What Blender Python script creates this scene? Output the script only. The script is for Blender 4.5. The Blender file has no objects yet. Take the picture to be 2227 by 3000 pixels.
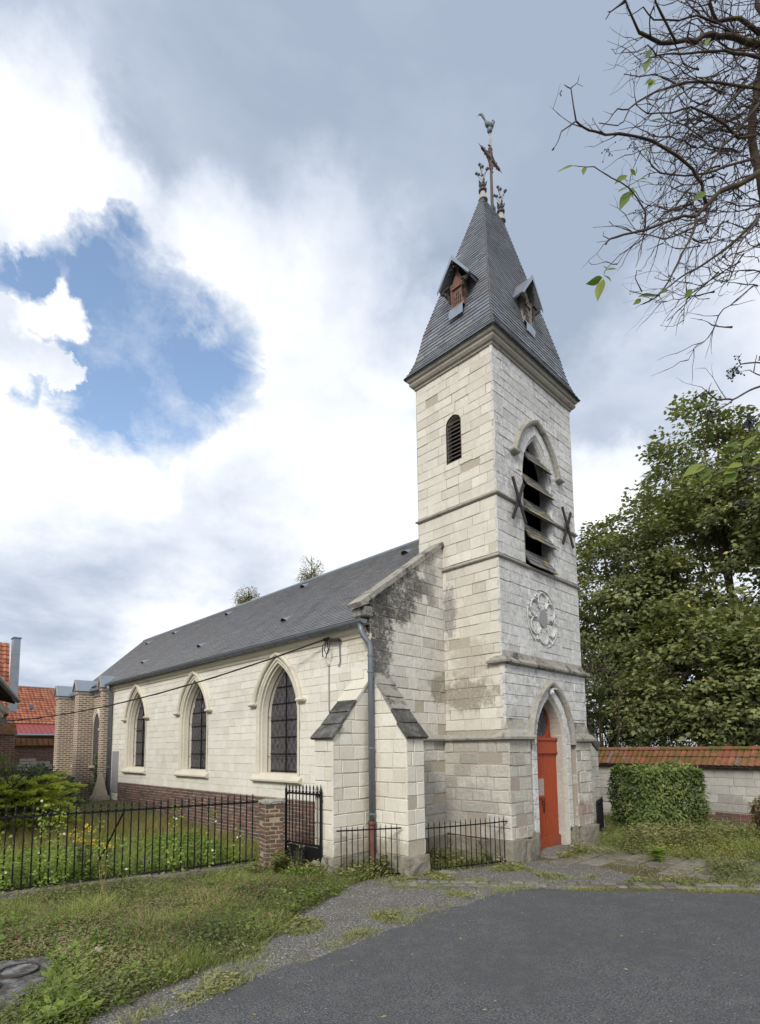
import bpy, math, random
import numpy as np
from mathutils import Vector, Matrix, noise as mnoise

# ------------------------------------------------------------------ camera, world, sun, exposure
scene = bpy.context.scene
COL = scene.collection
CAM = dict(f=1627.10, cx=1081.08, cy=2030.54, yaw=0.76504, pitch=0.10019, roll=-0.009, pos=(-9.2549, -5.9068, 2.15))
_y, _p, _r = CAM['yaw'], CAM['pitch'], CAM['roll']
FWD = np.array([math.sin(_y)*math.cos(_p), math.cos(_y)*math.cos(_p), math.sin(_p)])
_rt = np.array([math.cos(_y), -math.sin(_y), 0.0]); _up = np.cross(_rt, FWD)
RGT = math.cos(_r)*_rt + math.sin(_r)*_up
UPV = math.cos(_r)*_up - math.sin(_r)*_rt
CPOS = np.array(CAM['pos'])
cam_data = bpy.data.cameras.new('camera')
cam = bpy.data.objects.new('camera', cam_data); COL.objects.link(cam)
m = Matrix.Identity(4)
for i in range(3):
    m[i][0] = RGT[i]; m[i][1] = UPV[i]; m[i][2] = -FWD[i]; m[i][3] = CPOS[i]
cam.matrix_world = m
cam_data.sensor_fit = 'VERTICAL'; cam_data.sensor_height = 36.0
cam_data.lens = CAM['f']/3000*36.0
cam_data.shift_x = (1113.5-CAM['cx'])/3000; cam_data.shift_y = (CAM['cy']-1500)/3000
cam_data.clip_start = 0.05; cam_data.clip_end = 2000
scene.camera = cam
scene.view_settings.view_transform = 'Standard'; scene.view_settings.look = 'None'
scene.view_settings.gamma = 1.0; scene.view_settings.exposure = EXPOSURE = 1.14
scene.view_settings.use_curve_mapping = False
scene.render.resolution_x = 760; scene.render.resolution_y = 1024

SUN_TO = Vector((-0.74, -0.36, 0.60)).normalized()
sun_el = math.asin(SUN_TO.z); sun_az = math.atan2(SUN_TO.x, SUN_TO.y)
sd = bpy.data.lights.new('sun', 'SUN'); sd.energy = 1.3; sd.angle = math.radians(16); sd.color = (1.0, 0.945, 0.86)
sun = bpy.data.objects.new('sun', sd); COL.objects.link(sun)
sun.rotation_euler = (-SUN_TO).to_track_quat('-Z', 'Y').to_euler(); sun.location = (-20, -10, 30)

# ------------------------------------------------------------------ node helpers
class NT:
    def __init__(s, tree): s.t = tree; s.t.nodes.clear()
    def n(s, typ, **kw):
        nd = s.t.nodes.new(typ)
        for k, v in kw.items(): setattr(nd, k, v)
        return nd
    def put(s, sock, v):
        if v is None: return
        if hasattr(v, 'is_output'): s.t.links.new(v, sock)
        elif isinstance(v, (tuple, list)) and sock.type == 'RGBA' and len(v) == 3: sock.default_value = (*v, 1)
        else: sock.default_value = v
    def math(s, op, a, b=None, c=None, clamp=False):
        nd = s.n('ShaderNodeMath', operation=op); nd.use_clamp = clamp
        for i, v in enumerate((a, b, c)): s.put(nd.inputs[i], v)
        return nd.outputs[0]
    def vm(s, op, a, b=None, out=0, scale=None):
        nd = s.n('ShaderNodeVectorMath', operation=op); s.put(nd.inputs[0], a)
        if b is not None: s.put(nd.inputs[1], b)
        if scale is not None: s.put(nd.inputs[3], scale)
        return nd.outputs[out]
    def mix(s, f, a, b, blend='MIX'):
        nd = s.n('ShaderNodeMix', data_type='RGBA', blend_type=blend)
        s.put(nd.inputs[0], f); s.put(nd.inputs[6], a); s.put(nd.inputs[7], b)
        return nd.outputs[2]
    def noise(s, vec, scale, detail=3, rough=0.55, dist=0.0, out=0):
        nd = s.n('ShaderNodeTexNoise'); s.put(nd.inputs['Vector'], vec)
        for k, v in (('Scale', scale), ('Detail', detail), ('Roughness', rough), ('Distortion', dist)): s.put(nd.inputs[k], v)
        return nd.outputs[out]
    def voro(s, vec, scale, feature='F1', out=0, rnd=1.0):
        nd = s.n('ShaderNodeTexVoronoi', feature=feature); s.put(nd.inputs['Vector'], vec); s.put(nd.inputs['Scale'], scale)
        s.put(nd.inputs['Randomness'], rnd)
        return nd.outputs[out]
    def mr(s, x, a, b, c=0.0, d=1.0, kind='LINEAR'):
        nd = s.n('ShaderNodeMapRange', interpolation_type=kind)
        for i, v in enumerate((x, a, b, c, d)): s.put(nd.inputs[i], v)
        return nd.outputs[0]
    def ramp(s, f, stops):
        nd = s.n('ShaderNodeValToRGB'); s.put(nd.inputs[0], f); cr = nd.color_ramp
        while len(cr.elements) < len(stops): cr.elements.new(0.5)
        for e, (p, c) in zip(cr.elements, stops): e.position = p; e.color = (*c, 1)
        return nd.outputs[0]
    def attr(s, name, out='Fac'): return s.n('ShaderNodeAttribute', attribute_name=name).outputs[out]
    def pos(s): return s.n('ShaderNodeNewGeometry').outputs['Position']
    def bump(s, h, strength=0.5, dist=0.01, normal=None):
        nd = s.n('ShaderNodeBump'); s.put(nd.inputs['Height'], h); nd.inputs['Strength'].default_value = strength
        nd.inputs['Distance'].default_value = dist
        if normal is not None: s.put(nd.inputs['Normal'], normal)
        return nd.outputs[0]

# ------------------------------------------------------------------ world: Nishita sky seen through broken cloud
world = bpy.data.worlds.new('World'); scene.world = world; world.use_nodes = True
w = NT(world.node_tree)
sky = w.n('ShaderNodeTexSky', sky_type='NISHITA'); sky.sun_disc = False
sky.sun_elevation = sun_el; sky.sun_rotation = sun_az; sky.air_density = 1.0; sky.dust_density = 0.6; sky.ozone_density = 1.6
tc = w.n('ShaderNodeTexCoord').outputs['Generated']
dirn = w.vm('NORMALIZE', tc)
sep = w.n('ShaderNodeSeparateXYZ'); w.put(sep.inputs[0], dirn)
zc = w.math('ADD', w.math('MAXIMUM', sep.outputs[2], 0.0), 0.22)
cmb = w.n('ShaderNodeCombineXYZ')
w.put(cmb.inputs[0], w.math('DIVIDE', sep.outputs[0], zc)); w.put(cmb.inputs[1], w.math('DIVIDE', sep.outputs[1], zc)); w.put(cmb.inputs[2], 0.0)
plane = cmb.outputs[0]                                  # cloud layer coordinates
n_lo = w.noise(plane, 1.6, 6, 0.58, 0.3)
n_hi = w.noise(plane, 4.5, 8, 0.62, 0.2)
wob = w.vm('SUBTRACT', w.noise(dirn, 5.0, 7, 0.62, 0.0, out=1), (0.5, 0.5, 0.5))
wob2 = w.vm('SUBTRACT', w.noise(dirn, 22.0, 5, 0.6, 0.0, out=1), (0.5, 0.5, 0.5))
dd = w.vm('NORMALIZE', w.vm('ADD', w.vm('ADD', dirn, w.vm('SCALE', wob, scale=0.16)), w.vm('SCALE', wob2, scale=0.05)))
def blobs(lst, soft, gain=1.0):
    acc = None
    for (x, y, z, r) in lst:
        dt = w.vm('DOT_PRODUCT', dd, (x, y, z), out=1)
        b = w.mr(dt, math.cos(r*(1+soft)), math.cos(r*max(0.0, 1-soft)), 0.0, gain, 'SMOOTHSTEP')
        acc = b if acc is None else w.math('MAXIMUM', acc, b)
    return acc
GAPS = [(0.219,0.741,0.635,0.042),(0.164,0.761,0.627,0.031),(0.256,0.739,0.623,0.053),(0.294,0.752,0.589,0.065),(0.238,0.775,0.586,0.048),(0.353,0.742,0.57,0.063),(0.395,0.735,0.55,0.039),(0.293,0.795,0.532,0.074),(0.237,0.804,0.546,0.050),(0.344,0.782,0.52,0.043),(0.303,0.818,0.489,0.038),(0.229,0.705,0.671,0.024),(0.153,0.78,0.607,0.018),(0.117,0.789,0.603,0.021),(0.145,0.826,0.545,0.022),(0.165,0.856,0.49,0.02),
        (-.62,.50,.60,.16),(-.75,.20,.62,.12),(-.3,-.7,.64,.15),(.45,-.62,.64,.13),(-.25,.25,.93,.12),(-.55,-.45,.70,.14),(.82,-.35,.45,.10)]
CUTS = [(0.144,0.805,0.575,0.027),(0.179,0.792,0.584,0.015),(0.177,0.83,0.529,0.017),(0.206,0.828,0.522,0.011),(0.136,0.833,0.537,0.019),(0.143,0.858,0.494,0.022),(0.281,0.791,0.543,0.008),(0.277,0.83,0.484,0.007)]
WHITE = [(.132,.69,.712,.075),(.148,.725,.673,.046),(.164,.799,.579,.024),(.336,.645,.686,.06),(.419,.646,.639,.085),(.478,.569,.669,.09),
         (.492,.702,.515,.13),(.587,.546,.598,.075),(.229,.884,.407,.10),(.167,.882,.44,.071),
         (.843,.294,.45,.034),(.846,.347,.405,.057),(.312,.837,.449,.063),(.422,.895,.142,.092),(.60,.66,.45,.13),
         (-.85,.1,.52,.3),(-.5,.75,.43,.25),(-.6,-.6,.53,.35),(.1,-.85,.52,.3),(.7,-.55,.45,.25),(-.35,-.1,.93,.3)]  # clouds out of view, added white to give more fill light
GREY2 = [(.227,.96,.166,.115),(.492,.78,.386,.075),(.31,.912,.268,.075),(.802,.295,.52,.087),(.786,.223,.577,.094),(.711,.289,.642,.1),(.631,.455,.629,.09)]
GREY = [(.324,.485,.812,.17),(.511,.36,.781,.193),(.572,.241,.784,.184),(.609,.36,.707,.152),(.228,.606,.762,.05),(.09,.60,.79,.09),
        (.2,.3,.93,.22),(.6,-.1,.79,.2),(.70,.12,.70,.10)]
gap = blobs(GAPS, 0.75)
cut = blobs(CUTS, 0.8)
wht = blobs(WHITE, 0.75)
gry = blobs(GREY, 0.65); gry2 = blobs(GREY2, 0.8)
lum = w.math('ADD', 0.60, w.math('MULTIPLY', w.math('SUBTRACT', n_lo, 0.5), 1.2))
calm = w.mr(gry, 0.0, 1.0, 1.0, 0.35)
lum = w.math('ADD', lum, w.math('MULTIPLY', w.math('MULTIPLY', w.math('SUBTRACT', n_hi, 0.5), 0.6), calm))
lum = w.math('ADD', lum, w.math('MULTIPLY', wht, 0.42))
lum = w.math('SUBTRACT', w.math('SUBTRACT', lum, w.math('MULTIPLY', gry, 0.55)), w.math('MULTIPLY', gry2, 0.20))
cloud = w.ramp(lum, [(0.0, (1.85, 2.2, 2.8)), (0.30, (2.6, 2.95, 3.55)), (0.62, (3.75, 4.0, 4.45)), (0.9, (4.75, 4.85, 4.98)), (1.0, (5.0, 5.05, 5.1))])
wisps = w.mr(w.noise(plane, 7.0, 8, 0.65, 0.6), 0.50, 0.72, 0.0, 0.75)
gapm = w.math('SUBTRACT', w.math('SUBTRACT', gap, w.math('MULTIPLY', cut, 0.95)), w.math('MULTIPLY', wisps, w.mr(gap, 0.2, 1.0, 1.0, 0.35)), clamp=True)
fr_ = w.noise(dirn, 10.0, 9, 0.66, 0.0)
gapm = w.math('ADD', gapm, w.math('MULTIPLY', w.math('SUBTRACT', fr_, 0.5), w.mr(gapm, 0.0, 0.15, 0.0, 1.5)))
gapm = w.mr(gapm, 0.06, 0.95, 0.0, 1.0)
blue = w.mix(1.0, sky.outputs[0], (1.34, 1.26, 1.16), 'MULTIPLY')
skycol = w.mix(gapm, cloud, blue)
bg = w.n('ShaderNodeBackground'); w.put(bg.inputs[0], skycol); bg.inputs[1].default_value = 0.1
wo = w.n('ShaderNodeOutputWorld'); w.t.links.new(bg.outputs[0], wo.inputs[0])

# ------------------------------------------------------------------ object helpers
def tag(o, label=None, cat=None, group=None, kind=None):
    if label: o['label'] = label
    if cat: o['category'] = cat
    if group: o['group'] = group
    if kind: o['kind'] = kind
    return o
def empty(name, loc=(0, 0, 0), parent=None):
    o = bpy.data.objects.new(name, None); COL.objects.link(o); o.location = loc; o.empty_display_size = 0.2
    if parent: o.parent = parent
    return o
_inv = {}
def wloc(o):
    v = Vector((0, 0, 0))
    while o is not None: v = v + o.location; o = o.parent
    return v
def link_mesh(name, me, parent=None, mat=None, world=True):
    o = bpy.data.objects.new(name, me); COL.objects.link(o)
    if mat is not None and not me.materials: me.materials.append(mat)
    if parent is not None:
        o.parent = parent
        if world: o.location = -wloc(parent)          # vertices are in world coordinates
    return o
class MB:
    def __init__(s): s.v = []; s.f = []; s.t = []
    def add(s, verts, faces, tone=0.5):
        b = len(s.v); s.v.extend([tuple(map(float, p)) for p in verts])
        for f in faces: s.f.append([i+b for i in f]); s.t.append(tone)
        return s
    def join(s, verts, faces, tones):
        b = len(s.v); s.v.extend(verts)
        for f in faces: s.f.append([i+b for i in f])
        s.t.extend(tones)
    def box(s, a, b, tone=0.5):
        (x0, y0, z0), (x1, y1, z1) = a, b
        return s.add([(x0,y0,z0),(x1,y0,z0),(x1,y1,z0),(x0,y1,z0),(x0,y0,z1),(x1,y0,z1),(x1,y1,z1),(x0,y1,z1)],
              [(0,3,2,1),(4,5,6,7),(0,1,5,4),(1,2,6,5),(2,3,7,6),(3,0,4,7)], tone)
    def obox(s, c, ax, ay, az, tone=0.5):
        c, ax, ay, az = (Vector(q) for q in (c, ax, ay, az))
        P = [c+i*ax+j*ay+k*az for k in (-1, 1) for j in (-1, 1) for i in (-1, 1)]
        return s.add(P, [(0,2,3,1),(4,5,7,6),(0,1,5,4),(1,3,7,5),(3,2,6,7),(2,0,4,6)], tone)
    def bar(s, p, q, w, h=None, up=(0, 0, 1), tone=0.5):
        p, q = Vector(p), Vector(q); h = h or w; d = (q-p); ax = d/2; dn = d.normalized(); up = Vector(up)
        if abs(dn.dot(up)) > .98: up = Vector((1, 0, 0))
        ay = dn.cross(up).normalized(); az = ay.cross(dn).normalized()
        return s.obox((p+q)/2, ax, ay*w/2, az*h/2, tone)
    def tube(s, pts, rad, n=6, tone=0.5, cap=True):
        pts = [Vector(p) for p in pts]; k = len(pts)
        if not hasattr(rad, '__len__'): rad = [rad]*k
        ref = None; rings = []
        for i, p in enumerate(pts):
            d = (pts[min(i+1, k-1)]-pts[max(i-1, 0)])
            d = d.normalized() if d.length > 1e-9 else Vector((0, 0, 1))
            if ref is None: ref = d.orthogonal().normalized()
            a = ref - d*ref.dot(d); a = a.normalized() if a.length > 1e-6 else d.orthogonal().normalized()
            ref = a; b = d.cross(a)
            rings.append([p+(a*math.cos(2*math.pi*j/n)+b*math.sin(2*math.pi*j/n))*rad[i] for j in range(n)])
        F = []
        for i in range(k-1):
            for j in range(n): F.append((i*n+j, i*n+(j+1) % n, (i+1)*n+(j+1) % n, (i+1)*n+j))
        if cap: F.append(tuple(range(n-1, -1, -1))); F.append(tuple((k-1)*n+j for j in range(n)))
        return s.add([q for r in rings for q in r], F, tone)
    def lathe(s, prof, c, n=10, tone=0.5):
        c = Vector(c); V = []; F = []
        for (r, z) in prof:
            for j in range(n): V.append(c+Vector((r*math.cos(2*math.pi*j/n), r*math.sin(2*math.pi*j/n), z)))
        for i in range(len(prof)-1):
            for j in range(n): F.append((i*n+j, i*n+(j+1) % n, (i+1)*n+(j+1) % n, (i+1)*n+j))
        F.append(tuple(range(n-1, -1, -1))); F.append(tuple((len(prof)-1)*n+j for j in range(n)))
        return s.add(V, F, tone)
    def mesh(s, name, smooth=False):
        me = bpy.data.meshes.new(name); me.from_pydata(s.v, [], s.f)
        a = me.attributes.new('tone', 'FLOAT', 'FACE'); a.data.foreach_set('value', np.array(s.t, dtype=np.float32))
        if smooth: me.polygons.foreach_set('use_smooth', [True]*len(me.polygons))
        me.update(); return me
    def build(s, name, mat, parent=None, smooth=False):
        return link_mesh(name, s.mesh(name, smooth), parent, mat)
def sphere_pts(mb, c, r, sx=1, sy=1, sz=1, n=8, k=5, tone=.5):
    prof = [(r*math.sin(math.pi*i/k)+1e-4, -r*math.cos(math.pi*i/k)) for i in range(k+1)]
    b = len(mb.v); mb.lathe(prof, (0, 0, 0), n, tone)
    for i in range(b, len(mb.v)):
        v = mb.v[i]; mb.v[i] = (c[0]+v[0]*sx, c[1]+v[1]*sy, c[2]+v[2]*sz)
def px_area(P):
    P = np.array(P)-CPOS; z = P@FWD
    if z.min() < 0.3: return 0
    x = P@RGT/z; y = P@UPV/z
    if x.max() < -.70 or x.min() > .72 or y.max() < -.63 or y.min() > 1.28: return 0.0
    return abs(np.dot(x, np.roll(y, 1))-np.dot(y, np.roll(x, 1)))*.5*CAM['f']**2
PIECES = {}                                            # (thing, name) -> [(area, parent, verts, faces, tone, mat)]
def piece(thing, name, parent, mat, verts, faces, tone, facing=None):
    a = px_area(verts[:facing] if facing else verts)
    PIECES.setdefault((thing.name, name), []).append((a, parent, verts, faces, tone, mat))
def flush_pieces(limit=300):
    for (tn, name), L in PIECES.items():
        L.sort(key=lambda q: -q[0])
        for (a, par, V, F, t, mat) in L[:limit]:
            mb = MB(); mb.add(V, F, t); mb.build(name, mat, par)
        rest = {}
        for (a, par, V, F, t, mat) in L[limit:]:
            rest.setdefault((par, mat), MB()).add(V, F, t)
        for (par, mat), mb in rest.items():
            o = mb.build('small_'+name+'s' if not name.endswith('s') else name, mat, par); o['kind'] = 'stuff'

# ------------------------------------------------------------------ materials
def mat(name, fn):
    M = bpy.data.materials.new(name); M.use_nodes = True; s = NT(M.node_tree)
    out = s.n('ShaderNodeOutputMaterial'); bs = s.n('ShaderNodeBsdfPrincipled')
    r = fn(s) or {}
    s.put(bs.inputs['Base Color'], r.get('color')); s.put(bs.inputs['Roughness'], r.get('rough', 0.85))
    s.put(bs.inputs['Metallic'], r.get('metal', 0.0)); s.put(bs.inputs['Specular IOR Level'], r.get('spec', 0.3))
    if 'normal' in r: s.put(bs.inputs['Normal'], r['normal'])
    sh = bs.outputs[0]
    if 'transl' in r:
        tr = s.n('ShaderNodeBsdfTranslucent'); s.put(tr.inputs[0], r.get('tcol', r['color']))
        mx = s.n('ShaderNodeMixShader'); mx.inputs[0].default_value = r['transl']
        s.t.links.new(sh, mx.inputs[1]); s.t.links.new(tr.outputs[0], mx.inputs[2]); sh = mx.outputs[0]
    s.t.links.new(sh, out.inputs[0])
    return M
def stone_mat(name, lo=(.40,.36,.29), mid=(.58,.54,.455), hi=(.68,.65,.575), grey=0.0, dirt=0.25, lichen=0.0, black=0.0, stains=(), rough_bump=0.5, greycol=(.36,.37,.39)):
    def fn(s):
        p = s.pos(); t = s.attr('tone')
        c = s.ramp(t, [(0.0, lo), (0.5, mid), (1.0, hi)])
        nb = s.noise(p, 1.7, 4, .6); nf = s.noise(p, 14, 5, .65); nff = s.noise(p, 70, 3, .6)
        c = s.mix(s.math('MULTIPLY', s.mr(nb, .42, .72), dirt), c, tuple(x*.62 for x in mid))
        c = s.mix(s.mr(nf, .3, .75, 0.0, .28), c, tuple(x*.72 for x in lo))
        if grey:
            lg = s.mr(s.noise(p, 1.1, 4, .6), .36, .60, .40, 1.0)
            g = s.math('MULTIPLY', s.mr(s.noise(p, 8.5, 7, .78), .44, .62), s.math('MULTIPLY', lg, grey))
            c = s.mix(g, c, greycol)
            sp = s.math('MULTIPLY', s.mr(s.noise(p, 21, 5, .82), .565, .64, 0.0, min(1.0, grey*1.1)), lg)
            c = s.mix(sp, c, (.10, .10, .10))
            c = s.mix(s.mr(s.noise(p, 5.5, 6, .7), .56, .70, 0, .45), c, hi)
        st_ = s.noise(s.vm('MULTIPLY', p, (5, 5, .45)), 1.0, 4, .6)
        c = s.mix(s.mr(st_, .54, .72, 0, dirt*.55), c, tuple(x*.6 for x in mid))
        if black:
            b = s.mr(s.noise(p, 3.2, 7, .72, .3), .62-.22*black, .74-.2*black, 0.0, .88)
            c = s.mix(b, c, (.055, .053, .05))
        for (ctr, rad, col, amt) in stains:
            q = s.vm('DIVIDE', s.vm('SUBTRACT', p, ctr), rad)
            L = s.vm('LENGTH', q, out=1)
            L = s.math('ADD', L, s.math('MULTIPLY', s.math('SUBTRACT', s.noise(p, 5.5, 9, .80), .5), 2.6))
            L = s.math('ADD', L, s.math('MULTIPLY', s.math('SUBTRACT', t, .5), .18))
            c = s.mix(s.math('MULTIPLY', s.mr(L, 1.0, .62, 0.0, amt), s.mr(s.noise(p, 19, 5, .75), .30, .52, .35, 1.0)), c, col)
        if lichen:
            k = s.mr(s.noise(p, 7.5, 6, .7, .2), .70-.16*lichen, .76-.14*lichen, 0.0, .85)
            c = s.mix(k, c, s.ramp(s.noise(p, 23, 2), [(.3, (.30, .22, .07)), (.7, (.42, .36, .17))]))
        nrm = s.bump(s.math('ADD', nf, s.math('MULTIPLY', nff, .35)), rough_bump, .012 if rough_bump < .9 else .03)
        return dict(color=c, rough=.92, normal=nrm, spec=.15)
    return mat(name, fn)
BLK = (.06, .058, .055); BRN = (.22, .19, .14); GRY = (.21, .205, .195)
M_nave = stone_mat('chalk_nave', lo=(.59,.555,.475), mid=(.70,.675,.595), hi=(.76,.745,.685), dirt=.28, stains=[
    ((-2.2, 1.7, 4.2), (.3, .5, .5), (.44, .40, .31), .6)])
M_front = stone_mat('chalk_front', lo=(.48,.47,.44), mid=(.64,.635,.61), hi=(.73,.73,.71), grey=1.0, dirt=.35, lichen=.12, greycol=(.31,.315,.335), stains=[
    ((1.6, 0, 9.9), (1.3, .3, .35), (.36, .355, .35), .5)])
M_left = stone_mat('chalk_side', lo=(.52,.48,.395), mid=(.64,.605,.52), hi=(.72,.695,.62), dirt=.42, grey=.15, lichen=.05, stains=[
    ((0, 1.25, 5.0), (.3, .22, .75), (.25, .245, .235), .95), ((0, .9, 3.25), (.3, .9, .42), (.24, .21, .16), .85), ((0, .75, 3.9), (.3, .6, .5), (.36, .32, .25), .6)])
M_gable = stone_mat('chalk_gable', lo=(.48,.455,.39), mid=(.635,.61,.54), hi=(.72,.705,.64), grey=.45, dirt=.3, lichen=.28, stains=[
    ((-2.05, 1.39, 4.55), (.58, .3, .72), BLK, .95), ((-1.55, 1.39, 5.0), (.70, .3, .48), BLK, .9), ((-1.0, 1.39, 5.45), (.62, .3, .40), BLK, .85), ((-.45, 1.39, 5.7), (.26, .3, .8), GRY, .7),
    ((-2.0, 1.39, 3.9), (.42, .3, .75), (.10, .097, .09), .9), ((-.12, 1.39, 3.35), (.45, .3, .4), BRN, .8)])
M_low = stone_mat('chalk_low', lo=(.38,.36,.31), mid=(.56,.535,.465), hi=(.67,.65,.585), grey=.35, dirt=.5, lichen=.16, rough_bump=1.0, stains=[
    ((-.05, .8, .9), (.3, .9, .75), (.33, .325, .30), .55), ((-.5, 1.39, 1.0), (.6, .3, .7), (.36, .35, .33), .55), ((2.9, -.15, .75), (.5, .3, .3), (.30, .17, .15), .6), ((.3, -.15, .65), (.25, .2, .2), (.36, .24, .20), .5)])
M_butt = stone_mat('chalk_buttress', lo=(.52,.485,.40), mid=(.65,.617,.53), hi=(.72,.70,.625), dirt=.3, lichen=.03, rough_bump=.8, stains=[
    ((-2.6, 1.39, .4), (.8, .4, .35), (.30, .27, .20), .6), ((-2.19, .9, .35), (.3, .8, .3), (.30, .27, .20), .6), ((-2.3, 1.39, 1.4), (.14, .3, 1.5), (.40, .35, .26), .5)])
M_cap = stone_mat('weathered_coping', lo=(.20,.19,.16), mid=(.34,.32,.27), hi=(.50,.475,.41), grey=.5, dirt=.5, lichen=.28, black=.55, rough_bump=1.0)
M_black = stone_mat('blackened_cap', lo=(.07,.068,.062), mid=(.12,.115,.105), hi=(.32,.30,.27), grey=.3, dirt=.4, lichen=.12, black=.75, rough_bump=1.0)
M_string = stone_mat('string_course', lo=(.22,.205,.165), mid=(.36,.34,.28), hi=(.54,.51,.44), grey=.7, dirt=.5, lichen=.55, black=.28, rough_bump=.9)
M_corn = stone_mat('cornice_stone', lo=(.25,.235,.19), mid=(.36,.335,.275), hi=(.47,.44,.37), grey=.35, dirt=.45, lichen=.12, black=.12)
M_mould = stone_mat('moulded_stone', lo=(.50,.455,.35), mid=(.62,.575,.47), hi=(.68,.65,.56), dirt=.35, lichen=.02)
M_plinth = stone_mat('plinth_stone', lo=(.17,.155,.115), mid=(.25,.23,.175), hi=(.34,.315,.25), grey=.3, dirt=.6, lichen=.22, black=.22, rough_bump=1.0)
M_kerb = stone_mat('kerb_stone', lo=(.11,.10,.083), mid=(.165,.152,.125), hi=(.25,.235,.20), grey=.4, dirt=.5, lichen=.05, rough_bump=1.0)
M_flag = stone_mat('flagstone', lo=(.115,.10,.075), mid=(.165,.145,.11), hi=(.22,.20,.16), grey=.3, dirt=.5, lichen=.06, rough_bump=.8)
M_wallR = stone_mat('wall_stone', lo=(.42,.40,.36), mid=(.53,.515,.475), hi=(.61,.595,.555), grey=.3, dirt=.45, stains=[((7.6, -2.2, .55), (.6, 1.6, .28), (.28,.26,.24), .7)])
def brick_obj(name, reds, white=.2, dirt=.3):
    def fn(s):
        p = s.pos(); t = s.attr('tone'); n = s.noise(p, 18, 4, .65)
        c = s.ramp(t, reds)
        c = s.mix(s.mr(n, .35, .7, 0, .45), c, tuple(x*.55 for x in reds[1][1]))
        c = s.mix(s.mr(s.noise(p, 24, 5, .7), .60, .70, 0, white), c, (.5, .48, .44))
        c = s.mix(s.mr(s.noise(p, 2.5, 4), .45, .7, 0, dirt), c, (.12, .10, .07))
        return dict(color=c, rough=.9, normal=s.bump(n, .6, .008), spec=.2)
    return mat(name, fn)
M_brick = brick_obj('red_brick', [(0, (.09, .065, .06)), (.55, (.15, .095, .08)), (.93, (.18, .10, .082)), (1, (.23, .09, .065))], white=.8)
M_pierbrick = brick_obj('old_brick', [(0, (.085, .065, .055)), (.5, (.14, .095, .075)), (1, (.20, .10, .078))], white=.85)
def mortar_fn(col, dirt=.3):
    def fn(s):
        p = s.pos(); n = s.noise(p, 25, 4, .6)
        c = s.mix(s.mr(n, .35, .7, 0, .5), col, tuple(x*.65 for x in col))
        return dict(color=c, rough=.95, normal=s.bump(n, .5, .006), spec=.1)
    return fn
M_mortar = mat('lime_mortar', mortar_fn((.43, .39, .31)))
M_mortarN = mat('white_mortar', mortar_fn((.53, .495, .41)))
M_mortarD = mat('sandy_mortar', mortar_fn((.37, .32, .225)))
M_mortarW = mat('pale_mortar', mortar_fn((.36, .32, .27)))
def choir_fn(s):
    p = s.pos(); nrm = s.n('ShaderNodeNewGeometry').outputs['Normal']
    sp = s.n('ShaderNodeSeparateXYZ'); s.put(sp.inputs[0], p)
    cb = s.n('ShaderNodeCombineXYZ'); s.put(cb.inputs[0], s.math('ADD', sp.outputs[0], sp.outputs[1])); s.put(cb.inputs[1], sp.outputs[2])
    b = s.n('ShaderNodeTexBrick'); s.put(b.inputs['Vector'], cb.outputs[0])
    for k, v in (('Scale', 1.0), ('Mortar Size', .016), ('Brick Width', .235), ('Row Height', .078), ('Mortar Smooth', .1), ('Bias', 0.0)): b.inputs[k].default_value = v
    b.inputs['Color1'].default_value = (.135, .085, .065, 1); b.inputs['Color2'].default_value = (.26, .175, .125, 1); b.inputs['Mortar'].default_value = (.58, .51, .41, 1)
    n = s.noise(p, 1.5, 4); n2 = s.noise(p, 16, 4)
    c = s.mix(s.mr(n2, .3, .8, 0, .25), b.outputs[0], (.20, .15, .11))
    c = s.mix(s.mr(n, .45, .75, 0, .25), c, (.38, .31, .23))
    z = s.mr(sp.outputs[2], .9, 1.25, .8, 0)
    c = s.mix(s.math('MULTIPLY', z, s.mr(n2, .2, .6)), c, (.12, .105, .075))
    return dict(color=c, rough=.9, normal=s.bump(b.outputs[1], .5, -.01))
M_choir = mat('buff_brickwork', choir_fn)
def slate_fn(grey=(.135, .142, .16), warm=.3):
    def fn(s):
        p = s.pos(); t = s.attr('tone')
        c = s.ramp(t, [(0, tuple(x*.62 for x in grey)), (.5, grey), (1, tuple(x*1.35 for x in grey))])
        n = s.noise(p, 1.4, 5, .6); n2 = s.noise(p, 12, 5, .65)
        c = s.mix(s.math('MULTIPLY', s.mr(n, .42, .70), warm), c, (.17, .155, .115))
        stk = s.noise(s.vm('MULTIPLY', p, (.35, 1.6, .35)), 1.0, 5, .7); c = s.mix(s.mr(stk, .42, .66, 0, .42), c, tuple(x*.55 for x in grey))
        c = s.mix(s.mr(n2, .56, .74, 0, .30), c, (.25, .245, .225))
        c = s.mix(s.mr(s.noise(p, 9, 6, .7, .3), .66, .74, 0, .55*warm), c, (.22, .19, .08))
        return dict(color=c, rough=s.mr(n2, .3, .7, .34, .58), normal=s.bump(n2, .35, .006), spec=.5)
    return fn
M_slateS = mat('spire_slate', slate_fn((.165, .18, .21), .5))
M_slateN = mat('nave_slate', slate_fn((.135, .135, .142), .45))
def louv_fn(s):
    p = s.pos(); t = s.attr('tone')
    c = s.ramp(t, [(0, (.07, .073, .08)), (1, (.17, .175, .185))])
    k = s.mr(s.noise(p, 4.5, 5, .65, .3), .50, .60, 0, .9)
    c = s.mix(k, c, s.ramp(s.noise(p, 20, 3), [(.3, (.25, .19, .045)), (.7, (.36, .31, .11))]))
    return dict(color=c, rough=.6, normal=s.bump(s.noise(p, 30, 4), .4, .004))
M_louv = mat('lichened_slate', louv_fn)
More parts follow.
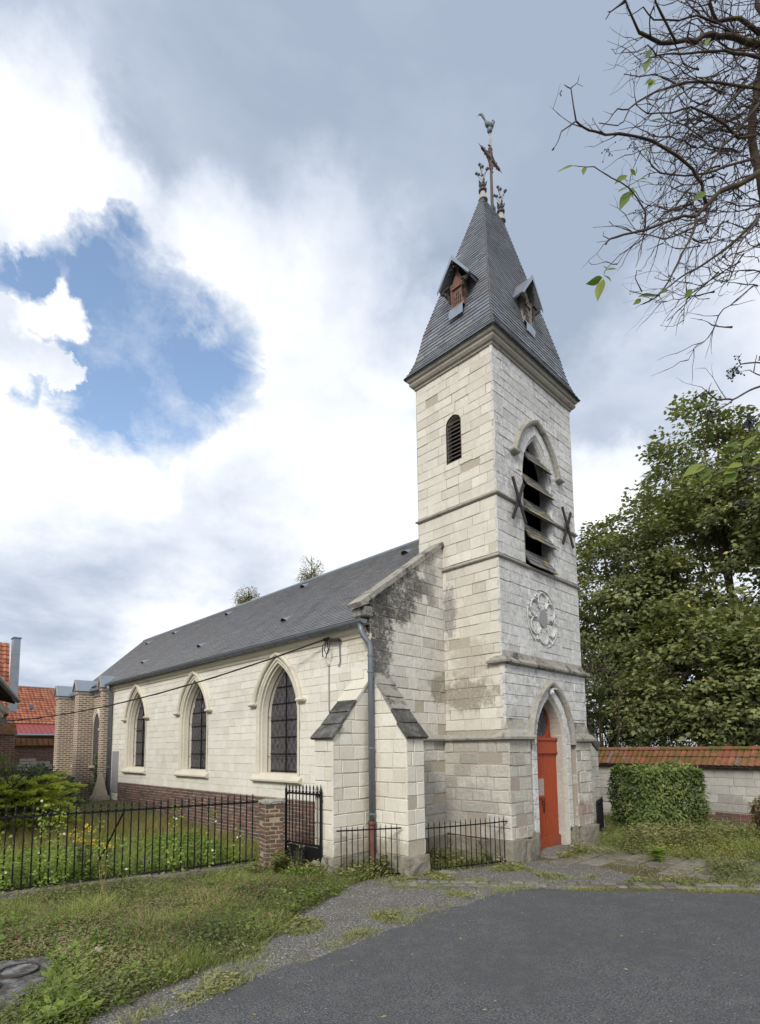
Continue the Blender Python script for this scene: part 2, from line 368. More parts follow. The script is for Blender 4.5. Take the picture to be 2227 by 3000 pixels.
def simple(name, col, rough=.6, metal=0.0, var=.25, scale=20, spec=.4, bump=.3):
    def fn(s):
        p = s.pos(); n = s.noise(p, scale, 4, .6)
        c = s.mix(s.mr(n, .3, .75, 0, var*2), col, tuple(x*.55 for x in col))
        return dict(color=c, rough=rough, metal=metal, normal=s.bump(n, bump, .004), spec=spec)
    return mat(name, fn)
M_zinc = simple('zinc_sheet', (.30, .345, .40), .42, .55, .15, 5)
M_gutter = simple('zinc_gutter', (.18, .20, .23), .45, .4, .2, 6)
M_castiron = simple('rusty_soil_pipe', (.12, .045, .035), .6, 0, .4, 12)
M_iron = simple('black_iron', (.008, .008, .009), .5, .0, .2, 40, .25)
M_rust = simple('rusty_iron', (.034, .025, .023), .7, 0, .35, 30)
M_cross = simple('brown_iron', (.10, .065, .055), .65, 0, .3, 20)
M_lead = simple('pale_lead', (.36, .345, .31), .6, 0, .25, 15)
M_darklead = simple('dark_lead', (.07, .07, .066), .6, 0, .3, 20)
M_copper = simple('verdigris_copper', (.17, .215, .22), .6, .2, .35, 18)
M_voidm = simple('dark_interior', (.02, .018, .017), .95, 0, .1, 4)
M_oldwood = simple('brown_wood', (.19, .10, .075), .8, 0, .4, 25)
M_greywood = simple('grey_wood', (.26, .235, .20), .85, 0, .4, 25)
M_darkwood = simple('dark_wood', (.05, .038, .03), .85, 0, .3, 25)
M_render = simple('grey_render', (.33, .325, .315), .9, 0, .2, 6)
M_patch = simple('grey_cement', (.27, .27, .275), .85, 0, .12, 9)
M_conc = simple('concrete', (.42, .375, .28), .9, 0, .3, 9)
M_slab = stone_mat('slab_concrete', lo=(.045,.042,.036), mid=(.07,.065,.056), hi=(.12,.112,.10), grey=.6, dirt=.5, black=.15)
def door_fn(s):
    p = s.pos(); sp = s.n('ShaderNodeSeparateXYZ'); s.put(sp.inputs[0], p)
    st = s.vm('MULTIPLY', p, (60, 60, 2.0)); n = s.noise(st, 1, 4); n2 = s.noise(p, 4, 4)
    c = s.mix(s.mr(n2, .35, .7, 0, .6), (.34, .058, .018), (.26, .042, .015))
    c = s.mix(s.mr(n, .50, .75, 0, .4), c, (.40, .10, .045)); c = s.mix(s.math('MULTIPLY', s.mr(sp.outputs[2], .75, .08), s.mr(s.noise(p, 9, 5, .7), .35, .65, 0, .75)), c, (.12, .055, .035))
    return dict(color=c, rough=.5, normal=s.bump(n, .15, .003), spec=.35)
M_door = mat('red_door_paint', door_fn)
def glass_fn(s):
    p = s.pos(); sp = s.n('ShaderNodeSeparateXYZ'); s.put(sp.inputs[0], p)
    a = s.math('ADD', sp.outputs[0], sp.outputs[1])
    cb = s.n('ShaderNodeCombineXYZ'); s.put(cb.inputs[0], a); s.put(cb.inputs[1], s.math('MULTIPLY', sp.outputs[2], .62))
    rot = s.n('ShaderNodeVectorRotate', rotation_type='Z_AXIS'); s.put(rot.inputs[0], cb.outputs[0]); rot.inputs['Angle'].default_value = math.radians(45)
    w_ = s.n('ShaderNodeVectorMath', operation='MODULO'); s.put(w_.inputs[0], s.vm('ADD', rot.outputs[0], (50, 50, 0))); w_.inputs[1].default_value = (.13, .13, 1)
    s2 = s.n('ShaderNodeSeparateXYZ'); s.put(s2.inputs[0], w_.outputs[0])
    ln = s.math('MINIMUM', s2.outputs[0], s2.outputs[1]); lead = s.math('LESS_THAN', ln, .012)
    vn = s.voro(cb.outputs[0], 9.0, 'DISTANCE_TO_EDGE'); ld2 = s.math('LESS_THAN', vn, .035)
    lead = s.math('MAXIMUM', lead, s.math('MULTIPLY', ld2, .6))
    n = s.noise(p, 5, 3)
    c = s.mix(n, (.022, .020, .020), (.075, .068, .07))
    c = s.mix(s.mr(s.voro(cb.outputs[0], 9.0, out=0), .55, .8, 0, .25), c, (.03, .04, .12))
    c = s.mix(s.math('MULTIPLY', lead, .7), c, (.15, .145, .14))
    return dict(color=c, rough=s.mr(n, .3, .7, .32, .55), normal=s.bump(s.math('ADD', s.noise(p, 11, 2), lead), .25, .006), spec=.3)
M_glass = mat('leaded_glass', glass_fn)
def tile_fn(s):
    p = s.pos(); t = s.attr('tone')
    c = s.ramp(t, [(0, (.20, .055, .03)), (.15, (.23, .08, .05)), (.85, (.28, .11, .065)), (1, (.16, .12, .10))])
    n = s.noise(p, 3.5, 6, .7, .3); n2 = s.noise(p, 25, 4)
    c = s.mix(s.mr(n2, .4, .7, 0, .4), c, (.16, .06, .04))
    c = s.mix(s.mr(n, .43, .56, 0, .92), c, s.ramp(n2, [(.3, (.065, .06, .015)), (.7, (.135, .11, .028))]))
    return dict(color=c, rough=.85, normal=s.bump(s.math('ADD', n, n2), .8, .015), spec=.2)
M_tile = mat('mossy_tile', tile_fn)
def pantile_fn(s):
    p = s.pos(); t = s.attr('tone')
    c = s.ramp(t, [(0, (.19, .068, .043)), (.5, (.29, .108, .064)), (1, (.37, .155, .095))])
    n = s.noise(p, .8, 4); n2 = s.noise(p, 9, 4)
    c = s.mix(s.mr(n, .45, .75, 0, .35), c, (.25, .10, .06)); c = s.mix(s.mr(n2, .5, .8, 0, .3), c, (.15, .07, .05))
    return dict(color=c, rough=.8, normal=s.bump(n2, .4, .01), spec=.25)
M_pantile = mat('orange_pantile', pantile_fn)
def farbrick_fn(s):
    p = s.pos(); sp = s.n('ShaderNodeSeparateXYZ'); s.put(sp.inputs[0], p)
    cb = s.n('ShaderNodeCombineXYZ'); s.put(cb.inputs[0], s.math('ADD', sp.outputs[0], s.math('MULTIPLY', sp.outputs[1], .8))); s.put(cb.inputs[1], sp.outputs[2])
    b = s.n('ShaderNodeTexBrick'); s.put(b.inputs['Vector'], cb.outputs[0])
    for k, v in (('Scale', 1.0), ('Mortar Size', .008), ('Brick Width', .23), ('Row Height', .072)): b.inputs[k].default_value = v
    b.inputs['Color1'].default_value = (.12, .065, .05, 1); b.inputs['Color2'].default_value = (.22, .10, .075, 1); b.inputs['Mortar'].default_value = (.33, .29, .25, 1)
    n = s.noise(p, 6, 5, .7)
    c = s.mix(s.mr(n, .52, .66, 0, .5), b.outputs[0], (.33, .31, .28))
    return dict(color=c, rough=.9, normal=s.bump(b.outputs[1], .4, -.01))
M_farbrick = mat('dark_brickwork', farbrick_fn)
M_redsheet = simple('red_sheet_roof', (.30, .075, .07), .5, .2, .15, 4)
M_whitestone = simple('white_block', (.55, .54, .51), .9, 0, .2, 8)
# ------------------------------------------------------------------ masonry builders
class Frame:
    def __init__(s, O, U):
        s.O = Vector(O); s.U = Vector(U).normalized(); s.N = s.U.cross(Vector((0, 0, 1)))
    def __call__(s, u, v, d=0.0):
        q = s.O+s.U*u+s.N*d; return (q.x, q.y, q.z+v)
class Arch:
    def __init__(s, cu, hw, v0, vs, va):
        s.cu, s.hw, s.v0, s.vs, s.va = cu, hw, v0, vs, va
        rise = va-vs; s.R = (rise*rise+hw*hw)/(2*hw); s.off = s.R-hw
    def x(s, v):
        if v <= s.v0 or v >= s.va: return None
        if v <= s.vs: return s.hw
        return max(0.0, math.sqrt(max(0, s.R**2-(v-s.vs)**2))-s.off)
    def outline(s, n=9, closed=True, arc_only=False):
        a1 = math.asin(min(1, (s.va-s.vs)/s.R)); P = []
        if s.off < 0: a1 = math.pi-a1 if False else a1
        for i in range(n+1):
            a = a1*i/n; P.append((-(s.R*math.cos(a)-s.off), s.vs+s.R*math.sin(a)))
        P[-1] = (0.0, s.va)
        R = [(-x, v) for x, v in P[:-1]][::-1]
        pts = P+R
        if not arc_only: pts = [(-s.hw, s.v0)]+pts+[(s.hw, s.v0)]
        return [(s.cu+x, v) for x, v in pts]
    def grow(s, g, gv=None, v0=None):
        rise = s.va-s.vs
        return Arch(s.cu, s.hw+g, s.v0 if v0 is None else v0, s.vs, s.va+(g*1.25 if gv is None else gv))
def loft(mb, fr, rings, closed=False, tone=.6):
    """rings: list of (points2d, depth) with equal counts"""
    n = len(rings[0][0]); V = [fr(u, v, d) for pts, d in rings for (u, v) in pts]; F = []
    for i in range(len(rings)-1):
        for j in range(n-1 if not closed else n):
            k = (j+1) % n; F.append((i*n+j, i*n+k, (i+1)*n+k, (i+1)*n+j))
    mb.add(V, F, tone)
def clip_poly(P, a, b, c):
    out = []
    for i in range(len(P)):
        p, q = P[i], P[(i+1) % len(P)]; fp = a*p[0]+b*p[1]-c; fq = a*q[0]+b*q[1]-c
        if fp <= 0: out.append(p)
        if (fp < 0 < fq) or (fq < 0 < fp):
            t = fp/(fp-fq); out.append((p[0]+(q[0]-p[0])*t, p[1]+(q[1]-p[1])*t))
    return out
def area2(P): return .5*abs(sum(P[i][0]*P[(i+1) % len(P)][1]-P[(i+1) % len(P)][0]*P[i][1] for i in range(len(P))))
def block(fr, P, d, back, cham):
    """a dressed block: front polygon at depth d with chamfered arrises"""
    n = len(P); cx = sum(p[0] for p in P)/n; cy = sum(p[1] for p in P)/n
    def ins(p):
        dx, dy = cx-p[0], cy-p[1]; 
        return (p[0]+math.copysign(min(cham, abs(dx)*.5), dx), p[1]+math.copysign(min(cham, abs(dy)*.5), dy))
    V = [fr(*ins(p), d) for p in P]+[fr(*p, d-cham) for p in P]+[fr(*p, d-back) for p in P]
    F = [tuple(range(n))]
    for k in (0, 1):
        for i in range(n): j = (i+1) % n; F.append((k*n+i, (k+1)*n+i, (k+1)*n+j, k*n+j))
    return V, F
def stones(thing, parent, fr, u0, u1, v0, v1, ch, lr, M, rnd, openings=(), clips=(), d=0.0, dj=.005, joint=.009, tone=(.15, .9), vj=.004, back=.035, cham=.006, kind='stone', runbond=False, chips=0.0):
    nrow = max(1, round((v1-v0)/ch)); hs = [1+rnd.uniform(-.10, .10)*(not runbond) for _ in range(nrow)]; S = sum(hs)
    vb = [v0]
    for h in hs: vb.append(vb[-1]+h/S*(v1-v0))
    for r in range(nrow):
        va, vz = vb[r]+joint/2, vb[r+1]-joint/2
        u = u0; L = rnd.uniform(*lr)
        cuts = [u0]
        first = rnd.uniform(.35, 1.0) if not runbond else (.5 if r % 2 else 1.0)
        u += L*first
        while u < u1-lr[0]*.45:
            cuts.append(u); u += rnd.uniform(*lr)
        cuts.append(u1)
        for k in range(len(cuts)-1):
            ua, ub = cuts[k]+joint/2, cuts[k+1]-joint/2
            if ub-ua < .02: continue
            rects = [(ua, ub, va, vz)]
            for o in openings:
                if va < o.v0 < vz and abs((ua+ub)/2-o.cu) < o.hw+(ub-ua)/2:
                    rects = [(ua, ub, va, o.v0), (ua, ub, o.v0, vz)]
            polys = []
            for (a, b, c, e) in rects:
                hit = None
                for o in openings:
                    if e <= o.v0+1e-6 or c >= o.va: continue
                    if b < o.cu-o.hw or a > o.cu+o.hw: continue
                    hit = o
                if hit is None: polys.append([(a, c), (b, c), (b, e), (a, e)]); continue
                vs = [c+(e-c)*i/5 for i in range(6)]
                hx = [(hit.x(min(max(v, hit.v0+1e-4), hit.va+1)) or 0.0) for v in vs]
                jl = joint/2
                L_ = [(min(b, hit.cu-x-jl), v) for x, v in zip(hx, vs)]
                if max(q[0] for q in L_) > a+.025: polys.append([(a, c)]+[(max(a+.001, q[0]), q[1]) for q in L_]+[(a, e)])
                R_ = [(max(a, hit.cu+x+jl), v) for x, v in zip(hx, vs)]
                if min(q[0] for q in R_) < b-.025: polys.append([(b, e)]+[(min(b-.001, q[0]), q[1]) for q in R_[::-1]]+[(b, c)])
            for P in polys:
                for (A, B, C) in clips:
                    if P: P = clip_poly(P, A, B, C)
                if len(P) < 3 or area2(P) < .0012: continue
                Q = []
                for p in P:
                    if not Q or (p[0]-Q[-1][0])**2+(p[1]-Q[-1][1])**2 > 1e-6: Q.append(p)
                if len(Q) < 3: continue
                if vj: Q = [(p[0]+rnd.uniform(-vj, vj), p[1]+rnd.uniform(-vj, vj)) for p in Q]
                if vj and rnd.random() < .16:
                    mx, my = sum(p[0] for p in Q)/len(Q), sum(p[1] for p in Q)/len(Q); kx, ky = rnd.choice(((.975, 1), (1, .95), (.98, .96))); ox, oy = rnd.uniform(-.006, .006), rnd.uniform(-.006, .006)
                    Q = [(mx+(p[0]-mx)*kx+ox, my+(p[1]-my)*ky+oy) for p in Q]
                dd_ = d+rnd.uniform(-dj, dj)
                if chips and rnd.random() < chips: dd_ -= rnd.uniform(.008, .02)
                V, F = block(fr, Q, dd_, back, cham)
                piece(thing, kind, parent, M, V, F, min(1, max(0, rnd.gauss((tone[0]+tone[1])/2, (tone[1]-tone[0])*.32))), len(Q))
def voussoirs(thing, parent, fr, inner, outer, d, back, M, rnd, nseg=5, kind='stone', jamb=None):
    A = inner.outline(n=nseg, arc_only=True); B = outer.outline(n=nseg, arc_only=True); g = .004
    segs = [(A[i], A[i+1], B[i+1], B[i]) for i in range(len(A)-1)]
    if jamb:
        for sgn in (-1, 1):
            k = max(1, round((inner.vs-jamb)/.3))
            for i in range(k):
                y0, y1 = jamb+(inner.vs-jamb)*i/k, jamb+(inner.vs-jamb)*(i+1)/k
                xa, xb = inner.cu+sgn*inner.hw, outer.cu+sgn*outer.hw
                segs.append(((xa, y0), (xa, y1), (xb, y1), (xb, y0)))
    for q in segs:
        cx = sum(p[0] for p in q)/4; cy = sum(p[1] for p in q)/4
        q = [(p[0]+(cx-p[0])*.025, p[1]+(cy-p[1])*.025) for p in q]
        s_ = sum(q[i][0]*q[(i+1) % 4][1]-q[(i+1) % 4][0]*q[i][1] for i in range(4))
        if s_ < 0: q = q[::-1]
        V, F = block(fr, q, d+rnd.uniform(-.003, .003), back, .006); piece(thing, kind, parent, M, V, F, rnd.uniform(.45, .95), 4)
def sheet(mb, fr, u0, u1, v0, v1, openings=(), top=None, d=0.0, tone=.5):
    """mortar bed behind the stones; top(v)->(ua,ub) may narrow it"""
    vs = {v0, v1}
    for o in openings:
        vs |= {o.v0, o.vs, o.va}; vs |= {o.vs+(o.va-o.vs)*i/8 for i in range(8)}
    if top: vs |= {v0+(v1-v0)*i/16 for i in range(17)}
    vs = sorted(v for v in vs if v0-1e-6 <= v <= v1+1e-6)
    for a, b in zip(vs[:-1], vs[1:]):
        if b-a < 1e-5: continue
        La, Lb = (top(a), top(b)) if top else ((u0, u1), (u0, u1))
        hit = [o for o in openings if a >= o.v0-1e-6 and b <= o.va+1e-6]
        ca, cb = La[0], Lb[0]
        for o in sorted(hit, key=lambda o: o.cu):
            xa = o.x(min(max(a, o.v0+1e-5), o.va-1e-6)) or 0; xb = (o.x(b) if b < o.va-1e-6 else 0) or 0
            mb.add([fr(ca, a, d), fr(o.cu-xa, a, d), fr(o.cu-xb, b, d), fr(cb, b, d)], [(0, 1, 2, 3)], tone); ca, cb = o.cu+xa, o.cu+xb
        mb.add([fr(ca, a, d), fr(La[1], a, d), fr(Lb[1], b, d), fr(cb, b, d)], [(0, 1, 2, 3)], tone)
def ring_loft(mb, x0, y0, x1, y1, prof, tone=.5, cap=True):
    V = []; n = len(prof)
    for (o, z) in prof: V += [(x0-o, y0-o, z), (x1+o, y0-o, z), (x1+o, y1+o, z), (x0-o, y1+o, z)]
    F = [(i*4+j, i*4+(j+1) % 4, (i+1)*4+(j+1) % 4, (i+1)*4+j) for i in range(n-1) for j in range(4)]
    if cap: F += [(3, 2, 1, 0), tuple((n-1)*4+j for j in range(4))]
    mb.add(V, F, tone)
def sweep(mb, fr, pts, prof, tone=.5):
    """moulding: prof = list of (offset outward from curve, depth) swept along 2-D pts"""
    n = len(pts); rings = []
    for i, p in enumerate(pts):
        a, b = pts[max(i-1, 0)], pts[min(i+1, n-1)]; tx, ty = b[0]-a[0], b[1]-a[1]; L = math.hypot(tx, ty) or 1
        nx, ny = -ty/L, tx/L
        if abs(tx) < 1e-6 and i not in (0, n-1) : pass
        rings.append([fr(p[0]+nx*o, p[1]+ny*o, d) for (o, d) in prof])
    k = len(prof); V = [q for r in rings for q in r]
    F = [(i*k+j, (i+1)*k+j, (i+1)*k+j+1, i*k+j+1) for i in range(n-1) for j in range(k-1)]
    F += [tuple(range(k)), tuple((n-1)*k+j for j in range(k))[::-1]]
    mb.add(V, F, tone)
def slates(thing, parent, LP, RP, e, wd, M, rnd, kind='slate', lift=.012, thick=.006, tone=(.2, .85), ov=1.25, gap=.004):
    """rows of slates between a left and a right polyline (eave -> ridge)"""
    row = 0
    for s_ in range(len(LP)-1):
        l0, l1, r0, r1 = (Vector(q) for q in (LP[s_], LP[s_+1], RP[s_], RP[s_+1]))
        N = ((r0-l0).cross(l1-l0))
        if N.length < 1e-8: N = (r1-l1).cross(l1-l0)
        N.normalize(); slope = ((l1+r1)/2-(l0+r0)/2); 
        U = (r0-l0).normalized() if (r0-l0).length > 1e-6 else (r1-l1).normalized()
        up = N.cross(U).normalized(); hgt = abs((l1-l0).dot(up)); n = max(1, round(hgt/e))
        for i in range(n):
            ta, tb = i/n, min(1.0, (i+ov)/n)
            a0, b0, a1, b1 = l0.lerp(l1, ta), r0.lerp(r1, ta), l0.lerp(l1, tb), r0.lerp(r1, tb)
            o = a0; W0 = (b0-a0).dot(U); sl = (a1-a0).dot(U); W1 = (b1-a0).dot(U); H = (a1-a0).dot(up)
            x = -wd*(.5 if row % 2 else 0.0)-wd*rnd.uniform(0, .1); row += 1
            lo, hi = min(0, sl), max(W0, W1); x += math.floor(lo/wd)*wd
            while x < hi:
                w_ = wd*rnd.uniform(.94, 1.06); q0, q1 = x+gap/2, x+w_-gap/2; x += w_
                P = [(q0, 0), (q1, 0), (q1, H), (q0, H)]
                if abs(H) < 1e-6: continue
                P = clip_poly(P, -1, sl/H, 0) if True else P
                if P: P = clip_poly(P, 1, -(W1-W0)/H, W0)
                if len(P) < 3 or area2(P) < 1e-4: continue
                if rnd.random() < .018: P = [(p[0]+rnd.uniform(-.01, .01), p[1]-rnd.uniform(.01, .035)) for p in P]
                j = rnd.uniform(-.004, .004); lf = lift*rnd.uniform(.9, 1.1)
                def at(p, extra): 
                    k = 1-p[1]/H
                    return o+U*p[0]+up*(p[1]+j*(k > .5))+N*(.002+lf*k+extra)
                V = [at(p, thick) for p in P]+[at(p, 0) for p in P]; m_ = len(P)
                F = [tuple(range(m_))]+[(i_, m_+i_, m_+(i_+1) % m_, (i_+1) % m_) for i_ in range(m_)]
                piece(thing, kind, parent, M, [tuple(v) for v in V], F, min(1, max(0, rnd.gauss((tone[0]+tone[1])/2, (tone[1]-tone[0])*.3)+(rnd.choice((-.5, .5)) if rnd.random() < .05 else 0))), m_)

# ------------------------------------------------------------------ ground, road, gravel
def sstep(a, b, x): t = np.clip((np.asarray(x, float)-a)/(b-a), 0, 1); return t*t*(3-2*t)
def gz(x, y): return .50*sstep(3.0, 15, y)*sstep(3, -1, x)+.25*sstep(16, 30, y)
def ground_fn(s):
    p = s.pos(); n = s.noise(p, 2.2, 5, .65); n2 = s.noise(p, 20, 5, .7)
    c = s.mix(s.mr(n, .35, .65), (.095, .09, .045), (.14, .115, .075))
    c = s.mix(s.mr(n2, .4, .7, 0, .5), c, (.075, .066, .04))
    return dict(color=c, rough=.95, normal=s.bump(n2, .8, .03), spec=.1)
M_ground = mat('soil_and_turf', ground_fn)
def asphalt_fn(s):
    p = s.pos(); f = s.noise(p, 38, 6, .8); v = s.voro(p, 52, out=0); v2 = s.voro(p, 90, out=0); b = s.noise(p, .9, 6, .65); b2 = s.noise(p, 5, 5, .6)
    c = s.mix(s.mr(v, .10, .60), (.255, .263, .275), (.073, .076, .081))
    c = s.mix(s.mr(v2, .08, .35, .75, 0), c, (.24, .24, .235))
    c = s.mix(s.mr(f, .40, .60, .60, 0), c, (.05, .052, .056))
    c = s.mix(s.mr(b, .40, .60, 0, .62), c, (.078, .080, .084))
    c = s.mix(s.mr(b2, .50, .68, 0, .45), c, (.15, .143, .13))
    h = s.math('ADD', s.math('MULTIPLY', v, -1.0), s.math('MULTIPLY', f, .7))
    return dict(color=c, rough=.82, normal=s.bump(h, 1.0, .015), spec=.3)
M_asphalt = mat('worn_asphalt', asphalt_fn)
def gravel_fn(s):
    p = s.pos(); v = s.voro(p, 48, out=0); cc = s.n('ShaderNodeTexVoronoi'); s.put(cc.inputs['Vector'], p); cc.inputs['Scale'].default_value = 48
    col = s.ramp(s.noise(cc.outputs['Position'], 31, 2), [(.3, (.10, .102, .11)), (.48, (.21, .21, .215)), (.60, (.32, .305, .28)), (.75, (.52, .49, .44))])
    n = s.noise(p, 2.4, 5, .6)
    c = s.mix(s.mr(v, .25, .7), col, (.10, .092, .078))
    c = s.mix(s.mr(n, .48, .7, 0, .6), c, (.10, .085, .05))
    return dict(color=c, rough=.9, normal=s.bump(s.math('MULTIPLY', v, -1), .9, .015), spec=.2)
M_gravel = mat('grey_gravel', gravel_fn)
nx = 90
xs = np.concatenate([np.linspace(-160, -16, 14), np.linspace(-14, 22, 73), np.linspace(26, 170, 14)])
ys = np.concatenate([np.linspace(-160, -14, 14), np.linspace(-12, 46, 117), np.linspace(52, 180, 12)])
X, Y = np.meshgrid(xs, ys); Z = gz(X, Y)
far = sstep(60, 170, np.hypot(X, Y)); Z = Z-far*.3
mb = MB(); mb.v = list(zip(X.ravel().tolist(), Y.ravel().tolist(), Z.ravel().tolist())); nc = len(xs)
mb.f = [(j*nc+i, j*nc+i+1, (j+1)*nc+i+1, (j+1)*nc+i) for j in range(len(ys)-1) for i in range(nc-1)]; mb.t = [.5]*len(mb.f)
tag(mb.build('ground', M_ground, None, True), kind='structure')
def wob_poly(P, amp, rnd, sub=6):
    out = []
    for i in range(len(P)):
        a, b = P[i], P[(i+1) % len(P)]
        L = math.hypot(b[0]-a[0], b[1]-a[1]); n = max(1, min(14, int(L/.18))) if L < 6 else 1
        for k in range(n):
            t = k/n; q = (a[0]+(b[0]-a[0])*t, a[1]+(b[1]-a[1])*t)
            if n > 1: q = (q[0]+rnd.uniform(-amp, amp), q[1]+rnd.uniform(-amp, amp))
            out.append(q)
    return out
R0 = random.Random(11)
def flat(name, P, z, M, kind='structure'):
    mb = MB(); mb.add([(x, y, z) for x, y in P], [tuple(range(len(P)))]); o = mb.build(name, M); tag(o, kind=kind); return o
GRAVEL = [(-9.6,-2.2),(-7.77,-1.0),(-7.22,-.82),(-6.69,-.72),(-6.06,-.62),(-5.38,-.22),(-4.79,.2),(-4.13,.46),(-3.23,.86),(-2.3,.98),(-1.45,.72),(-1.1,.5),(.05,.0),(.5,-.30),(.95,-.70),(.80,-1.35),(.62,-2.0),(.25,-2.5),(-.2,-2.1),(-.8,-1.95),(-1.6,-1.2),(-2.0,-1.4),(-4,-1.9),(-8,-2.4)]
flat('gravel', wob_poly(GRAVEL, .07, R0), .004, M_gravel)
ROAD = [(-40,-6.2),(-9.0,-1.9),(-7.77,-1.30),(-7.14,-1.32),(-6.52,-1.23),(-6.10,-1.19),(-5.45,-1.18),(-4.50,-1.15),(-4.10,-1.12),(-3.70,-1.03),(-2.6,-1.13),(-1.95,-1.12),(-1.45,-1.42),(-.48,-2.58),(.51,-3.83),(3.4,-7.4),(14,-22),(20,-60),(-40,-60)]
ROADP = wob_poly(ROAD, .055, R0)
flat('asphalt_road', ROADP, .008, M_asphalt)
# ------------------------------------------------------------------ the church
W, D1, D2, XN, YE, ZG = 3.40, 1.395, 2.064, -2.193, 14.66, 4.54
RX, RZ, YR = 1.71, 7.67, 21.9                        # ridge
ch = empty('church'); tag(ch, 'white chalk stone village church with slate roof, square bell tower and red door', 'church')
FL, FF, FN, FG = Frame((0,0,0), (0,-1,0)), Frame((0,0,0), (1,0,0)), Frame((XN,0,0), (0,-1,0)), Frame((0,D1,0), (1,0,0))
FR = Frame((W,0,0), (0,1,0))
rs = random.Random(5)
CX = 1.65
portal = Arch(CX, .62, .06, 2.20, 3.24)
bell = Arch(CX, .615, 6.02, 8.02, 9.10)
lwin = Arch(-1.02, .20, 8.29, 9.15, 9.352)

# tower shell (mortar bed of the walls, with the dark inside)
mb = MB(); bd = -.014
sheet(mb, FF, 0, W, 3.86, 10.55, [bell], d=bd); sheet(mb, FL, -D2, 0, 0, 10.55, [lwin], d=bd)
sheet(mb, FF, 0, W, 0, 3.86, [portal], d=.06+bd)
sheet(mb, FR, 0, D2, 0, 10.55, d=bd)
mb.add([(W,D2,0),(0,D2,0),(0,D2,10.55),(W,D2,10.55)], [(0,1,2,3)])
tower = mb.build('tower', M_mortar, ch)
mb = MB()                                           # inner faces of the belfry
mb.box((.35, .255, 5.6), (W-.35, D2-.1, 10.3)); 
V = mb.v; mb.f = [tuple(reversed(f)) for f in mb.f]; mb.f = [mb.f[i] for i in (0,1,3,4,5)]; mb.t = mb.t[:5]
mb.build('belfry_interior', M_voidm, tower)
kw = dict(ch=.215, lr=(.30, .60), joint=.006, cham=.005, vj=.006, tone=(.3, .9))
stones(ch, tower, FF, -.012, W+.006, 6.02, 7.20, M=M_front, rnd=rs, openings=[bell], **kw)
stones(ch, tower, FF, -.012, W+.006, 7.30, 10.47, M=M_front, rnd=rs, openings=[bell], **kw)
stones(ch, tower, FF, -.012, W+.006, 3.98, 5.92, M=M_front, rnd=rs, **kw)
stones(ch, tower, FL, -D2, .006, 7.30, 10.47, M=M_left, rnd=rs, openings=[lwin], chips=.06, **kw)
stones(ch, tower, FL, -D2, .006, 6.02, 7.20, M=M_left, rnd=rs, chips=.04, **kw)
stones(ch, tower, FL, -D2, .006, 2.50, 5.92, M=M_left, rnd=rs, chips=.04, **kw)
stones(ch, tower, FR, .0, D2, 2.5, 10.47, M=M_front, rnd=rs, **kw)
# middle stage of the front, standing a little proud
mid = MB(); mid.box((-.004, -.05, 2.5), (CX-.98, 0.01, 3.80)); mid.box((CX+.98, -.05, 2.5), (W, .01, 3.80)); mid.box((CX-.98, -.05, 3.6), (CX+.98, .01, 3.80))
mid_o = mid.build('entrance_stage', M_mortar, ch)
hoodout = portal.grow(.32, .30)
stones(ch, mid_o, FF, -.02, W+.01, 2.52, 3.80, .215, (.28, .52), M_front, rs, openings=[hoodout], d=.062, back=.06, tone=(.4, 1.0))
FLm = Frame((-.012,0,0), (0,-1,0)); stones(ch, mid_o, FLm, -.06, .055, 2.52, 3.80, .215, (.2, .3), M_left, rs, d=0.0, back=.03)
# lower stage: two piers and the tower's flank
low = MB(); low.box((-.075, -.14, .42), (.70, .02, 2.34)); low.box((-.076, .021, .421), (.019, D1+.02, 2.338))
low_o = low.build('entrance_pier', M_mortarW, ch)
low = MB(); low.box((2.62, -.14, .42), (3.36, .02, 2.34)); low_p = low.build('entrance_pier', M_mortarW, ch)
FFl = Frame((0,-.15,0), (1,0,0)); FLl = Frame((-.085,0,0), (0,-1,0)); FPr = Frame((.70,0,0), (0,1,0)); FQl = Frame((2.62,0,0), (0,-1,0)); FQr = Frame((3.36, 0, 0), (0, 1, 0))
kl = dict(joint=.011, vj=.010, dj=.010, cham=.012, chips=.15, back=.03)
stones(ch, low_o, FFl, -.092, .70, .42, 2.30, .235, (.25, .48), M_low, rs, **kl)
stones(ch, low_p, FFl, 2.62, 3.37, .42, 2.30, .235, (.25, .48), M_low, rs, **kl)
stones(ch, low_o, FLl, -D1, .15, .42, 2.30, .235, (.32, .62), M_low, rs, **kl)
stones(ch, low_o, FPr, -.15, .0, .42, 2.30, .235, (.15, .2), M_low, rs, **kl)
stones(ch, low_p, FQl, 0, .15, .42, 2.30, .235, (.15, .2), M_low, rs, **kl)
stones(ch, low_p, FQr, -.15, 1.2, .42, 2.30, .235, (.3, .6), M_low, rs, **kl)
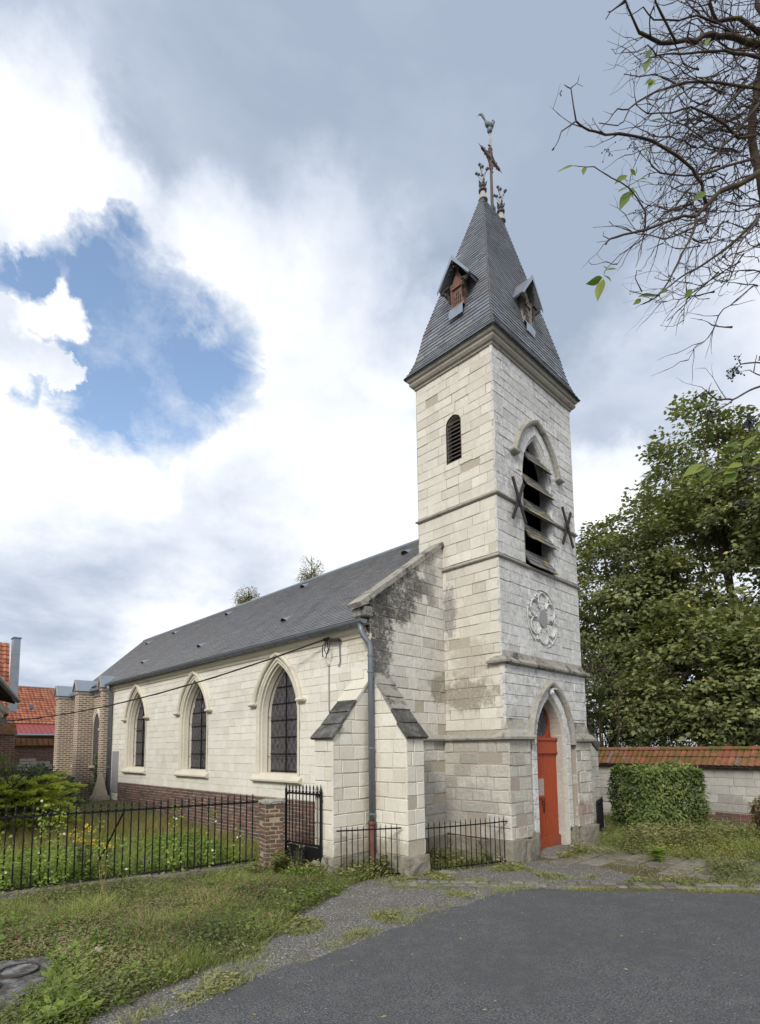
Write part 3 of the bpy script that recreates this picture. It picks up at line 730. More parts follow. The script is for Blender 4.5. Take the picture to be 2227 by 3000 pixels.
# plinth blocks
def rough_block(name, a, b, M, parent, rnd, seg=3, amp=.012, tone=.5):
    mb = MB(); x0, y0, z0 = a; x1, y1, z1 = b
    n = seg; P = {}; V = []; F = []
    def vert(i, j, k):
        if (i, j, k) not in P:
            q = [x0+(x1-x0)*i/n, y0+(y1-y0)*j/n, z0+(z1-z0)*k/n]
            edge = (i in (0, n))+(j in (0, n))+(k in (0, n))
            c = ((x0+x1)/2, (y0+y1)/2, (z0+z1)/2)
            for t in range(3):
                q[t] += rnd.uniform(-amp, amp)
                if edge >= 2: q[t] += (c[t]-q[t])*min(.5, amp*1.2/max(.05, abs(c[t]-q[t])))
            P[(i, j, k)] = len(V); V.append(tuple(q))
        return P[(i, j, k)]
    for a_ in range(n):
        for b_ in range(n):
            F.append((vert(a_,b_,0), vert(a_,b_+1,0), vert(a_+1,b_+1,0), vert(a_+1,b_,0)))
            F.append((vert(a_,b_,n), vert(a_+1,b_,n), vert(a_+1,b_+1,n), vert(a_,b_+1,n)))
            F.append((vert(a_,0,b_), vert(a_+1,0,b_), vert(a_+1,0,b_+1), vert(a_,0,b_+1)))
            F.append((vert(a_,n,b_), vert(a_,n,b_+1), vert(a_+1,n,b_+1), vert(a_+1,n,b_)))
            F.append((vert(0,a_,b_), vert(0,a_,b_+1), vert(0,a_+1,b_+1), vert(0,a_+1,b_)))
            F.append((vert(n,a_,b_), vert(n,a_+1,b_), vert(n,a_+1,b_+1), vert(n,a_,b_+1)))
    mb.add(V, F, tone); return mb.build(name, M, parent)
rp = random.Random(3)
for a, b in (((-.16,-.23,-.1),(.30,.35,.44)), ((.31,-.23,-.1),(.62,.1,.40)), ((-.15,.36,-.1),(.0,D1,.40)), ((.63,-.16,-.05),(.93,.1,.50)),
             ((2.42,-.14,-.1),(2.66,.1,.45)), ((2.68,-.25,-.1),(3.42,.2,.42)), ((-.75,D1-.10,-.1),(-.16,D1+.1,.40)), ((-1.62,D1-.10,-.1),(-.77,D1+.1,.38))):
    rough_block('plinth_block', a, b, M_plinth, ch, rp, 4, .010)
# weathered caps and string courses
mb = MB(); ring_loft(mb, -.075, -.14, .66, 0, [(-.0, 2.28), (.05, 2.30), (.11, 2.315), (.115, 2.36), (.06, 2.44), (-.02, 2.50), (-.075, 2.72)], .6)
mb.build('weathered_cap', M_string, ch)
mb = MB(); ring_loft(mb, 2.66, -.14, 3.37, 0, [(-.0, 2.24), (.05, 2.26), (.10, 2.275), (.105, 2.32), (.05, 2.40), (-.02, 2.46), (-.075, 2.70)], .5)
mb.build('weathered_cap', M_cap, ch)
sprof = [(0, 0), (-.0, .0), (.05, .015), (.085, .03), (.095, .06), (.075, .085), (.0, .15)]
mb = MB()
def lstring(y0, y1, x, z): mb.add([(x-o, y, z+h) for y in (y0, y1) for (o, h) in sprof[1:]], [(i, i+1, i+7, i+6) for i in range(5)], .5)
lstring(D1+.01, -.14, -.075, 2.28)
mb.add([(XN+.55+o*0, D1-o, 2.28+h) for o, h in sprof[1:]]+[(-.05, D1-o, 2.28+h) for o, h in sprof[1:]], [(i, i+1, i+7, i+6) for i in range(5)], .5)
mb.build('string_course', M_string, ch)
mb = MB(); ring_loft(mb, -.004, -.05, W, 0.2, [(.0, 3.76), (.055, 3.78), (.10, 3.80), (.105, 3.84), (.07, 3.87), (.0, 3.93), (-.05, 4.06)], .5); mb.build('string_course', M_cap, ch)
for z in (5.895, 7.19):
    mb = MB(); ring_loft(mb, 0, 0, W, D2, [(-.02, z+.02), (.02, z+.03), (.05, z+.045), (.055, z+.065), (.035, z+.08), (-.02, z+.12)], .7, False); mb.build('string_course', M_string, ch)
# cornice under the spire
mb = MB(); ring_loft(mb, 0, 0, W, D2, [(-.02, 10.43), (.03, 10.43), (.035, 10.475), (.075, 10.49), (.11, 10.54), (.115, 10.575), (.085, 10.60), (.13, 10.625), (.15, 10.66), (.152, 10.70), (-.1, 10.705)], .5, False)
mb.build('cornice', M_corn, ch)

# spire
ex = .19
prof = [(0.0, 10.69), (.10, 10.86), (.20, 11.10), (.285, 11.42), (.36, 11.80)]      # inset from the eave corner -> flared foot
TL, TR, TY, TZ = 1.40, 2.24, 1.03, 15.60
def spire_corner(sx, sy):
    P = []
    for (o, z) in prof:
        P.append((-ex+o if sx < 0 else W+ex-o, -ex+o*.86 if sy < 0 else D2+ex-o*.86, z))
    P.append((TL if sx < 0 else TR, TY-.03 if sy < 0 else TY+.03, TZ)); return P
cA, cB, cC, cD = spire_corner(-1,-1), spire_corner(1,-1), spire_corner(1,1), spire_corner(-1,1)
mb = MB(); k = len(cA)
V = [p for c in (cA, cB, cC, cD) for p in c]
F = [(a*k+i, b*k+i, b*k+i+1, a*k+i+1) for (a, b) in ((0,1),(1,2),(2,3),(3,0)) for i in range(k-1)]+[(3*k,2*k,k,0),(k-1,2*k-1,3*k-1,4*k-1)]
mb.add(V, F, .3); spire = mb.build('spire', M_slateS, ch)
rsl = random.Random(8)
for (l, r) in ((cA, cB), (cD, cA), (cB, cC), (cC, cD)): slates(ch, spire, l, r, .098, .205, M_slateS, rsl, lift=.017, thick=.013, tone=(.15, .85), gap=.007)
mb = MB()
for c in (cA, cB, cC, cD): mb.tube([Vector(p)+Vector((0,0,.012)) for p in c], .012, 5, .5)
mb.tube([(TL-.04,TY,TZ+.012),(TR+.04,TY,TZ+.012)], .035, 6, .4); mb.build('lead_ridge', M_darklead, spire)

# dormers of the spire
def dormer(fr, u, v0, woodM):
    """fr faces outwards; u centre; front wall at d=-.16"""
    dF = -.11; hw = .165; vt = 12.42; va = 12.80
    root = MB(); root.add([fr(u-hw, v0, dF), fr(u+hw, v0, dF), fr(u+hw, vt, dF), fr(u, va, dF), fr(u-hw, vt, dF)]+[fr(u-hw, v0, dF-.5), fr(u+hw, v0, dF-.5), fr(u+hw, vt, dF-.5), fr(u, va, dF-.5), fr(u-hw, vt, dF-.5)],
        [(0,1,2,3,4), (1,6,7,2), (5,0,4,9), (4,3,8,9), (3,2,7,8)], .5)
    o = root.build('dormer', woodM, ch)
    fm = MB()
    for sg in (-1, 1): fm.bar(fr(u+sg*(hw-.02), v0, dF+.012), fr(u+sg*(hw-.02), vt+.05, dF+.012), .05, .03)
    fm.bar(fr(u-hw, vt-.08, dF+.016), fr(u+hw, vt-.08, dF+.016), .05, .035); fm.bar(fr(u-hw, v0+.02, dF+.016), fr(u+hw, v0+.02, dF+.016), .05, .03)
    fm.build('frame', woodM, o)
    sl = MB()
    for i, x in enumerate((-.075, -.025, .025, .075)):
        for j in range(3 if i in (1, 2) else 2):
            z0 = v0+.10+j*.10-(.0 if i in (1, 2) else .0); sl.obox(fr(u+x, z0+.035, dF+.002), Vector(fr.U)*.011, (0, 0, .036), fr.N*.004)
    sl.build('louvre_slot', M_voidm, o)
    # roof: two slopes, overhanging to the front, with zinc verge flashings
    apex, eL, hwR = 12.98, 12.38, .40; d0, d1_ = .06, -.95
    rf = MB()
    for sg in (-1, 1):
        P = [fr(u, apex, d0), fr(u, apex, d1_), fr(u+sg*hwR, eL, d1_), fr(u+sg*hwR, eL, d0)]
        Q = [fr(u, apex-.05, d0), fr(u, apex-.05, d1_), fr(u+sg*(hwR-.03), eL-.03, d1_), fr(u+sg*(hwR-.03), eL-.03, d0)]
        rf.add(P+Q, [(0,1,2,3), (7,6,5,4), (0,3,7,4), (3,2,6,7), (2,1,5,6)], .5)
    rf.build('roof', M_slateS, o)
    for sg in (-1, 1):
        z = MB(); e = fr.N*.012
        A, B = Vector(fr(u, apex+.03, d0+.02)), Vector(fr(u+sg*(hwR+.03), eL-.0, d0+.02)); dn = Vector((0, 0, -.095))
        z.add([A, B, B+dn*.75, A+dn*1.25, A-e*3, B-e*3, B+dn*.75-e, A+dn*1.25-e], [(0,1,2,3), (0,4,5,1), (7,6,5,4), (2,1,5,6), (3,2,6,7)], .6)
        z.build('verge_flashing', M_zinc, o)
        z2 = MB(); A2, B2 = Vector(fr(u, apex+.02, -.40)), Vector(fr(u+sg*(hwR+.02), eL, -.22)); U2 = fr.U*sg
        z2.add([A2+Vector((0,0,.02)), B2+Vector((0,0,.02)), B2-fr.N*.2+Vector((0,0,.03)), A2-fr.N*.2+Vector((0,0,.03))], [(0,1,2,3)], .6); z2.build('flashing', M_zinc, o)
        b = MB(); c0 = u+sg*(hw+.0)
        b.tube([fr(c0, 12.02, dF+.03), fr(c0+sg*.03, 12.16, dF+.07), fr(c0+sg*.10, 12.27, dF+.10), fr(c0+sg*.20, 12.33, dF+.10)], [.02, .035, .038, .03], 6)
        for kk, (q, r_) in enumerate((((c0+sg*.06, 12.20, dF+.12), .035), ((c0+sg*.13, 12.28, dF+.13), .04))): sphere_pts(b, fr(*q), r_, n=6, k=4)
        b.bar(fr(c0+sg*.0, 12.40, dF+.08), fr(c0+sg*.24, 12.36, dF+.08), .04); b.build('carved_bracket', M_darkwood, o)
    for (q, r_) in (((u, 12.84, d0-.03), .035), ((u, 12.76, d0-.05), .035), ((u+.07, 12.73, d0-.06), .028), ((u-.07, 12.73, d0-.06), .028), ((u+.13, 12.65, d0-.06), .026), ((u-.13, 12.65, d0-.06), .026)):
        t = MB(); sphere_pts(t, fr(*q), r_, n=6, k=4); t.build('gable_carving', M_darkwood, o)
    a = MB(); a.add([fr(u-hw-.03, v0+.04, dF+.03), fr(u+hw+.03, v0+.04, dF+.03), fr(u+hw+.03, v0-.10, dF+.10), fr(u-hw-.03, v0-.10, dF+.10), fr(u+hw+.02, v0-.25, dF+.085), fr(u-hw-.02, v0-.25, dF+.085)], [(0,3,2,1), (3,5,4,2)], .6); a.build('apron', M_zinc, o)
    return o
dormer(FL, -.89, 11.86, M_oldwood)
dormer(FF, 1.70, 11.86, M_greywood)
# finials at both ends of the spire ridge
def leaf_bud(mb, c, s):
    for a in range(5):
        t = a*2*math.pi/5; mb.tube([c, (c[0]+.55*s*math.cos(t), c[1]+.55*s*math.sin(t), c[2]+.5*s), (c[0]+.5*s*math.cos(t), c[1]+.5*s*math.sin(t), c[2]+1.1*s)], [.10*s, .26*s, .03*s], 4)
for fx, top in ((TL+.06, 16.57), (TR+.02, 16.56)):
    b = MB(); b.lathe([(.12, -.02), (.085, .10), (.06, .22)], (fx, TY, TZ), 10); f = b.build('finial', M_lead, ch)
    d = MB(); d.lathe([(.06, .20), (.10, .23), (.105, .27), (.07, .30), (.05, .33), (.075, .36), (.08, .40), (.045, .44), (.03, .47)], (fx, TY, TZ), 10)
    for a in range(5):
        t = a*1.2566+.3; d.tube([(fx, TY, TZ+.38), (fx+.07*math.cos(t), TY+.07*math.sin(t), TZ+.42), (fx+.11*math.cos(t), TY+.11*math.sin(t), TZ+.50)], [.03, .035, .008], 4)
    d.build('collar', M_darklead, f)
    d = MB(); d.lathe([(.015, .64), (.035, .655), (.035, .68), (.015, .69)], (fx, TY, TZ), 8); d.build('collar', M_darklead, f)
    r = MB(); r.tube([(fx, TY, TZ+.42), (fx, TY, top-.08)], [.026, .014], 6); r.build('stem', M_lead, f)
    l = MB()
    for (h, rad, n0) in ((.52, .15, .4), (.66, .14, 1.2)):
        for a in range(3):
            t = n0+a*2*math.pi/3; c = (fx+rad*math.cos(t), TY+rad*math.sin(t), TZ+h+.16)
            l.tube([(fx, TY, TZ+h), (fx+rad*.5*math.cos(t), TY+rad*.5*math.sin(t), TZ+h+.08), c], .006, 4); leaf_bud(l, c, .055)
    leaf_bud(l, (fx, TY, top-.10), .075); l.build('leaf_bud', M_darklead, f)
# iron cross on the spire; the arms run along X and Y and carry scrolls
px_ = 1.87
c = MB(); c.tube([(px_, TY, TZ-.05), (px_, TY, 17.45)], [.042, .026], 8); cross = c.build('spire_cross', M_cross, ch)
b = MB(); b.box((px_-.06, TY-.06, TZ-.0), (px_+.06, TY+.06, TZ+.10)); b.build('base', M_darklead, cross)
ad = Vector((1, 0, 0)); cz = 17.07
arm = MB(); arm.bar(Vector((px_, TY, cz))-ad*.40, Vector((px_, TY, cz))+ad*.40, .045, .055)
for sg in (-1, 1):
    e = Vector((px_, TY, cz))+ad*.40*sg; arm.add([e+Vector((0,0,.03)), e-Vector((0,0,.03)), e+ad*.16*sg, e+Vector((.015,.015,0)), e-Vector((.015,.015,0))], [(0,3,2),(3,1,2),(1,4,2),(4,0,2)])
arm.build('cross_arm', M_cross, cross)
for sg in (-1, 1):
    for vz in (-1, 1):
        s_ = MB()
        for (r0, off) in ((.15, .0), (.23, .05)):
            pts = []
            for i in range(9):
                a = math.pi/2*i/8; u_ = r0*(1-math.cos(a))+.03; v_ = r0*(1-math.sin(a))+.03
                pts.append(Vector((px_, TY, cz))+ad*sg*u_*1.1+Vector((0, 0, vz*v_*1.25)))
            s_.tube([pts[0]+ad*sg*.05+Vector((0,0,-vz*.02)), pts[0]+ad*sg*.035+Vector((0,0,vz*.02))]+pts+[pts[-1]+Vector((0,0,vz*.035))-ad*sg*.01, pts[-1]+Vector((0,0,vz*.05))-ad*sg*.04], .017, 5)
        s_.build('scroll', M_cross, cross)

# belfry opening: surround, hood mould, slate louvres
mb = MB()
o0 = bell.outline(10)
loft(mb, FF, [(bell.grow(.0).outline(10), .0), (Arch(CX, .575, 6.02, 8.02, 9.05).outline(10), -.035), (Arch(CX, .555, 6.02, 8.02, 9.02).outline(10), -.03), (Arch(CX, .53, 6.02, 8.02, 8.98).outline(10), -.08), (Arch(CX, .53, 6.02, 8.02, 8.98).outline(10), -.24)], tone=.45)
bo = mb.build('belfry_opening', M_front, ch)
voussoirs(ch, bo, FF, bell.grow(.005), bell.grow(.21, .20), .012, .04, M_front, rs, 6)
mb = MB()
HP = [(0, .0), (.0, .05), (.03, .085), (.08, .10), (.11, .08), (.12, .0)]
def hood(mbx, fr, A, prof=HP, stops=True, ext=0.0, tone=.55, vmin=None):
    P = A.outline(12, arc_only=True)
    if vmin:
        x = A.x(vmin); P = [(A.cu-x, vmin)]+[q for q in P if q[1] > vmin+.02]+[(A.cu+x, vmin)]
    if ext: P = [(P[0][0], P[0][1]-ext)]+P+[(P[-1][0], P[-1][1]-ext)]
    sweep(mbx, fr, P, prof, tone)
    if stops:
        for q, sg in ((P[0], -1), (P[-1], 1)):
            w_ = prof[-1][0]; a, b_ = q[0]+sg*(-.02), q[0]+sg*(w_+.09); a, b_ = min(a, b_), max(a, b_)
            V = []
            for (g, vv, dd_) in ((.0, q[1]+.03, .10), (.02, q[1], .115), (.015, q[1]-.03, .10), (-.03, q[1]-.06, .055), (-.05, q[1]-.075, .0)):
                V += [fr(a-g, vv, 0), fr(b_+g, vv, 0), fr(b_+g, vv, dd_), fr(a-g, vv, dd_)]
            F = [(i*4+j, i*4+(j+1) % 4, i*4+4+(j+1) % 4, i*4+4+j) for i in range(4) for j in range(4)]+[(3,2,1,0)]
            mbx.add(V, F, tone)
hood(mb, FF, Arch(CX, .92, 6, 8.0, 9.34), vmin=8.36); mb.build('hood_mould', M_string, ch)
rl = random.Random(21)
for i in range(5):
    zt = 8.50-i*.56; lou = MB(); U_ = Vector((1, 0, 0)); dn = Vector((0, -.50, -.866)); nn = Vector((0, -.866, .50))
    xa = CX-.55 if i else CX-.46; xb = CX+.60 if i else CX+.52
    L = .48; zt = 8.33-.58*i+.866*L; A = Vector((xa, .15, zt))
    lou.obox(A+U_*(xb-xa)/2+dn*L/2-nn*.012, U_*(xb-xa)/2, dn*(L/2-.01), nn*.010); lo = lou.build('louvre', M_darkwood, bo)
    rows = 4
    for r in range(rows):
        n = 5; x = xa-.03*(r == 0)+(.0 if r % 2 else -.05)
        while x < xb+.02:
            w_ = rl.uniform(.17, .24); x0, x1 = max(x, xa-.012), min(x+w_-.006, xb+.012); x += w_
            if x1-x0 < .03: continue
            s0 = L*(rows-r)/rows+.03*(r == 0)+rl.uniform(-.012, .012); s1 = max(0.0, s0-L/rows*1.35)
            P = [A+U_*(x0-xa)+dn*s0+nn*(.016), A+U_*(x1-xa)+dn*(s0+rl.uniform(-.01, .01))+nn*.016, A+U_*(x1-xa)+dn*s1+nn*.004, A+U_*(x0-xa)+dn*s1+nn*.004]
            V = [tuple(p) for p in P]+[tuple(p-nn*.007) for p in P]
            sp = MB(); sp.add(V, [(0,1,2,3), (0,4,5,1), (1,5,6,2), (3,7,4,0), (7,6,5,4)], rl.random()); 
            lo_parts = sp.mesh('slate'); o = link_mesh('louvre_slate', lo_parts, bo, M_louv)
# small louvred window in the side of the tower
mb = MB(); loft(mb, FL, [(lwin.outline(8), .0), (lwin.outline(8), -.20)], tone=.4)
lw = mb.build('louvre_window', M_left, ch)
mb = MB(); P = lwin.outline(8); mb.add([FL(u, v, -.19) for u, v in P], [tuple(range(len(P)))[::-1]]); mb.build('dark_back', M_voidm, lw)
mb = MB(); P2 = [(u, v) for u, v in Arch(-1.02, .185, 8.29, 9.15, 9.335).outline(8)]
sweep(mb, FL, P2, [(0, -.03), (.014, -.03), (.014, -.0), (0, .0)]); mb.build('frame', M_darkwood, lw)
for i in range(11):
    v = 8.33+i*.088; hw = (lwin.x(v) or .2)-.015
    s_ = MB(); s_.obox(FL(-1.02, v, -.05), FL.U*hw, Vector((-.82, 0, -.57))*.04, Vector((-.57, 0, .82))*.008); s_.build('slat', M_greywood, lw)
mb = MB(); ai = Arch(-1.02, .215, 8.29, 9.15, 9.367); ao = Arch(-1.02, .42, 8.29, 9.15, 9.60)
# wall anchors shaped like an X
for ax in (.70, 2.82):
    c = FF(ax, 7.26, .09); mb = MB()
    for sg in (-1, 1):
        mb.bar(Vector(c)+Vector((-.235*sg, .012*sg, -.44)), Vector(c)+Vector((.235*sg, .012*sg, .44)), .075, .03, up=(0, 1, 0))
    mb.bar(FF(ax, 7.26, -.03), FF(ax, 7.26, .13), .05); mb.build('wall_anchor', M_rust, ch)
# blind rose with six lobes
mb = MB(); rc = (1.64, 4.92); RR = .63
def circ(cu, cv, r, rad, a0=0, a1=2*math.pi, n=22, d=.022, tone=.7):
    mb.tube([FF(cu+r*math.cos(a0+(a1-a0)*i/n), cv+r*math.sin(a0+(a1-a0)*i/n), d) for i in range(n+1)], rad, 5, tone, True)
circ(*rc, RR, .013, .3, 1.9, d=.012); circ(*rc, RR, .013, 2.7, 4.1, d=.012); circ(*rc, RR, .013, 4.9, 6.1, d=.012)
for k_ in range(6):
    a = k_*math.pi/3+math.pi/6; cu, cv = rc[0]+.375*math.cos(a), rc[1]+.375*math.sin(a)
    circ(cu, cv, .185, .018, a-2.5, a+2.5); circ(cu, cv, .15, .012, a-2.3, a+2.3, d=.01)
    b_ = a+math.pi/6; circ(rc[0]+.52*math.cos(b_), rc[1]+.52*math.sin(b_), .035, .018, n=8)
rose = mb.build('rose', M_front, ch)
mb = MB(); mb.add([FF(rc[0]+.17*math.cos(i*math.pi/8), rc[1]+.19*math.sin(i*math.pi/8), .03) for i in range(16)]+[FF(rc[0]+.17*math.cos(i*math.pi/8), rc[1]+.19*math.sin(i*math.pi/8), -.01) for i in range(16)], [tuple(range(16))]+[(i, 16+i, 16+(i+1) % 16, (i+1) % 16) for i in range(16)]); mb.build('cement_disc', M_patch, rose)

# portal: band, hood, splayed reveal, door
mb = MB()
band_o = portal.grow(.20, .20)
loft(mb, FF, [(portal.grow(.02, .03).outline(10), .10), (portal.outline(10), .09), (portal.grow(-.025, -.03).outline(10), .06), (portal.grow(-.045, -.05).outline(10), .065), (portal.grow(-.06, -.07).outline(10), .04), (portal.grow(-.06, -.07).outline(10), -.24)], tone=.4)
po = mb.build('portal', M_low, ch)
voussoirs(ch, po, FF, portal.grow(.012, .02), band_o, .105, .12, M_front, rs, 6, jamb=.42)
mb = MB(); hood(mb, FF, Arch(CX, .83, 0, 2.20, 3.45), [(0, .06), (.0, .15), (.03, .19), (.08, .20), (.115, .17), (.12, .04)], stops=False); mb.build('hood_mould', M_string, po)
mb = MB(); sphere_pts(mb, FF(CX-.02, 3.30, .15), .06, sz=1.2); mb.bar(FF(CX-.02, 3.38, .17), FF(CX+.18, 3.39, .17), .03); mb.build('carved_boss', M_front, po)
da = Arch(CX, .575, .06, 2.20, 3.18)
mb = MB(); P = da.outline(10); mb.add([FF(u, v, -.21) for u, v in P], [tuple(range(len(P)))[::-1]], .5); door = mb.build('door', M_door, ch)
for sg in (-1, 1):
    mb = MB(); x0, x1 = CX+sg*.012, CX+sg*.585; x0, x1 = min(x0, x1), max(x0, x1)
    mb.box((x0, .12, .07), (x1, .16, 2.02)); 
    leafo = mb.build('door_leaf', M_door, door)
    mb = MB(); n = 5
    for i in range(1, n): x = x0+(x1-x0)*i/n; mb.box((x-.004, .112, .30), (x+.004, .122, 1.98))
    mb.build('bead', M_door, leafo)
    mb = MB(); mb.box((x0, .075, .07), (x1, .125, .27)); mb.box((x0, .09, .27), (x1, .12, .285)); mb.build('kick_board', M_door, leafo)
mb = MB(); mb.box((CX-.60, .09, 2.05), (CX+.60, .16, 2.30)); mb.box((CX-.60, .06, 2.30), (CX+.60, .16, 2.36)); mb.box((CX-.60, .075, 2.02), (CX+.60, .14, 2.05)); mb.build('transom', M_door, door)
mb = MB(); ocu = (CX+.04, 2.70)
for (r0, r1, d) in ((.325, .375, -.16), (.375, .43, -.185)):
    V = []; n = 24
    for i in range(n):
        a = 2*math.pi*i/n
        for (r, dd_) in ((r0, d-.04), (r0, d), (r1, d), (r1, d-.04)): V.append(FF(ocu[0]+r*math.cos(a), ocu[1]+r*1.02*math.sin(a), dd_))
    mb.add(V, [(i*4+j, ((i+1) % n)*4+j, ((i+1) % n)*4+j+1, i*4+j+1) for i in range(n) for j in range(3)])
mb.build('round_frame', M_door, door)
mb = MB(); mb.add([FF(ocu[0]+.335*math.cos(-2*math.pi*i/24), ocu[1]+.34*math.sin(2*math.pi*i/24), -.195) for i in range(24)], [tuple(range(24))[::-1]]); mb.build('pane', M_glass, door)
mb = MB()
for r in (.09, .20): 
    mb.tube([FF(ocu[0]+r*math.cos(i*.3491), ocu[1]+r*math.sin(i*.3491), -.19) for i in range(19)], .006, 4)
for a in range(6): mb.tube([FF(ocu[0]+.09*math.cos(a*1.047), ocu[1]+.09*math.sin(a*1.047), -.19), FF(ocu[0]+.33*math.cos(a*1.047), ocu[1]+.33*math.sin(a*1.047), -.19)], .005, 4)
mb.build('leading', M_darklead, door)
mb = MB(); mb.box((CX-.36, .08, 1.10), (CX-.06, .12, 1.55)); nb = mb.build('notice_frame', M_door, door)
mb = MB(); mb.box((CX-.32, .075, 1.15), (CX-.09, .083, 1.50)); mb.build('notice_sheet', simple('notice_paper', (.40, .30, .29), .4, 0, .1), nb)
mb = MB(); mb.tube([(CX-.12+.05*math.cos(i*.524), .075, .98+.05*math.sin(i*.524)) for i in range(13)], .009, 5); mb.lathe([(.02, 0), (.03, .01)], (CX-.12, .09, 1.03), 8); mb.build('ring_handle', M_iron, door)
mb = MB(); mb.box((CX-.07, .112, .78), (CX-.03, .122, .90)); mb.build('keyhole_plate', M_iron, door)
rough_block('door_step', (.95, -.42, -.06), (2.45, .16, .075), M_kerb, ch, rp, 5, .012)

# nave: side wall, gable wall, roof
win_y = (4.40, 8.40, 12.42)
wins = [Arch(-y, .80, 1.56, 2.88, 4.17) for y in win_y]
mb = MB(); sheet(mb, FN, -YE, -D1, 0, 4.60, wins, d=-.010); nave = mb.build('nave_wall', M_mortarN, ch)
kn = dict(ch=.178, lr=(.19, .38), joint=.005, vj=.003, dj=.002, cham=.003, tone=(.4, .9))
stones(ch, nave, FN, -YE, -D1-.0, 1.105, 4.30, M=M_nave, rnd=rs, openings=[a.grow(.03, .05) for a in wins], **kn)
rb = random.Random(31)
stones(ch, nave, FN, -13.86, -D1, -.05, 1.10, .076, (.20, .235), M_brick, rb, joint=.014, vj=.003, dj=.004, cham=.003, tone=(.05, .95), kind='brick', runbond=True, back=.03, d=.004)
stones(ch, nave, FN, -YE, -13.87, -.05, 1.10, .21, (.25, .45), M_nave, rs, **{k_: v for k_, v in kn.items() if k_ not in ('ch', 'lr')})
mb = MB(); mb.box((XN-.02, 13.86, .75), (XN+.02, 14.42, 2.15)); mb.build('cement_patch', M_patch, nave)
def window(A, y):
    mb = MB(); O = lambda g, gv: A.grow(g, gv, v0=A.v0+max(0, -g)*.5).outline(10)
    loft(mb, FN, [(O(.035, .05), .012), (O(.0, .0), .02), (O(-.03, -.035), -.02), (O(-.035, -.04), .0), (O(-.065, -.08), -.005), (O(-.075, -.09), -.06), (O(-.105, -.125), -.065), (O(-.12, -.14), -.12), (O(-.18, -.21), -.26)], tone=.7)
    wo_ = mb.build('window', M_mould, ch)
    mb = MB(); hood(mb, FN, Arch(-y, .885, 0, 2.88, 4.245), [(0, .0), (.0, .055), (.03, .08), (.075, .085), (.10, .06), (.105, .0)], tone=.7, vmin=3.20); mb.build('hood_mould', M_mould, wo_)
    s_ = MB(); sv = 1.47
    prof_ = [(-.05, 1.63), (.09, 1.52), (.105, 1.495), (.10, 1.46), (.055, 1.435), (.0, 1.42)]
    pts = [(d_, v_) for d_, v_ in prof_]
    V = [FN(-y+sg*.93, v_, d_) for sg in (-1, 1) for d_, v_ in pts]; k_ = len(pts)
    s_.add(V+[FN(-y-.70, 1.64, -.25), FN(-y+.70, 1.64, -.25)], [(i, k_+i, k_+i+1, i+1) for i in range(k_-1)]+[tuple(range(k_)), tuple(range(2*k_-1, k_-1, -1)), (0, 2*k_, 2*k_+1, k_)], .55); s_.build('sill', M_mould, wo_)
    G = A.grow(-.185, -.215, v0=1.60)
    # leaded panes between the iron bars
    rows = [1.60, 1.68, 2.06, 2.44, 2.82, 3.20, 3.58, G.va-.001]; dG = -.265
    for i in range(7):
        for sg in (-1, 1):
            vs_ = [rows[i]+(rows[i+1]-rows[i])*q/4 for q in range(5)]
            hx = [max(.0, (G.x(min(v, G.va-1e-4)) or G.hw)) for v in vs_]
            P = [FN(-y+sg*.004, vs_[0], dG), ]+[FN(-y+sg*max(h, .006), v, dG) for h, v in zip(hx, vs_)]+[FN(-y+sg*.004, vs_[-1], dG)]
            if sg < 0: P = P[::-1]
            p_ = MB(); p_.add(P, [tuple(range(len(P)))], rs.random()); p_.build('pane', M_glass, wo_)
    for i, v in enumerate(rows[:-1]):
        hw = G.x(v+.001) or G.hw; b_ = MB(); b_.bar(FN(-y-hw, v, dG+.02), FN(-y+hw, v, dG+.02), .016, .014); b_.build('bar', M_iron, wo_)
    b_ = MB(); b_.bar(FN(-y, 1.6, dG+.025), FN(-y, G.va, dG+.025), .018, .016, up=(0, 1, 0)); b_.build('mullion_bar', M_iron, wo_)
    g = MB(); gp = A.grow(-.16, -.19, v0=1.60).outline(10); sweep(g, FN, gp, [(-.0, -.20), (.012, -.20), (.012, -.185), (0, -.185)]); g.tube([FN(gp[0][0], 1.605, -.19), FN(gp[-1][0], 1.605, -.19)], .008, 4)
    for v in (2.0, 2.9): 
        hw = (A.grow(-.16, -.19, v0=1.6)).x(v); g.tube([FN(-y-hw, v, -.19), FN(-y+hw, v, -.19)], .006, 4)
    g.tube([FN(-y+.08, 1.6, -.19), FN(-y+.08, 3.85, -.19)], .006, 4)
    g.build('guard_frame', M_iron, wo_)
for A, y in zip(wins, win_y): window(A, y)
# eaves cornice of the nave
mb = MB(); P_ = [(.0, 4.24), (.03, 4.26), (.04, 4.32), (.075, 4.34), (.11, 4.40), (.115, 4.44), (.0, 4.46)]
mb.add([FN(u, v, d_) for u in (-YE, -D1-.02) for d_, v in P_], [(i, i+1, i+8, i+7) for i in range(6)], .5); mb.build('eaves_cornice', M_mould, ch)
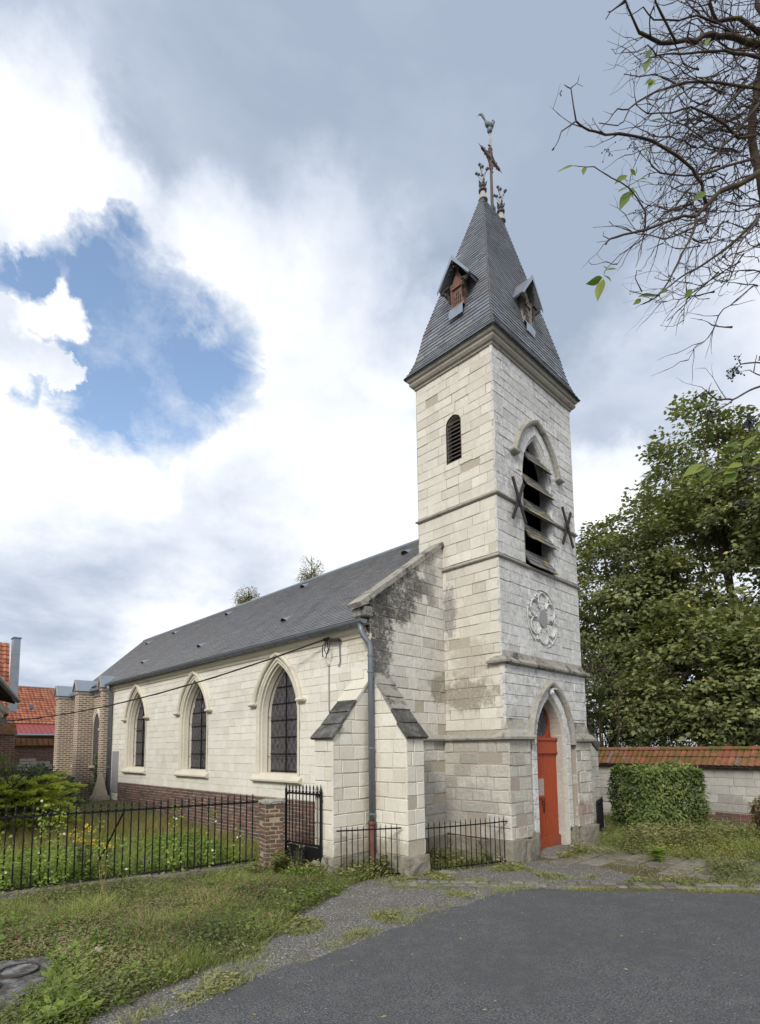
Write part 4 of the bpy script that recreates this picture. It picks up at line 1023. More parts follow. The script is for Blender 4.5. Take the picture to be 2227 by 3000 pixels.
# gable wall beside the tower, with raked coping
gs = (6.54-4.80)/(2.42)
topv = lambda x: 4.80+gs*(x+2.42)
mb = MB()
def gtop(v): return (XN, 0.0) if v <= topv(XN) else (min(-.01, -2.42+(v-4.80)/gs), 0.0)
sheet(mb, FG, XN, 0, 0, 6.5, top=gtop, d=-.012); gab = mb.build('gable_wall', M_mortar, ch)
stones(ch, gab, FG, XN, 0, 2.40, 6.45, .225, (.24, .46), M_gable, rs, clips=[(-gs, 1, 4.80+gs*2.42-.02)], tone=(.2, .95), chips=.04)
stones(ch, gab, FG, XN+.5, -.02, .38, 2.32, .225, (.26, .46), M_low, rs, tone=(.2, .9), **{k_: v for k_, v in kl.items()})
FGs = Frame((XN, 0, 0), (0, -1, 0)); stones(ch, gab, FN, -D1-.35, -D1+.004, 4.30, 4.86, .19, (.2, .35), M_gable, rs, back=.03)
ncp = 7
for i in range(ncp):
    a = Vector((-2.46+2.46*i/ncp, 0, topv(-2.46+2.46*i/ncp)+.0)); b = Vector((-2.46+2.46*(i+1)/ncp, 0, topv(-2.46+2.46*(i+1)/ncp)))
    dv = (b-a).normalized(); nv = Vector((-dv.z, 0, dv.x)); c_ = (a+b)/2+nv*(.02+rs.uniform(-.010, .010)); c_.y = D1+.13
    mb = MB(); mb.obox(c_, dv*((b-a).length/2-.004), Vector((0, .185, 0)), nv*.045, rs.uniform(.2, .8)); mb.build('coping_stone', M_cap, gab)
mb = MB(); ring_loft(mb, -2.36, D1-.03, -2.16, D1+.28, [(-.02, 4.60), (.0, 4.62), (.015, 4.70), (.015, 4.76), (-.02, 4.79)]); mb.build('kneeler_stone', M_cap, gab)
# corner buttresses with stepped, weathered tops
def buttress(fA, fB, fC, L, T, z1, ztop, topM, name='buttress'):
    """fA: left cheek frame (u along projection), given as function P(l, t, z): l = projection from wall, t = thickness"""
    P = fA
    mb = MB(); q = .012
    V = [P(0, q, 0), P(L-q, q, 0), P(L-q, T-q, 0), P(0, T-q, 0), P(0, q, z1), P(L-q, q, z1), P(L-q, T-q, z1), P(0, T-q, z1), P(0, q, ztop), P(0, T-q, ztop)]
    F = [(0,1,5,4), (1,2,6,5), (2,3,7,6), (4,5,8), (7,9,6), (5,6,9,8)]
    a_, b_, c_ = (Vector(P(*e)) for e in ((1,0,0),(0,1,0),(0,0,0)))
    if (a_-c_).cross(b_-c_).z < 0: F = [tuple(reversed(f)) for f in F]
    mb.add(V, F, .5); o = mb.build(name, M_mortar, ch); return o
def butt_caps(P, L, T, z1, ztop, o, Ms, n=5, dp=.02):
    H_ = ztop-z1; ln_ = math.hypot(H_, L); nl, nz = H_/ln_, L/ln_
    for i in range(n):
        t0, t1 = i/n, (i+1)/n; l0, l1 = L*(1-t0)+(.05 if i == 0 else .0), L*(1-t1); za, zb = z1+H_*t0-(.03 if i == 0 else .0), z1+H_*t1
        g = .045 if i == 0 else .012
        V = []
        for t in (-g, T+g): V += [P(l1+nl*.014, t, zb+nz*.014), P(l0+nl*.036, t, za+nz*.036), P(l0-nl*dp, t, za-nz*dp), P(max(l1-nl*dp, -.02), t, zb-nz*dp)]
        F = [(0,1,2,3), (7,6,5,4), (0,4,5,1), (1,5,6,2), (2,6,7,3), (3,7,4,0)]
        a_, b_, c_ = (Vector(P(*e)) for e in ((1,0,0),(0,1,0),(0,0,0)))
        if (a_-c_).cross(b_-c_).z > 0: F = [tuple(reversed(f)) for f in F]
        mb = MB(); V = [(v[0]+rs.uniform(-.006, .006), v[1]+rs.uniform(-.006, .006), v[2]+rs.uniform(-.006, .006)) for v in V]; mb.add(V, F, rs.uniform(.2, .6)); mb.build('cap_stone', Ms[i], o)
PL = lambda l, t, z: (XN-l, D1+t, z)                  # projects towards -X
PR = lambda l, t, z: (XN+t, D1-l, z)                  # projects towards -Y
LB, TB = .92, .50
oL = buttress(PL, None, None, LB, TB, 2.36, 3.45, None); oR = buttress(PR, None, None, .86, .46, 2.36, 3.55, None)
kb = dict(ch=.24, lr=(.28, .46), joint=.009, vj=.006, dj=.005, cham=.010, tone=(.35, .95), chips=.06)
FLb1 = Frame((0, D1, 0), (1,0,0)); FLb2 = Frame((XN-LB, 0, 0), (0,-1,0)); FRb1 = Frame((XN, 0, 0), (0,-1,0)); FRb2 = Frame((0, D1-.86, 0), (1,0,0))
sl_ = (3.45-2.36)/LB
stones(ch, oL, FLb1, XN-LB, XN, .34, 3.40, M=M_butt, rnd=rs, clips=[(-sl_, 1, 2.36-sl_*(XN-LB))], **kb)
stones(ch, oL, FLb2, -D1-TB, -D1, .34, 2.34, M=M_butt, rnd=rs, **kb)
sr_ = (3.55-2.36)/.86
stones(ch, oR, FRb1, -D1, -D1+.86, .34, 3.50, M=M_butt, rnd=rs, clips=[(sr_, 1, 2.36+sr_*(-D1+.86))], **kb)
stones(ch, oR, FRb2, XN, XN+.46, .34, 2.34, M=M_butt, rnd=rs, **kb)
FRb3 = Frame((XN+.46, 0, 0), (0, 1, 0)); stones(ch, oR, FRb3, D1-.86, D1, .34, 2.34, M=M_butt, rnd=rs, **kb)
butt_caps(PL, LB, TB, 2.36, 3.45, oL, [M_black, M_black, M_black, M_butt, M_butt])
butt_caps(PR, .86, .46, 2.36, 3.55, oR, [M_black, M_black, M_cap, M_cap, M_cap])
for a, b in (((XN-LB-.06, D1-.05, -.1), (XN-.10, D1+.1, .34)), ((XN-LB-.06, D1+.1, -.1), (XN-.3, D1+TB+.05, .34)), ((XN-.06, D1-.93, -.1), (XN+.52, D1-.4, .34)), ((XN-.05, D1-.4, -.1), (XN+.5, D1, .33))):
    rough_block('plinth_block', a, b, M_plinth, ch, rp, 4, .016)
# south-west buttress seen past the tower's right edge
PS = lambda l, t, z: (W-.05+l, .15+t, z)
oS = buttress(PS, None, None, 1.06, .5, 2.25, 2.90, None)
FS1 = Frame((0, .15, 0), (1, 0, 0)); ss_ = .65/1.06
stones(ch, oS, FS1, W-.05, W+1.01, .4, 2.90, M=M_low, rnd=rs, clips=[(ss_, 1, 2.25+ss_*(W+1.01))], **kb)
butt_caps(PS, 1.06, .5, 2.25, 2.90, oS, [M_black, M_black, M_black, M_cap], 4, .20)
rough_block('plinth_block', (W-.1, .09, -.1), (W+1.10, .75, .40), M_plinth, ch, rp, 4, .012)
# roof
e0 = (XN-.14, D1+.12, ZG+.02); rr = (RX, D1+.12, RZ)
LPn = [(XN-.14, 17.6, ZG+.02), (RX, YR, RZ)]; RPn = [e0, rr]
mb = MB(); o_ = -.02
mb.add([(XN-.14, 17.6, ZG+o_), e0, rr, (RX, YR, RZ+o_), (2*RX-XN+.14, D1+.12, ZG), (2*RX-XN+.14, 17.6, ZG), (RX-1.6, 23.6, ZG), (RX+1.6, 23.6, ZG)],
       [(0,1,2,3), (2,4,5,3), (0,3,6), (6,3,7), (7,3,5), (1,4,2)], .4)
roof = mb.build('nave_roof', M_slateN, ch)
slates(ch, roof, LPn, RPn, .105, .22, M_slateN, random.Random(14), lift=.015, thick=.013, tone=(.25, .75), gap=.005)
slates(ch, roof, [(RX-1.6, 23.6, ZG), (RX-.02, YR, RZ)], [(XN-.14, 17.6, ZG+.02), (RX, YR, RZ)], .13, .25, M_slateN, random.Random(15), lift=.008)
mb = MB(); mb.tube([(RX, D2, RZ+.02), (RX, YR, RZ+.02)], .05, 6); mb.tube([(RX, YR, RZ), (XN-.14, 17.6, ZG+.03)], .03, 5); mb.build('ridge_roll', M_zinc, roof)
def on_roof(x, y, d=0.0):
    s2 = (RZ-ZG)/(RX-XN+.14); n = Vector((-s2, 0, 1)).normalized(); return Vector((x, y, ZG+.02+s2*(x-XN+.14)))+n*d
for (x, y) in ((.88, 3.25), (1.12, 7.82), (1.03, 12.36), (1.0, 16.75), (.87, 19.27), (-1.34, 5.32), (-1.42, 9.6), (-1.39, 13.95)):
    upv = Vector((RX-XN+.14, 0, RZ-ZG)).normalized(); n_ = Vector((-upv.z, 0, upv.x)); c_ = on_roof(x, y, .012)
    V = []; N_ = 8
    for i in range(N_+1): a = math.pi*i/N_; V.append(c_+Vector((0, .12*math.cos(a), 0))+n_*.10*math.sin(a)-upv*.05)
    V.append(c_+upv*.30)
    mb = MB(); mb.add(V, [(i, i+1, N_+1) for i in range(N_)], .6); vo = mb.build('roof_vent', M_zinc, roof, True)
    V2 = [c_+Vector((0, .10*math.cos(math.pi*i/N_), 0))+n_*(.085*math.sin(math.pi*i/N_)+.002)-upv*.03 for i in range(N_+1)]
    mb = MB(); mb.add(V2, [tuple(range(N_+1))]); mb.build('vent_mouth', M_voidm, roof)
mb = MB(); mb.add([on_roof(XN+.02, D1+.30, .02), on_roof(XN+.02, D1+.75, .02), on_roof(XN+.22, D1+.30, .02)], [(0,2,1)]); mb.build('lichened_slate', simple('orange_lichen', (.34, .15, .04), .8, 0, .3), roof)
# gutter and downpipes
mb = MB(); gx, gzv = XN-.21, ZG-.02; n_ = 8; ys_ = [D1-.05, 4, 7, 10, 13, 15.3]
V = []; 
for y in ys_:
    for i in range(n_+1): a = math.pi*i/n_; V.append((gx-.085*math.cos(a), y, gzv-.085*math.sin(a)))
F = [(j*(n_+1)+i, j*(n_+1)+i+1, (j+1)*(n_+1)+i+1, (j+1)*(n_+1)+i) for j in range(len(ys_)-1) for i in range(n_)]+[tuple(range(n_+1)), tuple(len(ys_)*(n_+1)-1-i for i in range(n_+1))]
mb.add(V, F, .5); gut = mb.build('gutter', M_gutter, ch)
for y in np.arange(D1+.3, 15.3, .42):
    b_ = MB(); b_.tube([(gx-.092*math.cos(math.pi*i/8), y, gzv-.092*math.sin(math.pi*i/8)) for i in range(9)], .008, 4); b_.build('gutter_bracket', M_gutter, gut)
def pipe(pts, r, clips, shoe=None):
    mb = MB(); mb.tube(pts, r, 10); o = mb.build('downpipe', M_gutter, ch, True)
    for z in clips:
        b_ = MB(); x, y = pts[-1][0], pts[-1][1]; b_.lathe([(r+.002, -.02), (r+.012, -.015), (r+.012, .015), (r+.002, .02)], (x, y, z), 10); b_.build('collar', M_gutter, o)
    return o
cx_, cy_ = XN-.09, D1-.09
pp = pipe([(gx, D1+.05, gzv-.07), (gx, D1+.03, gzv-.20), (gx+.02, D1-.0, gzv-.30), (cx_-.01, cy_+.02, gzv-.44), (cx_, cy_, gzv-.54), (cx_, cy_, .86)], .052, (3.85, 3.55, 2.16, 1.0))
mb = MB(); mb.tube([(cx_, cy_, .88), (cx_, cy_, .10), (cx_-.02, cy_-.03, .06)], [.062, .058, .058], 10); mb.lathe([(.065, 0), (.075, .02), (.07, .07), (.06, .08)], (cx_, cy_, .80), 10); mb.build('cast_iron_pipe', M_castiron, pp, True)
fx_, fy_ = XN-.09, YE-.10
pipe([(gx, YE-.2, gzv-.07), (gx, YE-.18, gzv-.2), (fx_, fy_, gzv-.45), (fx_, fy_, .4)], .062, (3.6, 2.6, 1.6))
# cable bracket on the nave wall
mb = MB(); mb.bar(FN(-2.17, 4.27, .10), FN(-2.62, 4.33, .10), .045, .05); mb.bar(FN(-2.20, 4.27, 0), FN(-2.20, 4.27, .12), .03); cb_ = mb.build('cable_bracket', M_rust, ch)
mb = MB(); mb.tube([FN(-2.50, 4.31, .13), FN(-2.62, 4.20, .15), FN(-2.60, 3.98, .16), FN(-2.50, 3.95, .16), FN(-2.44, 4.10, .15), FN(-2.50, 4.30, .13)], .010, 5)
mb.tube([FN(-2.52, 4.31, .13), FN(-2.56, 4.10, .15), FN(-2.49, 4.02, .15), FN(-2.42, 4.05, .15), FN(-2.42, 4.28, .13)], .008, 5)
for i in range(4): mb.lathe([(.018, -.03), (.028, -.015), (.018, 0), (.028, .015), (.018, .03)], FN(-2.48-i*.04, 4.33, .11), 7)
mb.build('insulator', M_iron, cb_)
mb = MB(); mb.tube([FN(-2.22, 4.26, .05), FN(-2.22, 3.85, .03), FN(-2.25, 3.78, .03), FN(-2.30, 3.80, .03)], .012, 5); mb.build('conduit', M_gutter, cb_)
mb = MB(); mb.tube([FN(-2.58, 3.78, .02), FN(-2.58, 2.90, .02)], .016, 6); sphere_pts(mb, FN(-2.58, 3.82, .02), .03); mb.build('wall_conduit', M_lead, ch)
# choir of buff brick with three buttresses
mb = MB(); xc = XN-.02; YC = 19.9
mb.add([(xc, YE, 0), (xc, YC, 0), (xc, YC, 4.55), (xc, YE, 4.55), (xc+2.3, YC+3.6, 0), (xc+2.3, YC+3.6, 4.55), (2*RX-xc, YC+3.6, 0), (2*RX-xc, YC+3.6, 4.55), (2*RX-xc, D1+.3, 0), (2*RX-xc, D1+.3, 4.55)],
       [(0,3,2,1), (1,2,5,4), (4,5,7,6), (6,7,9,8)], .5); choir = mb.build('choir_wall', M_choir, ch)
for (y0, L, t_) in ((YE+.03, .29, .30), (16.45, .56, .50), (18.95, .56, .50)):
    x1 = xc-L; mb = MB(); mb.box((x1, y0, 0), (xc+.01, y0+t_, 4.36)); bo_ = mb.build('choir_buttress', M_choir, ch)
    mb = MB(); ym = y0+t_/2; zt = 4.84; g = .06
    V = [(x1-g, y0-g, 4.40), (x1-g, y0+t_+g, 4.40), (x1-g, ym, zt), (XN+.6, y0-g, 4.40), (XN+.6, y0+t_+g, 4.40), (XN+.6, ym, zt)]
    mb.add(V, [(0,2,1), (0,3,5,2), (2,5,4,1), (0,1,4,3)], .6); mb.build('zinc_roof', M_zinc, bo_)
    mb = MB(); 
    for sg in (0, 1):
        e = y0-g+.02 if sg == 0 else y0+t_+g-.02
        mb.bar((x1-g-.03, e, 4.39), (x1-g-.03, ym, zt-.02), .05, .05, up=(1, 0, 0))
    mb.box((x1-.03, y0-.02, 4.30), (xc-.01, y0+t_+.02, 4.395)); mb.build('gable_trim', M_lead, bo_)
mb = MB(); P_ = [(.0, 4.18), (.05, 4.22), (.06, 4.28), (.11, 4.34), (.12, 4.40), (.0, 4.42)]
mb.add([(xc-d_, y, v) for y in (YE+.6, YC+.2) for d_, v in P_], [(i+1, i, i+6, i+7) for i in range(5)], .5); mb.build('choir_cornice', M_lead, ch)
mb = MB()
for (ya, yb) in ((15.32, 16.4), (17.05, 18.9)): mb.bar((xc-.16, ya, 4.44), (xc-.16, yb, 4.44), .13, .10)
mb.build('choir_gutter', M_gutter, ch)
FC = Frame((xc, 0, 0), (0, -1, 0))
for y in (16.08, 18.0):
    A = Arch(-y, .38, 1.62, 2.95, 3.62); mb = MB(); P = A.outline(8); mb.add([FC(u, v, .012) for u, v in P], [tuple(range(len(P)))[::-1]], .3); wo_ = mb.build('choir_window', M_glass, ch)
    mb = MB(); hood(mb, FC, Arch(-y, .44, 0, 2.95, 3.70), [(0, .0), (0, .05), (.06, .06), (.09, .03), (.09, 0)]); sweep(mb, FC, A.outline(8), [(-.02, .0), (-.02, .03), (.06, .03), (.06, 0)]); mb.build('hood_mould', M_mould, wo_)
    mb = MB(); mb.obox(FC(-y, 1.58, .05), FC.U*.56, (0, 0, .04), FC.N*.09); mb.build('sill', M_mould, wo_)
# weathercock standing on the cross
wc = empty('weathercock', (px_, TY, 17.42)); tag(wc, 'green copper weathercock standing on the tip of the spire cross', 'weathercock')
mb = MB(); mb.tube([(px_, TY, 17.42), (px_, TY, 17.62), (px_, TY, 17.66), (px_, TY, 17.80)], [.03, .034, .02, .016], 7); mb.build('post', M_lead, wc)
mb = MB(); sphere_pts(mb, (px_, TY, 17.88), .07, sz=1.15, n=10, k=7); mb.build('ball', M_copper, wc, True)
cd = Vector((.90, -.44, 0))*.74; o = Vector((px_, TY, 17.96))
mb = MB(); mb.tube([o-cd*.16+Vector((0,0,(.17)*.74)), o-cd*.10+Vector((0,0,(.10)*.74)), o+Vector((0,0,(.06)*.74)), o+cd*.08+Vector((0,0,(.09)*.74)), o+cd*.12+Vector((0,0,(.18)*.74)), o+cd*.14+Vector((0,0,(.25)*.74)), o+cd*.16+Vector((0,0,(.29)*.74)), o+cd*.22+Vector((0,0,(.27)*.74))], [.033, .063, .078, .070, .048, .033, .03, .005], 8)
mb.tube([o+Vector((0,0,(-.03)*.74)), o+Vector((0,0,(.03)*.74))], .025, 6); mb.build('body', M_copper, wc, True)
for i in range(4):
    t = MB(); s0 = o-cd*.12+Vector((0,0,(.12+.012*i)*.74)); t.tube([s0, s0-cd*(.06+.015*i)+Vector((0,0,(.12)*.74)), s0-cd*(.10+.03*i)+Vector((0,0,(.24-.01*i)*.74)), s0-cd*(.18+.035*i)+Vector((0,0,(.30-.035*i)*.74)), s0-cd*(.23+.035*i)+Vector((0,0,(.26-.05*i)*.74))], [.016, .022, .021, .016, .004], 5); t.build('tail_feather', M_copper, wc)
mb = MB()
for i in range(3): sphere_pts(mb, o+cd*(.125+.03*i)+Vector((0,0,(.33-.008*i)*.74)), .018, n=6, k=4)
sphere_pts(mb, o+cd*.175+Vector((0,0,(.22)*.74)), .019, sz=1.5, n=6, k=4); mb.build('comb', M_copper, wc)
# ------------------------------------------------------------------ paving in front of the church
rk = random.Random(77)
kerb = empty('kerb'); tag(kerb, kind='structure')
KL = [(-2.75, .42), (-2.02, -.38), (-1.28, -1.17), (-.62, -1.95), (.29, -2.99), (.95, -3.78), (2.6, -5.7), (5.0, -8.5)]
def along(P, s):
    for a, b in zip(P[:-1], P[1:]):
        L = math.hypot(b[0]-a[0], b[1]-a[1])
        if s <= L: t = s/L; return (a[0]+(b[0]-a[0])*t, a[1]+(b[1]-a[1])*t), ((b[0]-a[0])/L, (b[1]-a[1])/L)
        s -= L
    return None, None
def sett(name, c, d, l, w_, h, M, parent, rnd, tilt=.02):
    ax = Vector((d[0], d[1], rnd.uniform(-tilt, tilt)))*(l/2); ay = Vector((-d[1], d[0], rnd.uniform(-tilt, tilt)))*(w_/2)
    mb = MB(); C = Vector((c[0], c[1], 0)); n = [(-1,-1),(0,-1.04),(1,-1),(1.03,0),(1,1),(0,1.03),(-1,1),(-1.03,0)]
    j = [(rnd.uniform(.9, 1.02), rnd.uniform(.9, 1.02)) for _ in n]
    V = [C+ax*a*q+ay*b*r+Vector((0, 0, -.05)) for (a, b), (q, r) in zip(n, j)]+[C+ax*a*q+ay*b*r+Vector((0, 0, h-.012)) for (a, b), (q, r) in zip(n, j)]+[C+ax*a*q*.86+ay*b*r*.86+Vector((0, 0, h+rnd.uniform(-.004, .004))) for (a, b), (q, r) in zip(n, j)]
    F = [tuple(range(16, 24))]+[(i+k*8, (i+1) % 8+k*8, (i+1) % 8+8+k*8, i+8+k*8) for k in (0, 1) for i in range(8)]
    mb.add(V, F, rnd.random()); return mb.build(name, M, parent)
for row, off in ((0, .0), (1, .155)):
    s = rk.uniform(0, .1)
    while True:
        l = rk.uniform(.16, .27); p, d = along(KL, s+l/2)
        if p is None: break
        if not (row == 1 and rk.random() < .12): sett('sett', (p[0]-d[1]*off*-1*-1, p[1]+d[0]*off), d, l-.018, rk.uniform(.12, .145), .018+.012*row, M_kerb, kerb, rk)
        s += l
path = empty('path'); tag(path, kind='structure')
fl_rnd = random.Random(9)
for i in range(-1, 7):
    y = -.50-i*.44; x = -.1+fl_rnd.uniform(-.2, .2)-max(0, i-2)*.05
    while x < 2.9:
        wd = fl_rnd.uniform(.42, .80)
        cx0, cy0 = x+wd/2, y-.22
        # keep only slabs between the door and the kerb
        dk = (cx0+.62)*.76+(cy0+1.95)*.65
        if dk > .22 and cx0 > .85+.25*(cy0 < -1.2) and fl_rnd.random() < .97: sett('flagstone', (cx0, cy0), (1, fl_rnd.uniform(-.03, .03)), wd-.02, .42, .022+fl_rnd.uniform(-.004, .010), M_flag, path, fl_rnd, .012)
        x += wd
for (a, b, w_, l) in ((-2.05, .30, .30, .22), (-1.72, .18, .22, .16), (-1.45, .30, .28, .2), (-2.3, .55, .2, .15), (-1.2, .12, .18, .14)): sett('flagstone', (a, b), (.8, -.6), w_, l, .03, M_flag, path, fl_rnd, .05)

# ------------------------------------------------------------------ ironwork
def spear(mb, c, h=.13, r=.012):
    mb.lathe([(r*.7, -h*.15), (r*1.5, 0), (r*1.7, h*.12), (r*.8, h*.26), (r*.75, h*.36), (r*1.75, h*.42), (r*.8, h*.50), (r*1.3, h*.62), (r*.12, h)], c, 7)
fence = empty('iron_fence', (-3.55, 3.08, 0)); tag(fence, 'long black iron spear fence on a low stone curb before the churchyard', 'fence')
fd = Vector((-3.96, .87, 0)).normalized(); F0 = Vector((-3.56, 3.075, 0)); nb = 46; sp_ = .1155
mb = MB(); mb.bar(F0+Vector((.05,0,1.19)), F0+fd*nb*sp_+Vector((0,0,1.175)), .028, .030); mb.build('rail', M_iron, fence)
mb = MB(); mb.bar(F0+Vector((0,0,.15)), F0+fd*nb*sp_+Vector((0,0,.12)), .026, .028); mb.build('rail', M_iron, fence)
bm_ = MB(); bm_.tube([(0, 0, .08), (0, 0, 1.20)], .011, 6); bar_me = bm_.mesh('bar'); bar_me.materials.append(M_iron)
sm_ = MB(); spear(sm_, (0, 0, 0), .15, .0125); spear_me = sm_.mesh('spear_head'); spear_me.materials.append(M_iron)
for i in range(nb):
    p = F0+fd*(i+.5)*sp_
    b = bpy.data.objects.new('bar', bar_me); COL.objects.link(b); b.parent = fence; b.location = p-fence.location+Vector((0, 0, -.0004*i))
    h = bpy.data.objects.new('spear_head', spear_me); COL.objects.link(h); h.parent = b; h.location = (0, 0, 1.205)
mb = MB(); q = F0+fd*19.4*sp_; mb.bar(q+Vector((0,.02,1.17)), q+fd*.35+Vector((.05, .55, .05)), .03, .012); mb.build('stay_bar', M_iron, fence)
rpp = random.Random(4)
for i in range(9):
    a = F0+fd*(i*.62-.05); b = F0+fd*(i*.62+.56)
    mb = MB(); mb.obox((a+b)/2+Vector((0, 0, .03+rpp.uniform(-.01, .01))), (b-a)/2, Vector((fd.y, -fd.x, 0))*.12, (0, 0, .07), rpp.random()); mb.build('curb_stone', M_plinth, fence)
# brick gate post
post = empty('gate_post', (-3.42, 2.80, 0)); tag(post, 'short square brick gate post with a rough stone cap beside the iron gate', 'gate post')
pc = Vector((-3.40, 2.80, 0)); pu = Vector((.966, -.26, 0)).normalized(); pv = Vector((.26, .966, 0)); hw_ = .175
mb = MB(); mb.obox(pc+Vector((0,0,.575)), pu*(hw_-.008), pv*(hw_-.008), (0,0,.60)); mb.build('core', M_mortarD, post)
for (fu, fn, ww) in ((pu, -pv, hw_), (pv, pu, hw_), (-pv, -pu, hw_), (-pu, pv, hw_)):
    O = pc+fn*hw_; fr = Frame(O, fu); stones(post, post, fr, -ww, ww, .02, 1.165, .0755, (.155, .21), M_pierbrick, rk, joint=.021, vj=.007, dj=.007, cham=.006, tone=(0, 1), kind='brick', runbond=True, back=.03, d=.004, chips=.12)
mb_o = rough_block('cap_stone', (-.205, -.205, 1.17), (.205, .205, 1.245), M_string, None, rpp, 4, .012); mb_o.rotation_euler.z = math.atan2(pu.y, pu.x); mb_o.parent = post; mb_o.location = pc-Vector(post.location)
# gate
gate = empty('iron_gate', (-3.16, 1.72, 0)); tag(gate, 'black iron gate with a torn sheet panel between brick post and buttress', 'gate')
GA, GB = Vector((-3.16, 1.66, 0)), Vector((-3.20, 2.62, 0)); gd = (GB-GA).normalized(); gl = (GB-GA).length; gn = Vector((gd.y, -gd.x, 0))
for q in (GA, GB):
    mb = MB(); mb.bar(q+Vector((0,0,.05)), q+Vector((0,0,1.40)), .034, .03); mb.lathe([(.02, 0), (.028, .03), (.018, .06), (.003, .16)], q+Vector((0,0,1.39)), 7); mb.build('stile', M_iron, gate)
for z in (1.37, .50):
    mb = MB(); mb.bar(GA+Vector((0,0,z)), GB+Vector((0,0,z)), .03, .034)
    for q, sg in ((GA, 1), (GB, -1)): mb.add([q+Vector((0,0,z-.01)), q+gd*sg*.10+Vector((0,0,z-.01)), q+gd*sg*.03+Vector((0,0,z-.05)), q+Vector((0,0,z-.12))], [(0,1,2,3)])
    mb.build('rail', M_iron, gate)
gb_ = MB(); gb_.tube([(0, 0, .5), (0, 0, 1.38)], .011, 6); gbar = gb_.mesh('bar'); gbar.materials.append(M_iron)
for i in range(9):
    p = GA+gd*gl*(i+1)/10; b = bpy.data.objects.new('bar', gbar); COL.objects.link(b); b.parent = gate; b.location = p-gate.location
    h = bpy.data.objects.new('spear_head', spear_me); COL.objects.link(h); h.parent = b; h.location = (0, 0, 1.39)
mb = MB(); rg = random.Random(2); hole = [(.40,.10),(.55,.09),(.60,.17),(.57,.27),(.53,.33),(.49,.36),(.45,.33),(.42,.25)]
outer = [(.02,.05),(.97,.05),(.97,.25),(.97,.42),(.93,.46),(.50,.46),(.02,.46),(.02,.25)]
order = [0,1,2,3,4,5,6,7]
Hh = [(.40,.10),(.57,.09),(.60,.18),(.57,.28),(.53,.33),(.49,.36),(.44,.31),(.41,.20)]
V = [GA+gd*gl*u+Vector((0,0,v)) for u, v in outer]+[GA+gd*gl*u+Vector((0,0,v)) for u, v in Hh]
mb.add(V, [(i, (i+1) % 8, 8+(i+1) % 8, 8+i) for i in range(8)]); gp = mb.build('panel', M_iron, gate)
mb = MB(); mb.add([GA+gd*gl*u+gn*-.10+Vector((0,0,v)) for u, v in ((.36,.05),(.64,.05),(.64,.38),(.36,.38))], [(0,1,2,3)]); mb.build('rust_backing', M_voidm, gp)  # added dark sheet, stands in for the shade inside the torn hole
for i in range(5):
    z0 = .10+i*.05; mb = MB(); mb.tube([GA+gd*gl*(.41+.02*rg.random())+Vector((0,0,z0)), GA+gd*gl*.5-gn*-.03+Vector((0,0,z0+.03*rg.uniform(-1,1))), GA+gd*gl*(.56+.03*rg.random())+Vector((0,0,z0+.02))], [.012, .016, .008], 4); mb.build('torn_strip', M_iron, gp)
mb = MB(); mb.bar(GA+Vector((0,0,1.26)), GA+Vector((.10,.02,1.26)), .03, .03); mb.build('hinge', M_rust, gate)
# low railings closing the corners
def railing(name, label, P, Q, n, zt, h=.10, z0=.02, sag=0.0, dogs=False, rail_at=.86):
    P, Q = Vector(P), Vector(Q); root = empty(name, P); tag(root, label, 'railing', None)
    d = (Q-P).normalized(); L = (Q-P).length; nn = Vector((d.y, -d.x, 0))
    mb = MB(); pts = [P+(Q-P)*t+nn*sag*4*t*(1-t)+Vector((0,0,zt*rail_at+.03*t)) for t in (0,.2,.4,.6,.8,1)]
    pts = [pts[0]-d*.03]+pts+[pts[-1]+d*.03]; mb.tube(pts, .013, 6); mb.build('rail', M_iron, root)
    mb = MB(); mb.tube([P+Vector((0,0,z0+.03)), Q+Vector((0,0,z0+.05))], .012, 6); mb.build('rail', M_iron, root)
    bmm = MB(); bmm.tube([(0,0,z0), (0,0,zt*.93), (0,0,zt)], [.0088, .0088, .001], 6); me = bmm.mesh('bar'); me.materials.append(M_iron)
    for i in range(n):
        t = (i+.5)/n; b = bpy.data.objects.new('bar', me); COL.objects.link(b); b.parent = root; b.location = (Q-P)*t+nn*sag*4*t*(1-t)+Vector((0,0,.03*t))
    if dogs:
        bm2 = MB(); bm2.tube([(0,0,z0), (0,0,.13), (0,0,.16)], [.007, .007, .001], 5); m2 = bm2.mesh('dog_bar'); m2.materials.append(M_iron)
        for i in range(1, n):
            t = i/n; b = bpy.data.objects.new('dog_bar', m2); COL.objects.link(b); b.parent = root; b.location = (Q-P)*t+Vector((0,0,.02*t))
    return root
railing('corner_railing', 'low black railing around the downpipe between the two corner buttresses', (-3.06, 1.32, 0), (-2.26, .66, 0), 11, .87, rail_at=.90)
railing('corner_railing', 'low black railing between the corner buttress and the tower plinth', (-1.70, .56, 0), (-.14, -.06, 0), 16, .88, dogs=True, sag=.04)
railing('corner_railing', 'short black railing seen end-on at the right of the door pier', (3.45, -.16, 0), (4.42, .10, 0), 9, .95)
railing('side_railing', 'tall black spiked railing between the far buttress and the hedge', (4.75, 1.15, 0), (6.05, .95, 0), 11, 1.52)

